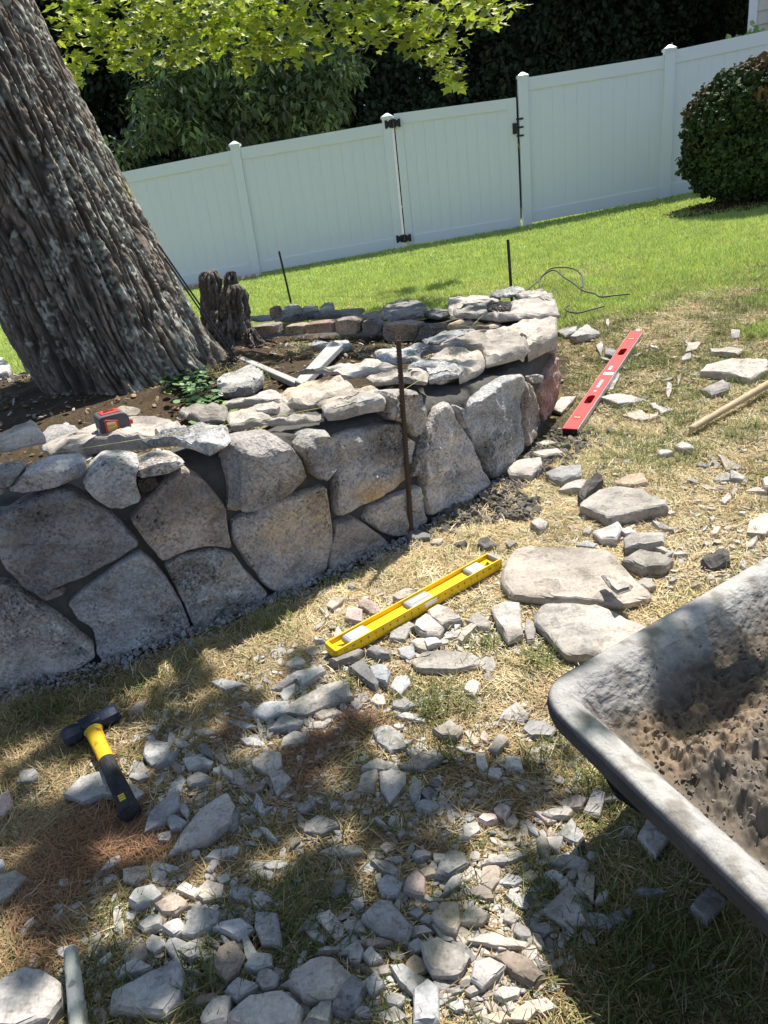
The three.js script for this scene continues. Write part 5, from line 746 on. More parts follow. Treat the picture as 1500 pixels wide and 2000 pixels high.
// ================================================================ WHEELBARROW WITH MORTAR
{
  const y = 0.36, C = atY(1040, 1345, y), A = atY(1500, 1083, y).sub(C).setY(0).normalize(), B = atY(1500, 1800, y).sub(C).setY(0).normalize(), LA = 0.86, LB = 1.1;
  const t = thing('wheelbarrow', 'mortar crusted wheelbarrow tray at the lower right, half full of grey mortar', 'wheelbarrow', V(C.x, 0, C.z));
  const P0 = [[0, 0], [LA, 0], [LA * 0.97, LB], [0.02, LB]].map(([p, q]) => [A.x * p + B.x * q, A.z * p + B.z * q]);
  // rounded outline
  const out = []; const rc = 0.085; for (let i = 0; i < 4; i++) { const p = P0[i], a = P0[(i + 3) % 4], b = P0[(i + 1) % 4], la = Math.hypot(a[0] - p[0], a[1] - p[1]), lb = Math.hypot(b[0] - p[0], b[1] - p[1]), pa = [p[0] + (a[0] - p[0]) / la * rc, p[1] + (a[1] - p[1]) / la * rc], pb = [p[0] + (b[0] - p[0]) / lb * rc, p[1] + (b[1] - p[1]) / lb * rc]; for (let k = 0; k <= 14; k++) { const s = k / 14, m = (1 - s) ** 2, n = 2 * s * (1 - s), o = s * s; out.push([pa[0] * m + p[0] * n + pb[0] * o, pa[1] * m + p[1] * n + pb[1] * o]); } const pn = P0[(i + 1) % 4], lnn = Math.hypot(pn[0] - p[0], pn[1] - p[1]), st = Math.floor(lnn / 0.006); for (let k = 1; k < st; k++) { const s = rc + (lnn - 2 * rc) * k / st; out.push([p[0] + (pn[0] - p[0]) / lnn * s, p[1] + (pn[1] - p[1]) / lnn * s]); } }
  const n = out.length; let cx = 0, cz = 0; out.forEach(p => { cx += p[0] / n; cz += p[1] / n; });
  const nrm = out.map((p, i) => { const a = out[(i + n - 2) % n], b = out[(i + 2) % n], l = Math.hypot(b[0] - a[0], b[1] - a[1]); let q = [-(b[1] - a[1]) / l, (b[0] - a[0]) / l]; if (q[0] * (cx - p[0]) + q[1] * (cz - p[1]) < 0) q = [-q[0], -q[1]]; return q; });
  const sweep = (prof, colf, bump) => { const m = prof.length, pos = [], cl = [], idx = [], uv = []; let s = 0; for (let i = 0; i <= n; i++) { const p = out[i % n], q = nrm[i % n]; if (i) { const o = out[i - 1]; s += Math.hypot(p[0] - o[0], p[1] - o[1]); } prof.forEach(([d, yy], j) => { const x = p[0] + q[0] * d, z = p[1] + q[1] * d, e = bump ? bump(x, z, d, yy, j) : 0; pos.push(x, y + yy + e, z); uv.push(s / 0.3, (d * 1.2 - yy) / 0.3); cl.push(...colf(x, z, d, yy)); }); } for (let i = 0; i < n; i++) for (let j = 0; j < m - 1; j++) { const a = i * m + j, b = a + m; idx.push(a, a + 1, b, b, a + 1, b + 1); } const G = new THREE.BufferGeometry(); G.setAttribute('position', new THREE.Float32BufferAttribute(pos, 3)); G.setAttribute('color', new THREE.Float32BufferAttribute(cl, 3)); G.setAttribute('uv', new THREE.Float32BufferAttribute(uv, 2)); G.setIndex(idx); G.computeVertexNormals(); return G; };
  const dm = new THREE.MeshStandardMaterial().copy(M.crust); dm.side = THREE.DoubleSide;
  const grey = (x, z, k0) => { const q = fbm(x * 9, z * 9, 3, 4), s = sstep(0.1, 0.3, fbm(x * 30, z * 30, 9, 3)); return [k0 * (1 + 0.35 * q) * (1 - 0.35 * s), k0 * 0.975 * (1 + 0.35 * q) * (1 - 0.38 * s), k0 * 0.93 * (1 + 0.3 * q) * (1 - 0.42 * s)]; };
  // outer shell: dark bare steel lip and sides
  meshOf('tray_shell', sweep([[0.012, -0.05], [0.004, -0.045], [0, -0.034], [-0.002, -0.02], [0.0, -0.012]].concat([]), (x, z) => [0.07, 0.072, 0.075].map(k => k * (1 + 0.6 * fbm(x * 12, z * 12, 2, 3)))), dm, t);
  meshOf('tray_side', sweep([[0.016, -0.048], [0.05, -0.1], [0.09, -0.17], [0.12, -0.215], [0.2, -0.225], [0.33, -0.228]], (x, z) => [0.07, 0.072, 0.07]), dm, t);
  // rim with its dried crust
  const crustH = (x, z) => 0.004 * fbm(x * 22, z * 22, 5, 3);
  meshOf('rim', sweep([[0.0, -0.014], [0.001, -0.006], [0.006, -0.001], [0.014, 0.001], [0.024, 0.002], [0.034, 0.001], [0.042, -0.002], [0.05, -0.008], [0.058, -0.018]], (x, z, d) => d < 0.004 ? [0.16, 0.16, 0.16] : grey(x, z, 0.5), (x, z, d, yy, j) => j > 1 ? crustH(x, z) : 0), dm, t);
  const crusty = (x, z, d, yy) => { const k = clamp((d - 0.045) / 0.05, 0.12, 1), a = fbm(x * 95, z * 95, yy * 95, 4), b = fbm(x * 30, z * 30, yy * 30, 3); return 0.013 * k * (a + 0.5 * b) + 0.001; };
  const inner = []; for (const q of [[0.03, -0.001], [0.036, -0.0015], [0.042, -0.0035], [0.048, -0.008], [0.053, -0.013]]) inner.push(q); for (let i = 0; i <= 60; i++) { const s = i / 60; inner.push([lerp(0.056, 0.2, s), lerp(-0.017, -0.2, s)]); }
  meshOf('tray_lining', sweep(inner, (x, z, d) => { const m = sstep(0.07, 0.105, d + 0.03 * fbm(x * 14, z * 14, 5, 3)), c = grey(x, z, lerp(0.44, 0.34, sstep(0.05, 0.09, d))); return c.map((q, e) => lerp(q, [0.2, 0.168, 0.138][e] * (1 + 0.4 * fbm(x * 30, z * 30, 2, 3)), m)); }, crusty), dm, t);
  // the mortar: a crumbly, scooped heap
  const N = 380, pos = [], cl = [], idx = [], uv = []; const inside = (p, q) => { let m = 1e9; for (let i = 0; i < n; i += 2) { const e = (p - out[i][0]) * nrm[i][0] + (q - out[i][1]) * nrm[i][1]; m = Math.min(m, e); } return m; };
  for (let j = 0; j <= N; j++) for (let i = 0; i <= N; i++) {
    const p = i / N * LA, q = j / N * LB, x = A.x * p + B.x * q, z = A.z * p + B.z * q, d = inside(x, z);
    const hol = Math.exp(-(((p - 0.24) / 0.16) ** 2 + ((q - 0.2) / 0.09) ** 2));
    let hgt = lerp(-0.07, -0.014, sstep(0.08, 0.32, q)) - 0.035 * hol + 0.03 * fbm(p * 5, q * 5, 1, 3) + 0.012 * Math.exp(-p / 0.1);
    const lump = sstep(0.16, 0.3, q + 0.12 * p), wb = (f, sd) => { const x0 = p * f, y0 = q * f, i0 = Math.floor(x0), j0 = Math.floor(y0); let m = 9; for (let a = -1; a < 2; a++) for (let b = -1; b < 2; b++) { const u = i0 + a, w = j0 + b, rr = 0.62 + 0.3 * hash3(u, w, sd + 2); m = Math.min(m, Math.hypot(u + 0.5 + 0.45 * hash3(u, w, sd) - x0, w + 0.5 + 0.45 * hash3(u, w, sd + 1) - y0) / rr); } return Math.sqrt(Math.max(0, 1 - m * m)); };
    const w1 = wb(21, 3), w2 = wb(46, 13), w3 = wb(95, 23), ms0 = sstep(-0.25, 0.2, fbm(p * 8, q * 8, 7, 3));
    hgt += lump * ms0 * 0.02 * w1 + 0.01 * w2 * ms0 + 0.005 * w3 + 0.024 * fbm(p * 20, q * 20, 2, 4) + 0.013 * fbm(p * 75, q * 75, 6, 4) + 0.022 * (0.12 - Math.abs(fbm(p * 38, q * 38, 12, 4))) - 0.012;
    hgt = lerp(-0.017 - (d - 0.056) * 1.27 - 0.003, Math.max(hgt, -0.195), sstep(0.07, 0.15, d + 0.02 * fbm(p * 14, q * 14, 31, 3))); pos.push(x, y + hgt, z); uv.push(p / 0.4, q / 0.4);
    const tan = sstep(0.1, 0.5, hol + 0.5 * fbm(p * 12, q * 12, 4, 3) - 0.12), v = 1 + 0.35 * fbm(p * 16, q * 16, 6, 3); cl.push(...[0.175, 0.146, 0.118].map((k, e) => lerp(k, [0.36, 0.26, 0.17][e], 0.6 * tan) * v));
  }
  for (let j = 0; j < N; j++) for (let i = 0; i < N; i++) { const a = j * (N + 1) + i, b = a + N + 1, ok = k => { const p = (k % (N + 1)) / N * LA, q = Math.floor(k / (N + 1)) / N * LB; return inside(A.x * p + B.x * q, A.z * p + B.z * q) > 0.052; }; if (ok(a)) idx.push(a, a + 1, b, b, a + 1, b + 1); }
  const G = new THREE.BufferGeometry(); G.setAttribute('position', new THREE.Float32BufferAttribute(pos, 3)); G.setAttribute('color', new THREE.Float32BufferAttribute(cl, 3)); G.setAttribute('uv', new THREE.Float32BufferAttribute(uv, 2)); G.setIndex(idx); G.computeVertexNormals(); const dm2 = new THREE.MeshStandardMaterial().copy(M.wetMortar); dm2.side = THREE.DoubleSide; const heap = meshOf('mortar_heap', G, dm2, t);
  { const r = rng(333), L = [], cs = []; for (let i = 0; i < 9000; i++) { const p = r() * LA, q = r() * LB, k = (Math.round(q / LB * N) * (N + 1) + Math.round(p / LA * N)) * 3, x = pos[k], yy = pos[k + 1], z = pos[k + 2]; if (inside(x, z) < 0.07 || fbm(p * 9, q * 9, 17, 3) + 0.25 * sstep(0.15, 0.4, q) < 0.02) continue; const e = lerp(0.0012, 0.006, r() ** 3); L.push(new THREE.Matrix4().compose(V(x, yy + e * 0.35, z), new THREE.Quaternion().setFromEuler(new THREE.Euler(r() * 6, r() * 6, r() * 6)), V(e, e * 0.85, e))); const v = 0.75 + 0.5 * r(); cs.push(col(0.22 * v, 0.185 * v, 0.15 * v)); } t.userData.crumbs = [L.length]; delete t.userData.crumbs; heapCrumbs = [L, cs, heap]; }
  // legs, handles and wheel, beyond the frame and under the tray
  const at = (p, q, h) => V(A.x * p + B.x * q, h, A.z * p + B.z * q);
  for (const q of [0.2, 0.54]) { meshOf('handle', new THREE.TubeGeometry(new THREE.LineCurve3(at(0.25, q, 0.14), at(1.7, q + (q < 0.4 ? -0.08 : 0.08), 0.42)), 1, 0.017, 10), M.wood, t); meshOf('leg', new THREE.TubeGeometry(new THREE.CatmullRomCurve3([at(0.62, q, 0.2), at(0.74, q, 0.02), at(0.86, q, 0.02), at(0.98, q, 0.24)]), 16, 0.012, 8), M.black, t); }
}
// ================================================================ BROKEN STONE STREWN OVER THE GROUND
const CHIP = 'small broken stone chip strewn among the straw and rubble', GCHIP = 'stone chips strewn over the ground';
const T = (z, tone, th, a, label, o = {}) => label ? S('broken_stone', label, z, tone, th, a, o) : S('stone_chip', CHIP, z, tone, th, a, Object.assign({ group: GCHIP, cat: 'stone chip', n: 20 }, o));
function el(z, tone, th, u, v, w, h, ang = 0, label) { const r = rng(u * 13 + v * 7), a = [], m = 4 + Math.floor(r() * 3); for (let i = 0; i < m; i++) { const t = (i + (r() - 0.5) * 0.7) / m * 6.283, q = 0.48 + 0.2 * r(), x = Math.cos(t) * w * q, y = Math.sin(t) * h * q, c = Math.cos(ang), s = Math.sin(ang); a.push(u + x * c - y * s, v + x * s + y * c); } return T(z, tone, th, a, label); }
// slabs and stones right of the yellow level
T('z5', 'c', 0.055, [165, 1302, 240, 1285, 450, 1298, 660, 1305, 700, 1370, 760, 1440, 790, 1490, 860, 1555, 862, 1585, 742, 1622, 500, 1602, 300, 1600, 140, 1582, 100, 1520, 95, 1440, 112, 1370], 'largest pale flat slab, a small stone lying on its right corner', { n: 60, chops: 2, rough: 0.007, tilt: 0.03, round: 1 });
T('z5', 'l', 0.06, [268, 1650, 330, 1602, 450, 1590, 580, 1592, 800, 1690, 860, 1740, 760, 1850, 600, 1900, 430, 1895, 340, 1790, 270, 1700], 'pale pointed slab beside the wheelbarrow rim, below the largest slab', { n: 50, chops: 3 });
T('z5', 'c', 0.07, [510, 1048, 600, 970, 690, 958, 840, 978, 868, 1010, 955, 1060, 960, 1108, 860, 1138, 645, 1180, 560, 1130, 508, 1090], 'thick pale flagstone between the wall and the largest slab', { n: 50, chops: 3, rough: 0.006 });
{ const P = pix('z5', [610, 1405, 642, 1400, 710, 1440, 782, 1490, 770, 1515, 700, 1536, 650, 1480]), sp = onGround(1205, 1145), y0 = tps(sp.x, sp.z) + 0.058, [Q, th] = planOf(P, (u, v, l) => atY(u, v, y0 + l), 0, 0.045), R = rockGeo(Q, y0, y0 + th, (a, b, c) => V(a, c, b), { tone: 'l', chops: 6, n: 26 }), m = meshOf('broken_stone', R.G, M.fresh); m.position.copy(R.org); finish(m, 'small stone lying on the right corner of the largest slab', 'stone'); }
T('z5', 'c', 0.03, [790, 1480, 850, 1458, 905, 1510, 862, 1532, 820, 1520], 'thin pale piece at the right corner of the largest slab');
T('z5', 'c', 0.07, [730, 1370, 820, 1290, 900, 1310, 988, 1360, 950, 1432, 830, 1447, 752, 1405], 'chunky tan stone right of the largest slab, upper side', { chops: 7 });
T('z5', 'l', 0.05, [735, 1242, 780, 1210, 950, 1210, 945, 1262, 740, 1332], 'pale square block just below the thick flagstone');
T('z5', 'l', 0.035, [710, 1215, 760, 1180, 802, 1220, 740, 1240], 'pale wedge tucked under the thick flagstone');
T('z5', 'b', 0.05, [568, 1200, 640, 1180, 700, 1150, 720, 1185, 690, 1280, 612, 1270], 'dark grey upright shard between flagstone and largest slab', { chops: 7 });
T('z5', 'b', 0.02, [480, 1290, 540, 1255, 590, 1275, 570, 1300]);
T('z5', 't', 0.045, [235, 1160, 290, 1130, 330, 1150, 320, 1190, 285, 1216, 245, 1192], 'grey lump alone on the straw left of the thick flagstone');
T('z5', 'l', 0.09, [108, 860, 180, 810, 290, 815, 292, 860, 240, 932, 130, 928], 'pale cube shaped stone at the foot of the wall', { chops: 4 });
T('z5', 't', 0.075, [318, 880, 400, 850, 500, 850, 502, 900, 400, 962, 340, 940], 'grey faceted stone right of the cube shaped stone', { chops: 6 });
T('z5', 'l', 0.045, [240, 800, 300, 760, 380, 755, 412, 780, 300, 826], 'flat pale stone behind the cube shaped stone');
T('z5', 't', 0.04, [278, 735, 320, 710, 372, 735, 300, 757], 'small grey stone at the wall foot below the reddish face stone');
T('z5', 'l', 0.045, [388, 1002, 470, 940, 560, 930, 602, 970, 520, 1002], 'pale wedge leaning by the muddy stone');
T('z5', 'm', 0.07, [488, 1050, 530, 950, 600, 895, 622, 930, 560, 1000, 520, 1070], 'mud coated stone at the left end of the thick flagstone', { chops: 2, rough: 0.02 });
T('z5', 'w', 0.05, [668, 938, 760, 900, 835, 893, 852, 960, 760, 972], 'brown grey layered stone behind the thick flagstone');
T('z5', 't', 0.04, [910, 790, 930, 760, 996, 795, 930, 816], 'small dark faced stone alone on the grass, above the flagstone');
T('z5', 'l', 0.035, [1000, 770, 1040, 728, 1100, 760, 1095, 790, 1040, 790], 'flat pale chip beside the small dark faced stone');
T('z5', 't', 0.05, [613, 490, 680, 475, 830, 490, 780, 525, 700, 540], 'long tan stone touching the middle of the red level');
T('z5', 'c', 0.02, [715, 582, 760, 560, 800, 538, 850, 575, 920, 595, 830, 622], 'jagged pale flake between the red level and the wooden handle');
T('z5', 'l', 0.02, [868, 520, 900, 515, 935, 550, 1000, 560, 930, 587], 'thin pale flake nearest the end of the wooden handle');
T('z5', 'l', 0.09, [1142, 350, 1180, 310, 1300, 285, 1492, 280, 1494, 340, 1400, 416, 1260, 392, 1145, 362], 'long pale boulder at the right edge beyond the wooden handle', { n: 44, chops: 6 });
T('z5', 'd', 0.08, [1143, 460, 1200, 412, 1260, 390, 1295, 420, 1282, 470, 1200, 496], 'dark mud stained stone in front of the long pale boulder', { chops: 6 });
T('z5', 'l', 0.03, [1193, 235, 1310, 220, 1372, 233, 1335, 270, 1200, 262], 'flat pale stone on the grass above the long boulder');
T('z5', 'c', 0.015, [1062, 252, 1080, 200, 1142, 198, 1120, 242], 'white flat chip on the grass right of the red level');
T('z5', 'l', 0.03, [1300, 180, 1305, 125, 1350, 125, 1345, 175]);
T('z5', 'l', 0.03, [1210, 920, 1260, 890, 1300, 900, 1290, 942, 1220, 940]); T('z5', 'l', 0.03, [1297, 885, 1385, 915, 1362, 945, 1300, 942]); T('z5', 'c', 0.02, [1235, 800, 1270, 815, 1380, 875, 1275, 885]);
T('z5', 't', 0.02, [1212, 970, 1280, 965, 1272, 990]); T('z5', 'd', 0.03, [1118, 855, 1160, 840, 1195, 845, 1170, 866]);
T('z5', 'l', 0.09, [448, 192, 480, 140, 530, 82, 602, 150, 560, 178, 482, 198], 'pale pyramid shaped stone at the right end of the wall', { chops: 5 });
T('z5', 't', 0.05, [380, 135, 430, 115, 482, 112, 475, 150, 420, 172], 'grey flat stone between the wall end and the pyramid shaped stone');
T('z5', 'l', 0.03, [350, 562, 400, 490, 480, 478, 440, 530, 400, 582], 'white broken flake between wall foot and the red level');
T('z5', 'd', 0.045, [632, 275, 635, 225, 690, 235, 680, 275], 'small dark stone touching the left edge of the red level');
T('z5', 'l', 0.02, [1385, 1230, 1400, 1140, 1500, 1105, 1520, 1180, 1480, 1245], 'flat shattered pale slab at the right edge above the wheelbarrow'); T('z5', 'p', 0.02, [1380, 990, 1440, 970, 1500, 1000, 1490, 1010]); T('z5', 't', 0.06, [1470, 930, 1520, 910, 1530, 1010, 1480, 1000], 'brown grey stone cut by the right edge above the wheelbarrow');
T('z5', 'm', 0.05, [1140, 1382, 1180, 1335, 1230, 1325, 1290, 1330, 1295, 1375, 1230, 1412, 1190, 1422], 'dark crumbly mortar clod beside the wheelbarrow rim', { chops: 1, rough: 0.024 });
T('z5', 'l', 0.02, [885, 1290, 930, 1285, 995, 1335, 960, 1330]); T('z5', 'l', 0.03, [950, 1100, 975, 1090, 1010, 1105, 975, 1120]); T('z5', 'c', 0.03, [510, 1195, 540, 1180, 568, 1200, 545, 1228, 515, 1225]); T('z5', 'l', 0.02, [1090, 1000, 1130, 990, 1120, 1005]); T('z5', 'l', 0.02, [1340, 1120, 1350, 1095, 1380, 1105, 1370, 1128]);
T('z6', 'l', 0.06, [1150, 472, 1205, 440, 1285, 450, 1302, 640, 1232, 662, 1180, 560], 'upright pale stone left of the pointed slab'); el('z6', 't', 0.04, 1338, 590, 50, 130, 0.05, 'narrow mud grey stone left of the pointed slab');
// rubble below the yellow level
T('z6', 'l', 0.07, [785, 530, 830, 500, 870, 520, 915, 590, 900, 635, 840, 640, 780, 590], 'pale cracked stone touching the middle of the yellow level', { chops: 6 });
el('z6', 'l', 0.04, 740, 575, 66, 74); el('z6', 'l', 0.05, 915, 525, 150, 96, 0.4, 'tan stone under the right half of the yellow level'); T('z6', 'c', 0.045, [990, 640, 1020, 570, 1060, 545, 1082, 565, 1050, 610, 1010, 656], 'oblong pale stone pointing away from the yellow level'); T('z6', 'l', 0.045, [1030, 545, 1080, 508, 1145, 560, 1140, 596, 1090, 595], 'pale wedge right of the oblong stone');
T('z6', 'c', 0.035, [770, 732, 830, 690, 950, 680, 1040, 705, 1092, 742, 1060, 777, 930, 797, 800, 792], 'broad pale oval slab below the yellow level', { n: 40, chops: 2, round: 1 });
el('z6', 'l', 0.035, 1132, 752, 74, 84, 0.3); el('z6', 'l', 0.03, 1140, 822, 64, 52); el('z6', 'l', 0.04, 1055, 876, 64, 72, 0.4); el('z6', 'l', 0.035, 862, 650, 74, 66); el('z6', 'l', 0.035, 808, 662, 84, 54); el('z6', 'g', 0.04, 702, 612, 104, 62, -0.3);
T('z6', 'd', 0.05, [365, 752, 420, 705, 500, 680, 524, 690, 480, 735, 400, 775], 'dark slate shard under the near end of the yellow level'); T('z6', 'd', 0.05, [540, 690, 590, 665, 660, 690, 655, 735, 600, 740], 'dark grey stone just below the yellow level'); el('z6', 'b', 0.04, 740, 697, 74, 60, 0.6);
T('z6', 'd', 0.05, [458, 772, 530, 738, 560, 790, 600, 850, 585, 885, 530, 840], 'dark split stone in the rubble under the yellow level'); T('z6', 'b', 0.05, [556, 762, 620, 760, 655, 795, 642, 870, 592, 850], 'slate grey stone beside the dark split stone'); T('z6', 'b', 0.045, [665, 880, 690, 815, 745, 812, 750, 850, 712, 915], 'blue grey stone left of the green grass tuft');
T('z6', 'b', 0.04, [88, 888, 200, 802, 315, 758, 337, 790, 235, 870, 205, 845, 150, 882], 'grey slate shard left of the near end of the yellow level', { n: 32 }); el('z6', 'g', 0.03, 190, 745, 84, 44, -0.2);
T('z6', 'l', 0.05, [195, 955, 300, 880, 380, 842, 430, 838, 462, 912, 380, 960, 250, 1012, 150, 1002], 'sunlit pale stack of split slabs, topmost slab', { n: 44, chops: 3, ledge: 0.008 }); T('z6', 'b', 0.04, [0, 1010, 40, 950, 150, 938, 162, 980, 60, 1032], 'blue grey stone left of the stack of split slabs');
el('z6', 'l', 0.035, 355, 1002, 140, 62, -0.25, 'flat pale slab at the foot of the split slabs, right side'); el('z6', 'l', 0.03, 310, 1052, 134, 52, -0.15, 'flat pale slab lowest among the split slabs'); el('z6', 'b', 0.04, 160, 1062, 140, 84, -0.5, 'grey slab lower left of the stack of split slabs'); el('z6', 'l', 0.03, 190, 1122, 114, 64, -0.4); el('z6', 'l', 0.035, 62, 1240, 124, 104, -0.6); T('z6', 'l', 0.04, [68, 1300, 130, 1278, 168, 1320, 110, 1402], 'pale shield shaped stone alone at the lower end of the split slabs');
T('z6', 'd', 0.035, [470, 962, 540, 890, 548, 930, 500, 985]); el('z6', 'l', 0.035, 600, 935, 74, 64, 0.5); el('z6', 'd', 0.04, 727, 955, 94, 64, 0.2, 'dark rounded stone below the green grass tuft');
T('z6', 'g', 0.05, [578, 1066, 640, 1053, 700, 1090, 727, 1170, 660, 1192, 600, 1140], 'rounded grey stone in the brown thatch', { chops: 5 }); el('z6', 't', 0.03, 760, 1017, 114, 42, 0.15); T('z6', 'c', 0.055, [873, 1095, 950, 1043, 1002, 1110, 980, 1135, 918, 1132], 'pale faceted stone at the edge of the brown thatch');
T('z6', 'l', 0.045, [718, 1266, 800, 1190, 880, 1168, 906, 1210, 820, 1282], 'pale wedge shaped slab right of the rounded grey stone'); el('z6', 't', 0.035, 790, 1172, 104, 64, -0.4); T('z6', 'c', 0.02, [1022, 1090, 1045, 1080, 1090, 1150, 1065, 1160]); T('z6', 'l', 0.04, [1143, 1182, 1190, 1088, 1232, 1140, 1180, 1197], 'pale three cornered stone in the straw left of the wheelbarrow'); el('z6', 'c', 0.02, 1115, 1115, 40, 50);
T('z6', 't', 0.035, [1183, 1032, 1220, 980, 1272, 935, 1327, 1010, 1300, 1042], 'grey triangular flat stone left of the wheelbarrow corner'); T('z6', 'b', 0.05, [1308, 1062, 1340, 1020, 1420, 1030, 1462, 1080, 1440, 1120, 1350, 1117], 'blue grey stone under the wheelbarrow corner');
el('z6', 'l', 0.035, 600, 1257, 120, 62, -0.15, 'flat pale stone above the tall shield shaped stone'); T('z6', 't', 0.055, [608, 1282, 660, 1272, 722, 1290, 722, 1340, 660, 1442, 620, 1380], 'tall shield shaped grey stone in half shade', { chops: 4 }); el('z6', 'l', 0.04, 550, 1330, 86, 122, 0.4, 'tan stone in the thatch left of the tall shield shaped stone'); el('z6', 'b', 0.04, 780, 1372, 58, 124, 0.05, 'narrow blue grey stone right of the tall shield shaped stone'); el('z6', 'b', 0.035, 850, 1392, 74, 84, 0.3); el('z6', 'b', 0.035, 842, 1460, 84, 60, 0.2); el('z6', 'b', 0.03, 905, 1440, 60, 40, -0.8); el('z6', 'g', 0.04, 1255, 1246, 104, 74, 0.4); el('z6', 'g', 0.035, 1165, 1292, 64, 50); el('z6', 'l', 0.03, 1217, 1326, 56, 36, 0.5); el('z6', 'd', 0.02, 885, 1335, 60, 40);
el('z6', 'c', 0.04, 725, 420, 100, 54, -0.5, 'tan stone behind the middle of the yellow level'); el('z6', 'p', 0.035, 558, 476, 120, 52, 0.5, 'banded tan stone behind the yellow level, right of two'); el('z6', 'p', 0.035, 488, 526, 104, 80, 0.6, 'banded tan stone behind the yellow level, left of two'); el('z6', 'c', 0.03, 395, 456, 94, 60, -0.4, 'pale flat stone behind the near end of the yellow level'); el('z6', 'd', 0.02, 470, 375, 34, 40); el('z6', 'l', 0.02, 280, 690, 50, 40);
T('z6', 'd', 0.05, [738, 132, 800, 95, 855, 112, 850, 150, 780, 157], 'dark grey stone at the foot of the rusty rebar'); T('z6', 'm', 0.04, [965, 170, 1000, 138, 1030, 160, 1010, 188], 'dark mortar clod on the straw, left of two', { rough: 0.02, chops: 1 }); T('z6', 'm', 0.05, [1085, 190, 1090, 150, 1130, 140, 1175, 155, 1170, 185, 1120, 198], 'dark mortar clod with a pale cap on the straw, right of two', { rough: 0.02, chops: 1 }); T('z6', 'l', 0.05, [1340, 62, 1385, 35, 1425, 58, 1415, 100, 1385, 115], 'pale lump on the straw above the largest slab'); el('z6', 'c', 0.02, 885, 152, 60, 34); el('z6', 'c', 0.025, 1250, 172, 54, 34);
// lower left
T('z7', 'p', 0.02, [545, 215, 575, 165, 612, 158, 600, 200], 'flat pinkish chip on the straw right of the sledgehammer head'); T('z7', 't', 0.055, [618, 332, 650, 322, 702, 325, 708, 375, 640, 432, 614, 400], 'layered grey stone right of the sledgehammer collar', { chops: 4 }); T('z7', 'b', 0.035, [658, 446, 690, 390, 742, 374, 722, 420], 'slanting blue grey shard beside the layered stone'); el('z7', 'b', 0.03, 765, 335, 54, 42, -0.4);
T('z7', 'g', 0.045, [778, 402, 830, 393, 887, 410, 882, 440, 800, 457], 'pale grey oval stone, upper of two right of the hammer'); T('z7', 'g', 0.045, [788, 482, 830, 455, 877, 480, 862, 520, 800, 527], 'grey dusty stone, lower of two right of the hammer'); el('z7', 'b', 0.03, 590, 440, 64, 52); el('z7', 'g', 0.03, 915, 452, 44, 36); el('z7', 'b', 0.025, 585, 478, 70, 34); el('z7', 'g', 0.03, 560, 445, 30, 50);
T('z7', 't', 0.045, [298, 562, 350, 480, 430, 458, 520, 480, 585, 545, 560, 580, 440, 560, 370, 590], 'wide grey stone under the handle of the sledgehammer', { n: 36 }); T('z7', 'b', 0.06, [622, 712, 640, 650, 700, 560, 745, 538, 747, 600, 690, 682], 'tall dark grey shard right of the hammer grip', { chops: 4 }); el('z7', 'b', 0.04, 742, 665, 94, 60, -0.3, 'blue grey stone between the two large shards'); el('z7', 'g', 0.03, 692, 730, 54, 50);
T('z7', 't', 0.06, [728, 802, 790, 690, 850, 610, 940, 563, 967, 610, 950, 682, 880, 752, 800, 777], 'large pointed grey slab in the middle of the lower left', { n: 46, chops: 3, rough: 0.008 }); el('z7', 'd', 0.05, 965, 660, 80, 112, 0.3, 'dark stone against the right side of the large pointed slab'); el('z7', 'b', 0.025, 120, 475, 84, 52, -0.2, 'pale blue grey chip left of the hammer, in the sun'); el('z7', 'p', 0.04, 18, 592, 60, 92, 0.1, 'pinkish stone cut by the left edge'); T('z7', 'l', 0.05, [-40, 900, 60, 868, 102, 890, 60, 962, 0, 1012, -60, 1000], 'pale tilted stone at the left edge under the brown thatch');
T('z7', 'g', 0.035, [868, 822, 900, 778, 1002, 765, 990, 792, 920, 832], 'flat grey splinter below the large pointed slab'); el('z7', 'l', 0.03, 570, 890, 114, 60, -0.1); T('z7', 'g', 0.06, [558, 1020, 575, 950, 640, 923, 672, 960, 650, 1012, 590, 1037], 'grey rounded stone in the lower left rubble, left of a brown one', { chops: 5 }); el('z7', 'w', 0.06, 720, 1005, 116, 86, 0.2, 'brown rounded stone half buried in the lower left rubble'); el('z7', 'c', 0.05, 792, 950, 104, 74, 0.1, 'sunlit pale stone behind the brown rounded stone'); el('z7', 'l', 0.05, 882, 957, 104, 92, -0.3, 'sunlit speckled stone right of the brown rounded stone');
el('z7', 'g', 0.04, 1015, 970, 94, 64, -0.2); el('z7', 'g', 0.04, 1092, 985, 84, 74, 0.3); el('z7', 'g', 0.05, 640, 1090, 76, 84, 0.4, 'grey square stone under the brown rounded stone'); T('z7', 'g', 0.055, [688, 1112, 750, 1068, 787, 1120, 740, 1162], 'small pyramid stone right of the grey square stone', { chops: 6 }); T('z7', 'b', 0.05, [778, 1150, 790, 1090, 862, 1033, 922, 1050, 910, 1112, 820, 1152], 'slanting blue grey block in the lower left rubble', { n: 34 }); T('z7', 'b', 0.06, [908, 1120, 940, 1078, 1010, 1063, 1052, 1100, 1000, 1167], 'blue grey cobble right of the slanting block', { chops: 6 });
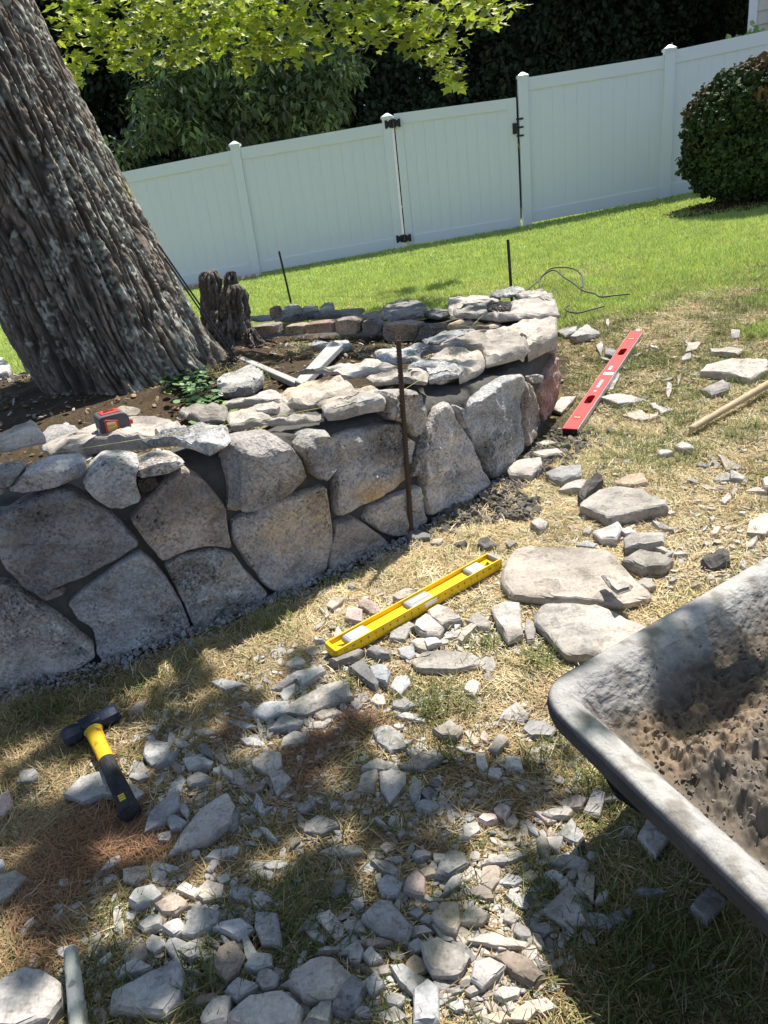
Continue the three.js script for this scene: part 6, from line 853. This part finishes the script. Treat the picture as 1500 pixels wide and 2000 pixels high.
el('z7', 'b', 0.04, 742, 1197, 84, 90, 0.5); el('z7', 'b', 0.04, 802, 1210, 74, 104, 0.3, 'upright grey stone above the dark hollow'); T('z7', 'g', 0.05, [508, 1330, 520, 1270, 570, 1238, 632, 1270, 600, 1312], 'grey stone tucked behind the large white faced block'); T('z7', 't', 0.09, [493, 1472, 500, 1380, 600, 1320, 735, 1243, 752, 1300, 747, 1420, 700, 1487, 560, 1477], 'large white faced block at the bottom, right of the grey tool shaft', { n: 46, chops: 3 });
T('z7', 't', 0.1, [-40, 1400, 30, 1340, 110, 1300, 172, 1308, 242, 1350, 247, 1440, 222, 1510, 100, 1560, -40, 1540], 'big pale boulder in the bottom left corner', { n: 44, chops: 5 }); T('z7', 'w', 0.07, [898, 1280, 920, 1190, 980, 1158, 1022, 1220, 1000, 1312, 960, 1352], 'dark brown stone in the shaded hollow', { chops: 5 }); T('z7', 'b', 0.05, [1078, 1110, 1080, 1050, 1160, 1060, 1182, 1200, 1110, 1192], 'shaded flat grey stone right of the blue grey cobble');
el('z7', 'g', 0.05, 1090, 1262, 94, 92, 0.1, 'grey stone above the pale domed stone, left'); el('z7', 'g', 0.05, 1122, 1332, 94, 84, 0.8); el('z7', 'b', 0.06, 1018, 1370, 100, 108, 0.7, 'blue grey stone left of the pale domed stone'); T('z7', 'g', 0.1, [1238, 1300, 1340, 1228, 1402, 1250, 1457, 1310, 1440, 1380, 1410, 1432, 1290, 1432, 1240, 1380], 'large grey boulder at the bottom centre', { n: 46, chops: 6 }); T('z7', 't', 0.09, [968, 1472, 1050, 1390, 1180, 1373, 1247, 1430, 1245, 1530, 1100, 1560, 985, 1530], 'pale domed stone cut by the bottom edge', { n: 44, chops: 4 });
T('z7', 'g', 0.06, [858, 1500, 900, 1410, 962, 1403, 952, 1520, 870, 1540], 'grey stone at the bottom edge left of the domed stone'); T('z7', 'g', 0.06, [1285, 1520, 1350, 1420, 1392, 1420, 1382, 1530], 'grey spike of stone under the large grey boulder'); el('z7', 'b', 0.025, 0, 850, 40, 60);
el('z7', 'g', 0.03, 1160, 850, 84, 40, -0.2); el('z7', 'b', 0.025, 860, 290, 90, 34, 0.15); el('z7', 'b', 0.02, 960, 90, 120, 40, -0.1, 'thin grey flake on the straw under the wall shadow'); el('z7', 'g', 0.02, 940, 905, 44, 40); el('z7', 'b', 0.02, 660, 890, 40, 60); el('z7', 'l', 0.03, 1060, 660, 30, 20); el('z7', 'g', 0.03, 655, 1185, 74, 56, 0.3);
// lower middle
T('z8', 'g', 0.035, [348, 782, 420, 778, 497, 830, 470, 872, 400, 842], 'grey speckled shard in the shade of the lower middle'); T('z8', 'b', 0.045, [383, 900, 430, 858, 507, 890, 480, 982, 410, 992], 'dark slate stone left of the pinkish upright stone'); T('z8', 'p', 0.055, [518, 960, 540, 870, 580, 823, 627, 880, 622, 982], 'upright pinkish grey stone in the lower middle', { chops: 4 }); el('z8', 'l', 0.035, 645, 845, 84, 64, 0.4);
T('z8', 't', 0.065, [308, 1090, 350, 1040, 392, 998, 442, 1000, 552, 1160, 530, 1222, 400, 1192], 'smooth grey tongue shaped block above the large boulder', { n: 44, chops: 3 }); el('z8', 't', 0.035, 587, 1066, 74, 62, 0.2); el('z8', 'b', 0.04, 590, 1252, 76, 66, -0.2); T('z8', 'b', 0.05, [688, 880, 720, 800, 760, 738, 832, 740, 852, 800, 760, 892], 'long shaded grey stone in the lower middle');
T('z8', 'c', 0.055, [668, 1080, 720, 1010, 802, 1003, 812, 1130, 790, 1200, 720, 1170], 'sunlit cream stone with a rounded top in the lower middle', { chops: 4 }); T('z8', 'c', 0.035, [798, 1120, 880, 1033, 962, 1090, 930, 1132, 830, 1137], 'sunlit cream triangular slab'); T('z8', 'd', 0.045, [663, 1112, 722, 1110, 792, 1242, 720, 1217], 'dark side block beneath the sunlit cream stone'); el('z8', 'c', 0.03, 832, 1192, 84, 84, 0.5);
T('z8', 't', 0.07, [618, 1232, 700, 1203, 802, 1250, 857, 1310, 800, 1422, 680, 1412, 640, 1330], 'large grey faceted block in half sun at the bottom', { n: 44, chops: 5 }); T('z8', 'l', 0.04, [878, 1210, 960, 1168, 1060, 1190, 1172, 1230, 1150, 1257, 1000, 1252, 900, 1232], 'long flat pale stone right of the faceted block'); T('z8', 't', 0.06, [898, 1330, 970, 1298, 1052, 1340, 1010, 1412, 940, 1482, 888, 1440], 'grey block left of the layered brown slab', { chops: 4 });
T('z8', 'w', 0.05, [1008, 1290, 1060, 1263, 1180, 1310, 1262, 1400, 1210, 1467, 1100, 1402], 'layered grey brown slab at the edge of the wheelbarrow shadow', { n: 40, ledge: 0.008 }); T('z8', 'c', 0.035, [1143, 1270, 1210, 1228, 1232, 1280, 1200, 1332], 'small cream stone above the layered brown slab'); T('z8', 'l', 0.045, [998, 1500, 1040, 1450, 1132, 1453, 1120, 1512, 1050, 1547], 'pale stone in the sun below the grey block');
T('z8', 'b', 0.05, [448, 1340, 510, 1328, 612, 1420, 570, 1512, 500, 1442], 'blue grey slab above the bottom edge, left of a brown stone'); T('z8', 'b', 0.07, [578, 1460, 640, 1418, 692, 1460, 702, 1660, 580, 1670], 'long grey stone standing at the bottom edge', { n: 36 }); el('z8', 'w', 0.045, 586, 1342, 104, 114, 0.5, 'brown stone left of the large grey faceted block'); el('z8', 'b', 0.045, 475, 1530, 94, 84, 0.3); el('z8', 'b', 0.04, 360, 1450, 94, 134, 0.2, 'shaded stone right of the bluish oblong block'); T('z8', 'b', 0.07, [148, 1592, 200, 1408, 262, 1393, 307, 1440, 280, 1562, 220, 1622], 'bluish oblong block right of the large grey boulder', { n: 36, chops: 4 }); el('z8', 'g', 0.05, 440, 1602, 134, 94, 0.1, 'grey stone at the bottom edge left of the standing stone'); el('z8', 'w', 0.035, 350, 1222, 154, 64, -0.1, 'flat brownish stone below the tongue shaped block'); el('z8', 'g', 0.04, 350, 1292, 84, 92); el('z8', 'g', 0.045, 250, 1270, 94, 124, -0.2); el('z8', 'g', 0.04, 320, 1590, 110, 70, 0.2);
T('z8', 't', 0.035, [948, 822, 1040, 738, 1100, 723, 1157, 750, 1060, 812], 'pale flat stone half in the shadow of the wheelbarrow'); T('z8', 'p', 0.045, [918, 570, 940, 530, 1000, 523, 1012, 580, 960, 602], 'pinkish stone, left of a pair in half shade'); T('z8', 'p', 0.045, [998, 500, 1040, 483, 1082, 510, 1060, 567, 1010, 545], 'sunlit pinkish stone, right of a pair in half shade'); el('z8', 'p', 0.04, 1090, 572, 56, 66); el('z8', 'g', 0.04, 872, 632, 94, 84, 0.2); el('z8', 'p', 0.035, 1262, 552, 114, 60, 0.3); el('z8', 'l', 0.035, 1340, 540, 124, 64, -0.2); el('z8', 'l', 0.04, 1420, 482, 110, 64, -0.1);
T('z8', 'g', 0.04, [1278, 650, 1357, 648, 1342, 742, 1290, 702], 'shaded wedge at the tip of the wheelbarrow shadow'); el('z8', 'd', 0.03, 1262, 660, 34, 104, -0.4); T('z8', 'g', 0.045, [1338, 640, 1410, 558, 1472, 680, 1440, 702], 'shaded three cornered stone under the wheelbarrow'); T('z8', 'g', 0.035, [1278, 750, 1420, 748, 1502, 790, 1480, 832, 1300, 802], 'long shaded slab under the wheelbarrow'); el('z8', 'g', 0.03, 1190, 862, 74, 58, 0.2); el('z8', 'g', 0.035, 1312, 862, 104, 62, 0.4); T('z8', 'g', 0.05, [1268, 1050, 1330, 980, 1400, 898, 1452, 980, 1482, 1110, 1380, 1132], 'large shaded slab in the wheelbarrow shadow', { n: 36 }); el('z8', 'g', 0.04, 1462, 935, 74, 92); el('z8', 'b', 0.03, 1250, 1142, 124, 52, 0.1); T('z8', 'c', 0.035, [1048, 1110, 1060, 1038, 1142, 1100, 1100, 1132]); el('z8', 'd', 0.04, 1150, 1172, 64, 108, -0.5);
T('z8', 'd', 0.035, [203 - 200, 580, 60, 548, 150, 578, 162, 610, 80, 652, 0, 640], 'dark flat stone in the shade above the pale streak'); T('z8', 'l', 0.03, [78, 740, 170, 690, 292, 698, 290, 747, 180, 762], 'pale stone in a streak of sun, lower middle'); el('z8', 'l', 0.03, 430, 720, 64, 66, 0.3); el('z8', 'b', 0.04, 612, 757, 88, 52, -0.3); el('z8', 'l', 0.03, 710, 772, 74, 60, 0.6); el('z8', 'g', 0.03, 150, 500, 64, 52); el('z8', 'g', 0.035, 470, 780, 90, 50); el('z8', 'l', 0.03, 860, 850, 60, 80, 0.5); el('z8', 'w', 0.035, 930, 960, 120, 70, 0.5); el('z8', 'l', 0.03, 680, 1030, 60, 60); el('z8', 'd', 0.03, 1240, 1350, 100, 50, 0.7); el('z8', 'c', 0.03, 1230, 1220, 36, 110, -0.4); el('z8', 'l', 0.03, 900, 1480, 100, 60); el('z8', 'b', 0.03, 280, 1010, 60, 90, 0.4); el('z8', 'g', 0.03, 250, 1130, 110, 70, 0.3); el('z8', 'g', 0.035, 640, 1100, 60, 50); el('z8', 'c', 0.03, 1080, 1580, 90, 60); el('z8', 'l', 0.035, 1250, 1560, 160, 90, 0.2, 'flat pale stone in the sun at the bottom, left of the wheelbarrow shadow'); el('z8', 'l', 0.03, 1000, 1620, 130, 60); el('z8', 'g', 0.03, 800, 1560, 90, 60, 0.3); el('z8', 'd', 0.03, 860, 1440, 90, 60); el('z8', 'g', 0.035, 720, 1450, 80, 60, 0.4);
T('t', 'g', 0.05, [524, 1240, 560, 1188, 642, 1240, 590, 1332], 'grey stone deep under the wheelbarrow rim'); T('t', 'g', 0.045, [298, 1150, 340, 1048, 382, 1070, 360, 1162], 'upright shaded stone at the upper edge of the wheelbarrow shadow'); el('t', 'g', 0.04, 400, 1080, 90, 70); el('t', 'b', 0.035, 350, 1590, 84, 66); el('t', 'b', 0.035, 422, 1592, 84, 56); el('t', 'b', 0.03, 452, 1560, 76, 50); el('t', 'd', 0.06, 802, 1522, 120, 130, 0, 'round dark stone deep in the wheelbarrow shadow'); el('t', 'b', 0.02, 562, 1476, 104, 34); el('t', 'b', 0.02, 566, 1778, 30, 40); el('t', 'g', 0.02, 480, 1220, 60, 40);
{ // further chips one can still count, between the named ones
  const r = rng(909); let k = 0, tries = 0; const zones = [[700, 1930, 260, 80], [640, 1800, 260, 90], [900, 1900, 120, 110], [480, 1950, 200, 60], [350, 1900, 150, 80], [760, 1900, 150, 90], [560, 1900, 130, 90], [300, 1800, 120, 110], [650, 1640, 150, 70], [420, 1560, 110, 80], [880, 1760, 90, 110], [560, 1400, 110, 70], [830, 1480, 130, 80], [640, 1230, 90, 60], [900, 1260, 100, 60], [1400, 960, 120, 90], [1250, 700, 120, 70], [1090, 1700, 90, 90], [940, 1950, 110, 60], [1350, 1100, 120, 50], [340, 1470, 80, 60]];
  while (k < 150 && tries++ < 5000) { const [u0, v0, ru, rv] = zones[tries % zones.length], u = u0 + (r() * 2 - 1) * ru, v = v0 + (r() * 2 - 1) * rv, p = onGround(u, v), s = (16 + 24 * r() * r()) * (v > 1700 ? 1.7 : v > 1400 ? 1.25 : 0.9), wr = s * 0.5 / FPX * seen(p.x, p.y, p.z)[2]; if (footprints.some(f => Math.hypot(f[0] - p.x, f[1] - p.z) < f[2] * 0.75 + wr * 0.5)) continue; k++; el('s', v > 1400 ? ['g', 'b', 't', 'w', 'l', 'd'][k % 6] : ['l', 'c', 't'][k % 3], 0.016 + 0.022 * r(), u, v, s * 1.3, s * (0.3 + 0.42 * r()), r() * 3); }
}
const rubbleGeos = [0, 1, 2].map(k => { const r = rng(40 + k), Q = []; for (let i = 0; i < 6; i++) { const t = i / 6 * 6.283; Q.push([Math.cos(t) * (0.7 + 0.5 * r()), Math.sin(t) * (0.6 + 0.4 * r())]); } const R = rockGeo(Q, -0.35, 0.3, (a, b, c) => V(a, c, b), { n: 9, bev: 0.1, rough: 0.05, chops: 4, tone: 'l', seed: 900 + k }); R.G.deleteAttribute('color'); return R.G; });
function pebbles(name, label, cat, list, mat) { list.forEach((L, k) => { if (!L.length) return; const s = scatter(name, rubbleGeos[k], mat, L.map(q => q[0]), null, L.map(q => q[1])); s.userData.label = label + ['', ', thin pieces', ', blocky pieces'][k]; s.userData.category = cat; }); }
{ scatter('crumbs', rubbleGeos[0], std({ map: grainMap, color: col(1, 1, 1), roughness: 1 }), heapCrumbs[0], heapCrumbs[2], heapCrumbs[1]); }
const pebM = std({ map: grainMap, color: col(1, 1, 1), roughness: 0.95 });
{ // crumbs of stone too small to count
  const r = rng(515), L = [[], [], []], put = (u, v, s0, s1, tones) => { const p = onGround(u, v); if (ringDist(p.x, p.z) < 0.01) return; const s = lerp(s0, s1, r() * r()), c = TONES[tones[Math.floor(r() * tones.length)]]; L[Math.floor(r() * 3)].push([new THREE.Matrix4().compose(V(p.x, tps(p.x, p.z) + s * 0.2 + 0.006 * r(), p.z), new THREE.Quaternion().setFromEuler(new THREE.Euler((r() - 0.5) * 0.8, r() * 6.3, (r() - 0.5) * 0.8)), V(s * (0.7 + 0.6 * r()), s * (0.22 + 0.35 * r()), s * (0.6 + 0.5 * r()))), col(...c).multiplyScalar(0.8 + 0.5 * r())]); };
  for (const [u, v, ru, rv, n, tn2] of [[700, 1780, 420, 230, 900, 'gbtd'], [420, 1500, 240, 120, 420, 'gbt'], [600, 1350, 150, 90, 260, 'gbl'], [880, 1500, 260, 150, 420, 'ltg'], [820, 1230, 200, 80, 260, 'lct'], [1050, 1200, 140, 90, 160, 'lc'], [1350, 900, 190, 260, 420, 'lct'], [1400, 1080, 130, 60, 200, 'lct'], [1250, 720, 200, 120, 160, 'lc'], [960, 1850, 120, 180, 320, 'lct'], [250, 1850, 200, 150, 220, 'gt'], [1080, 1760, 90, 180, 160, 'gt'], [1100, 950, 160, 120, 140, 'td']])
    for (let i = 0; i < n * 2.2; i++) { const a = r() * 6.283, q = Math.sqrt(r()); put(u + Math.cos(a) * q * ru, v + Math.sin(a) * q * rv, 0.0035, 0.017, tn2); }
  pebbles('rock_rubble', 'fine broken stone crumbs strewn through the straw', 'rubble', L, pebM);
}
{ // crushed gravel along the foot of the wall, and crumbs of spilt mortar at its right end
  const r = rng(616), L = [[], [], []], D = [[], [], []];
  for (let i = 0; i < 2600; i++) { const s = lerp(1.0, 3.5, r()), d = 0.015 + 0.15 * r() * r(), p = outer.at(s, 0, d); if (!inView(p.x, 0.05, p.z, 60)) continue; if (p.x > 0.1 && r() < 0.75) continue; const q = lerp(0.004, 0.013, r() * r()); L[i % 3].push([new THREE.Matrix4().compose(V(p.x, tps(p.x, p.z) + q * 0.5 + (d < 0.06 ? 0.012 * r() : 0), p.z), new THREE.Quaternion().setFromEuler(new THREE.Euler(r() * 6, r() * 6, r() * 6)), V(q, q * 0.8, q)), col(0.42, 0.42, 0.43).multiplyScalar(0.7 + 0.6 * r())]); }
  for (let i = 0; i < 2200; i++) { const m = mudSpots[i % mudSpots.length], a = r() * 6.283, k = Math.sqrt(r()) * m[2] * 1.05, x = m[0] + Math.cos(a) * k, z = m[1] + Math.sin(a) * k; if (ringDist(x, z) < 0.0 || mud(x, z, 1) < 0.25) continue; const q = lerp(0.004, 0.02, r() ** 3); D[i % 3].push([new THREE.Matrix4().compose(V(x, tps(x, z) + q * 0.5, z), new THREE.Quaternion().setFromEuler(new THREE.Euler(r() * 6, r() * 6, r() * 6)), V(q, q * 0.9, q)), col(0.19, 0.17, 0.145).multiplyScalar(0.7 + 0.7 * r())]); }
  for (let i = 0; i < 240; i++) { const p = atY(975 + 40 * (r() - 0.5), 600 + 16 * (r() - 0.5), 0.56), q = 0.006 + 0.012 * r(); D[i % 3].push([new THREE.Matrix4().compose(p, new THREE.Quaternion().setFromEuler(new THREE.Euler(r() * 6, r() * 6, r() * 6)), V(q, q, q)), col(0.13, 0.12, 0.11)]); }
  pebbles('gravel', 'grey crushed gravel along the foot of the wall', 'gravel', L, pebM); pebbles('mortar_crumbs', 'dark crumbs of spilt mortar at the foot of the wall', 'mortar', D, std({ map: grainMap, color: col(1, 1, 1), roughness: 1 }));
}
// ================================================================ GRASS AND STRAW
function tuftGeo(seed, n, l0, l1, w, t0, t1, spread, lift) {
  const r = rng(seed), pos = [], idx = [], nor = [];
  for (let b = 0; b < n; b++) {
    const az = r() * 6.283, l = lerp(l0, l1, r()), tilt = lerp(t0, t1, r()), bend = (r() - 0.3) * 0.9, x0 = (r() - 0.5) * spread, z0 = (r() - 0.5) * spread, y0 = lift * r(), sx = -Math.sin(az), sz = Math.cos(az), tw = (r() - 0.5) * 1.2, side = (r() - 0.5) * 1.4; let x = x0, y = y0, z = z0, k0 = pos.length / 3; const ns = 4;
    for (let s = 0; s <= ns; s++) { const f = s / ns, a = tilt + bend * f, ww = w * (s === ns ? 0.05 : 1 - 0.55 * f * f) * 0.5, az2 = az + side * f; pos.push(x + sx * ww, y + Math.sin(tw) * ww * 0.6, z + sz * ww, x - sx * ww, y - Math.sin(tw) * ww * 0.6, z - sz * ww); const st = l / ns; x += Math.cos(az2) * Math.sin(a) * st; z += Math.sin(az2) * Math.sin(a) * st; y += Math.cos(a) * st; y = Math.max(y, 0.002 + 0.004 * r()); }
    for (let s = 0; s < ns; s++) { const k = k0 + s * 2; idx.push(k, k + 1, k + 2, k + 1, k + 3, k + 2); }
  }
  const G = new THREE.BufferGeometry(); G.setAttribute('position', new THREE.Float32BufferAttribute(pos, 3)); G.setIndex(idx); G.computeVertexNormals(); return G;
}
{
  const kinds = { lawn: [tuftGeo(1, 14, 0.025, 0.05, 0.004, 0.2, 1.1, 0.07, 0), M.lawnBlade], far: [tuftGeo(2, 14, 0.025, 0.05, 0.0065, 0.2, 1.1, 0.13, 0), M.lawnBlade], green: [tuftGeo(3, 11, 0.03, 0.075, 0.0022, 0.6, 1.35, 0.06, 0.003), M.blade], straw: [tuftGeo(4, 16, 0.02, 0.062, 0.0019, 1.3, 1.62, 0.09, 0.009), M.straw], fine: [tuftGeo(5, 18, 0.018, 0.05, 0.0014, 1.1, 1.62, 0.07, 0.01), M.straw] };
  for (const [u0, v0, u1, v1, q] of [[648, 1272, 967, 1094, 0.035], [1113, 838, 1243, 648, 0.04], [178, 1418, 257, 1590, 0.025], [122, 1448, 226, 1388, 0.03], [138, 1858, 152, 1990, 0.02], [1352, 836, 1530, 733, 0.025]]) { const a = onGround(u0, v0), b = onGround(u1, v1); for (let k = 0; k <= 40; k++) footprints.push([lerp(a.x, b.x, k / 40), lerp(a.z, b.z, k / 40), q]); }
  const put = {}; for (const k in kinds) put[k] = [[], []];
  const r = rng(4242), add = (k, x, z, s, c, dy = 0) => { const tilt = 0.18; put[k][0].push(new THREE.Matrix4().compose(V(x, tps(x, z) - 0.004 + dy, z), new THREE.Quaternion().setFromEuler(new THREE.Euler((r() - 0.5) * tilt, r() * 6.283, (r() - 0.5) * tilt)), V(s, s * (0.8 + 0.4 * r()), s))); put[k][1].push(c); };
  const greens = [[760 + 60, 1370, 0.1], [945, 1270, 0.05], [1050, 1290, 0.05], [905, 1370, 0.06], [480, 1530, 0.06], [510, 1620, 0.08], [700, 1340, 0.035], [660, 1590, 0.09], [780, 1600, 0.09], [1180, 1560, 0.08], [1040, 1490, 0.06], [1330, 820, 0.14], [1460, 850, 0.16], [1450, 740, 0.14], [1130, 850, 0.1], [1080, 880, 0.08], [560, 1800, 0.14], [420, 1900, 0.12], [200, 1960, 0.12], [1180, 1900, 0.2], [1300, 1980, 0.25], [1120, 1800, 0.1], [60, 1420, 0.14], [300, 1330, 0.1], [330, 1410, 0.08], [800, 1560, 0.06], [870, 1480, 0.06], [250, 1780, 0.08]].map(([u, v, q]) => { const p = onGround(u, v); return [p.x, p.z, q]; });
  const blocked = (x, z) => { for (const f of footprints) { const dx = f[0] - x, dz = f[1] - z; if (dx * dx + dz * dz < f[2] * f[2] * 0.8) return true; } return false; };
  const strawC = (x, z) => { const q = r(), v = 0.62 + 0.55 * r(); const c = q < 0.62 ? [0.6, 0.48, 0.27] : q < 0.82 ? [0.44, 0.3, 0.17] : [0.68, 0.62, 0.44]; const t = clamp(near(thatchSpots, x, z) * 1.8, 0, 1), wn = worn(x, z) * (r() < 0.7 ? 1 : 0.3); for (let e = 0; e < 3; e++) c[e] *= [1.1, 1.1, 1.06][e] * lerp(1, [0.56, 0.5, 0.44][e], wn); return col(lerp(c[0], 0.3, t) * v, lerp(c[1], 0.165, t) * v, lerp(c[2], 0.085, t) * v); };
  const greenC = lawn => { const v = 0.7 + 0.6 * r(), q = r(); return lawn ? col(lerp(0.42, 0.62, q * q) * v, lerp(0.56, 0.66, q * q) * v, 0.13 * v) : col(lerp(0.12, 0.36, q * q) * v, lerp(0.17, 0.33, q * q) * v, lerp(0.035, 0.12, q * q) * v); };
  const area = (x0, x1, z0, z1, dens, fn) => { const n = Math.round((x1 - x0) * (z1 - z0) * dens); for (let i = 0; i < n; i++) { const x = lerp(x0, x1, r()), z = lerp(z0, z1, r()); if (inView(x, tps(x, z), z, 520)) fn(x, z); } };
  const nearFn = (x, z) => {
    const d = x < 1.5 && z < -1.5 ? ringDist(x, z) : 1; if (d < 0.02 || blocked(x, z)) return; const m = mud(x, z, d); if (r() < m * 0.93) return;
    const D = dry(x, z), gk = clamp(near(greens, x, z) * 1.6, 0, 1), sh = sstep(0.3, -0.2, x) * sstep(-2.0, -1.2, z) * 0.3, th = near(thatchSpots, x, z);
    if (z < -3.4 && r() > D + 0.15) { add('lawn', x, z, 0.75 + 0.5 * r(), greenC(true)); return; }
    const gchance = Math.max(gk * 0.6, 0.06 + 0.26 * sstep(-2.0, -3.2, z) + 0.14 * sstep(0.7, 1.5, x) + 0.2 * sh + (1 - D) * 0.5) * (th > 0 ? 0.3 : 1) * (1 - 0.4 * worn(x, z)) * (0.5 + sstep(-0.3, 0.3, fbm(x * 5, z * 5, 21, 2)));
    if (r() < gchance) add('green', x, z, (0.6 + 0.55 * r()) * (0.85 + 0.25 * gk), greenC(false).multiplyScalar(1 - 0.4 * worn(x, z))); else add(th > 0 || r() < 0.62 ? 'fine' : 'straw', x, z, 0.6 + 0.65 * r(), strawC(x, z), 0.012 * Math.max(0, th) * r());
  };
  area(-1.9, 1.7, -1.6, -0.35, 8500, nearFn); area(-2.4, 3.0, -3.2, -1.6, 5600, nearFn); area(-1, 4.4, -6.0, -3.2, 2800, nearFn);
  area(-4.5, 5.5, -8.2, -5.2, 900, (x, z) => { if (x < 1.5 && ringDist(x, z) < 0.02) return; const D = dry(x, z); r() < D ? add('straw', x, z, 0.9 + 0.5 * r(), strawC(x, z)) : add('lawn', x, z, 0.8 + 0.55 * r(), greenC(true)); });
  area(-7, 8, -11.9, -8.2, 620, (x, z) => add('far', x, z, 0.8 + 0.6 * r(), greenC(true)));
  // sparse weeds inside the ring
  for (let i = 0; i < 2600; i++) { const x = lerp(-2, 0.9, r()), z = lerp(-5, -2.5, r()), d = ringDist(x, z); if (d > -0.3 || Math.hypot(x + 1.4, z + 4.1) < 0.55 || fbm(x * 3, z * 3, 2, 3) < 0.02) continue; const k = r() < 0.5 ? 'green' : 'straw'; add(k, x, z, 0.6 + 0.5 * r(), k === 'green' ? greenC(false) : strawC(x, z), g(x, z) - tps(x, z)); }
  const nm = { lawn: ['lawn_grass', 'short bright green lawn grass behind the wall'], far: ['lawn_grass', 'bright green lawn grass before the white fence'], green: ['grass', 'tufts of greener grass among the straw'], straw: ['straw', 'dry straw coloured grass covering the ground'], fine: ['thatch', 'fine brown thatch matted among the rubble'] };
  for (const k in kinds) if (put[k][0].length) { const s = scatter(nm[k][0], kinds[k][0], kinds[k][1], put[k][0], null, put[k][1]); s.userData.label = nm[k][1]; s.userData.category = 'grass'; }
  console.log(Object.entries(put).map(([k, v]) => k + ' ' + v[0].length).join(', '));
}
renderer.render(scene, camera);
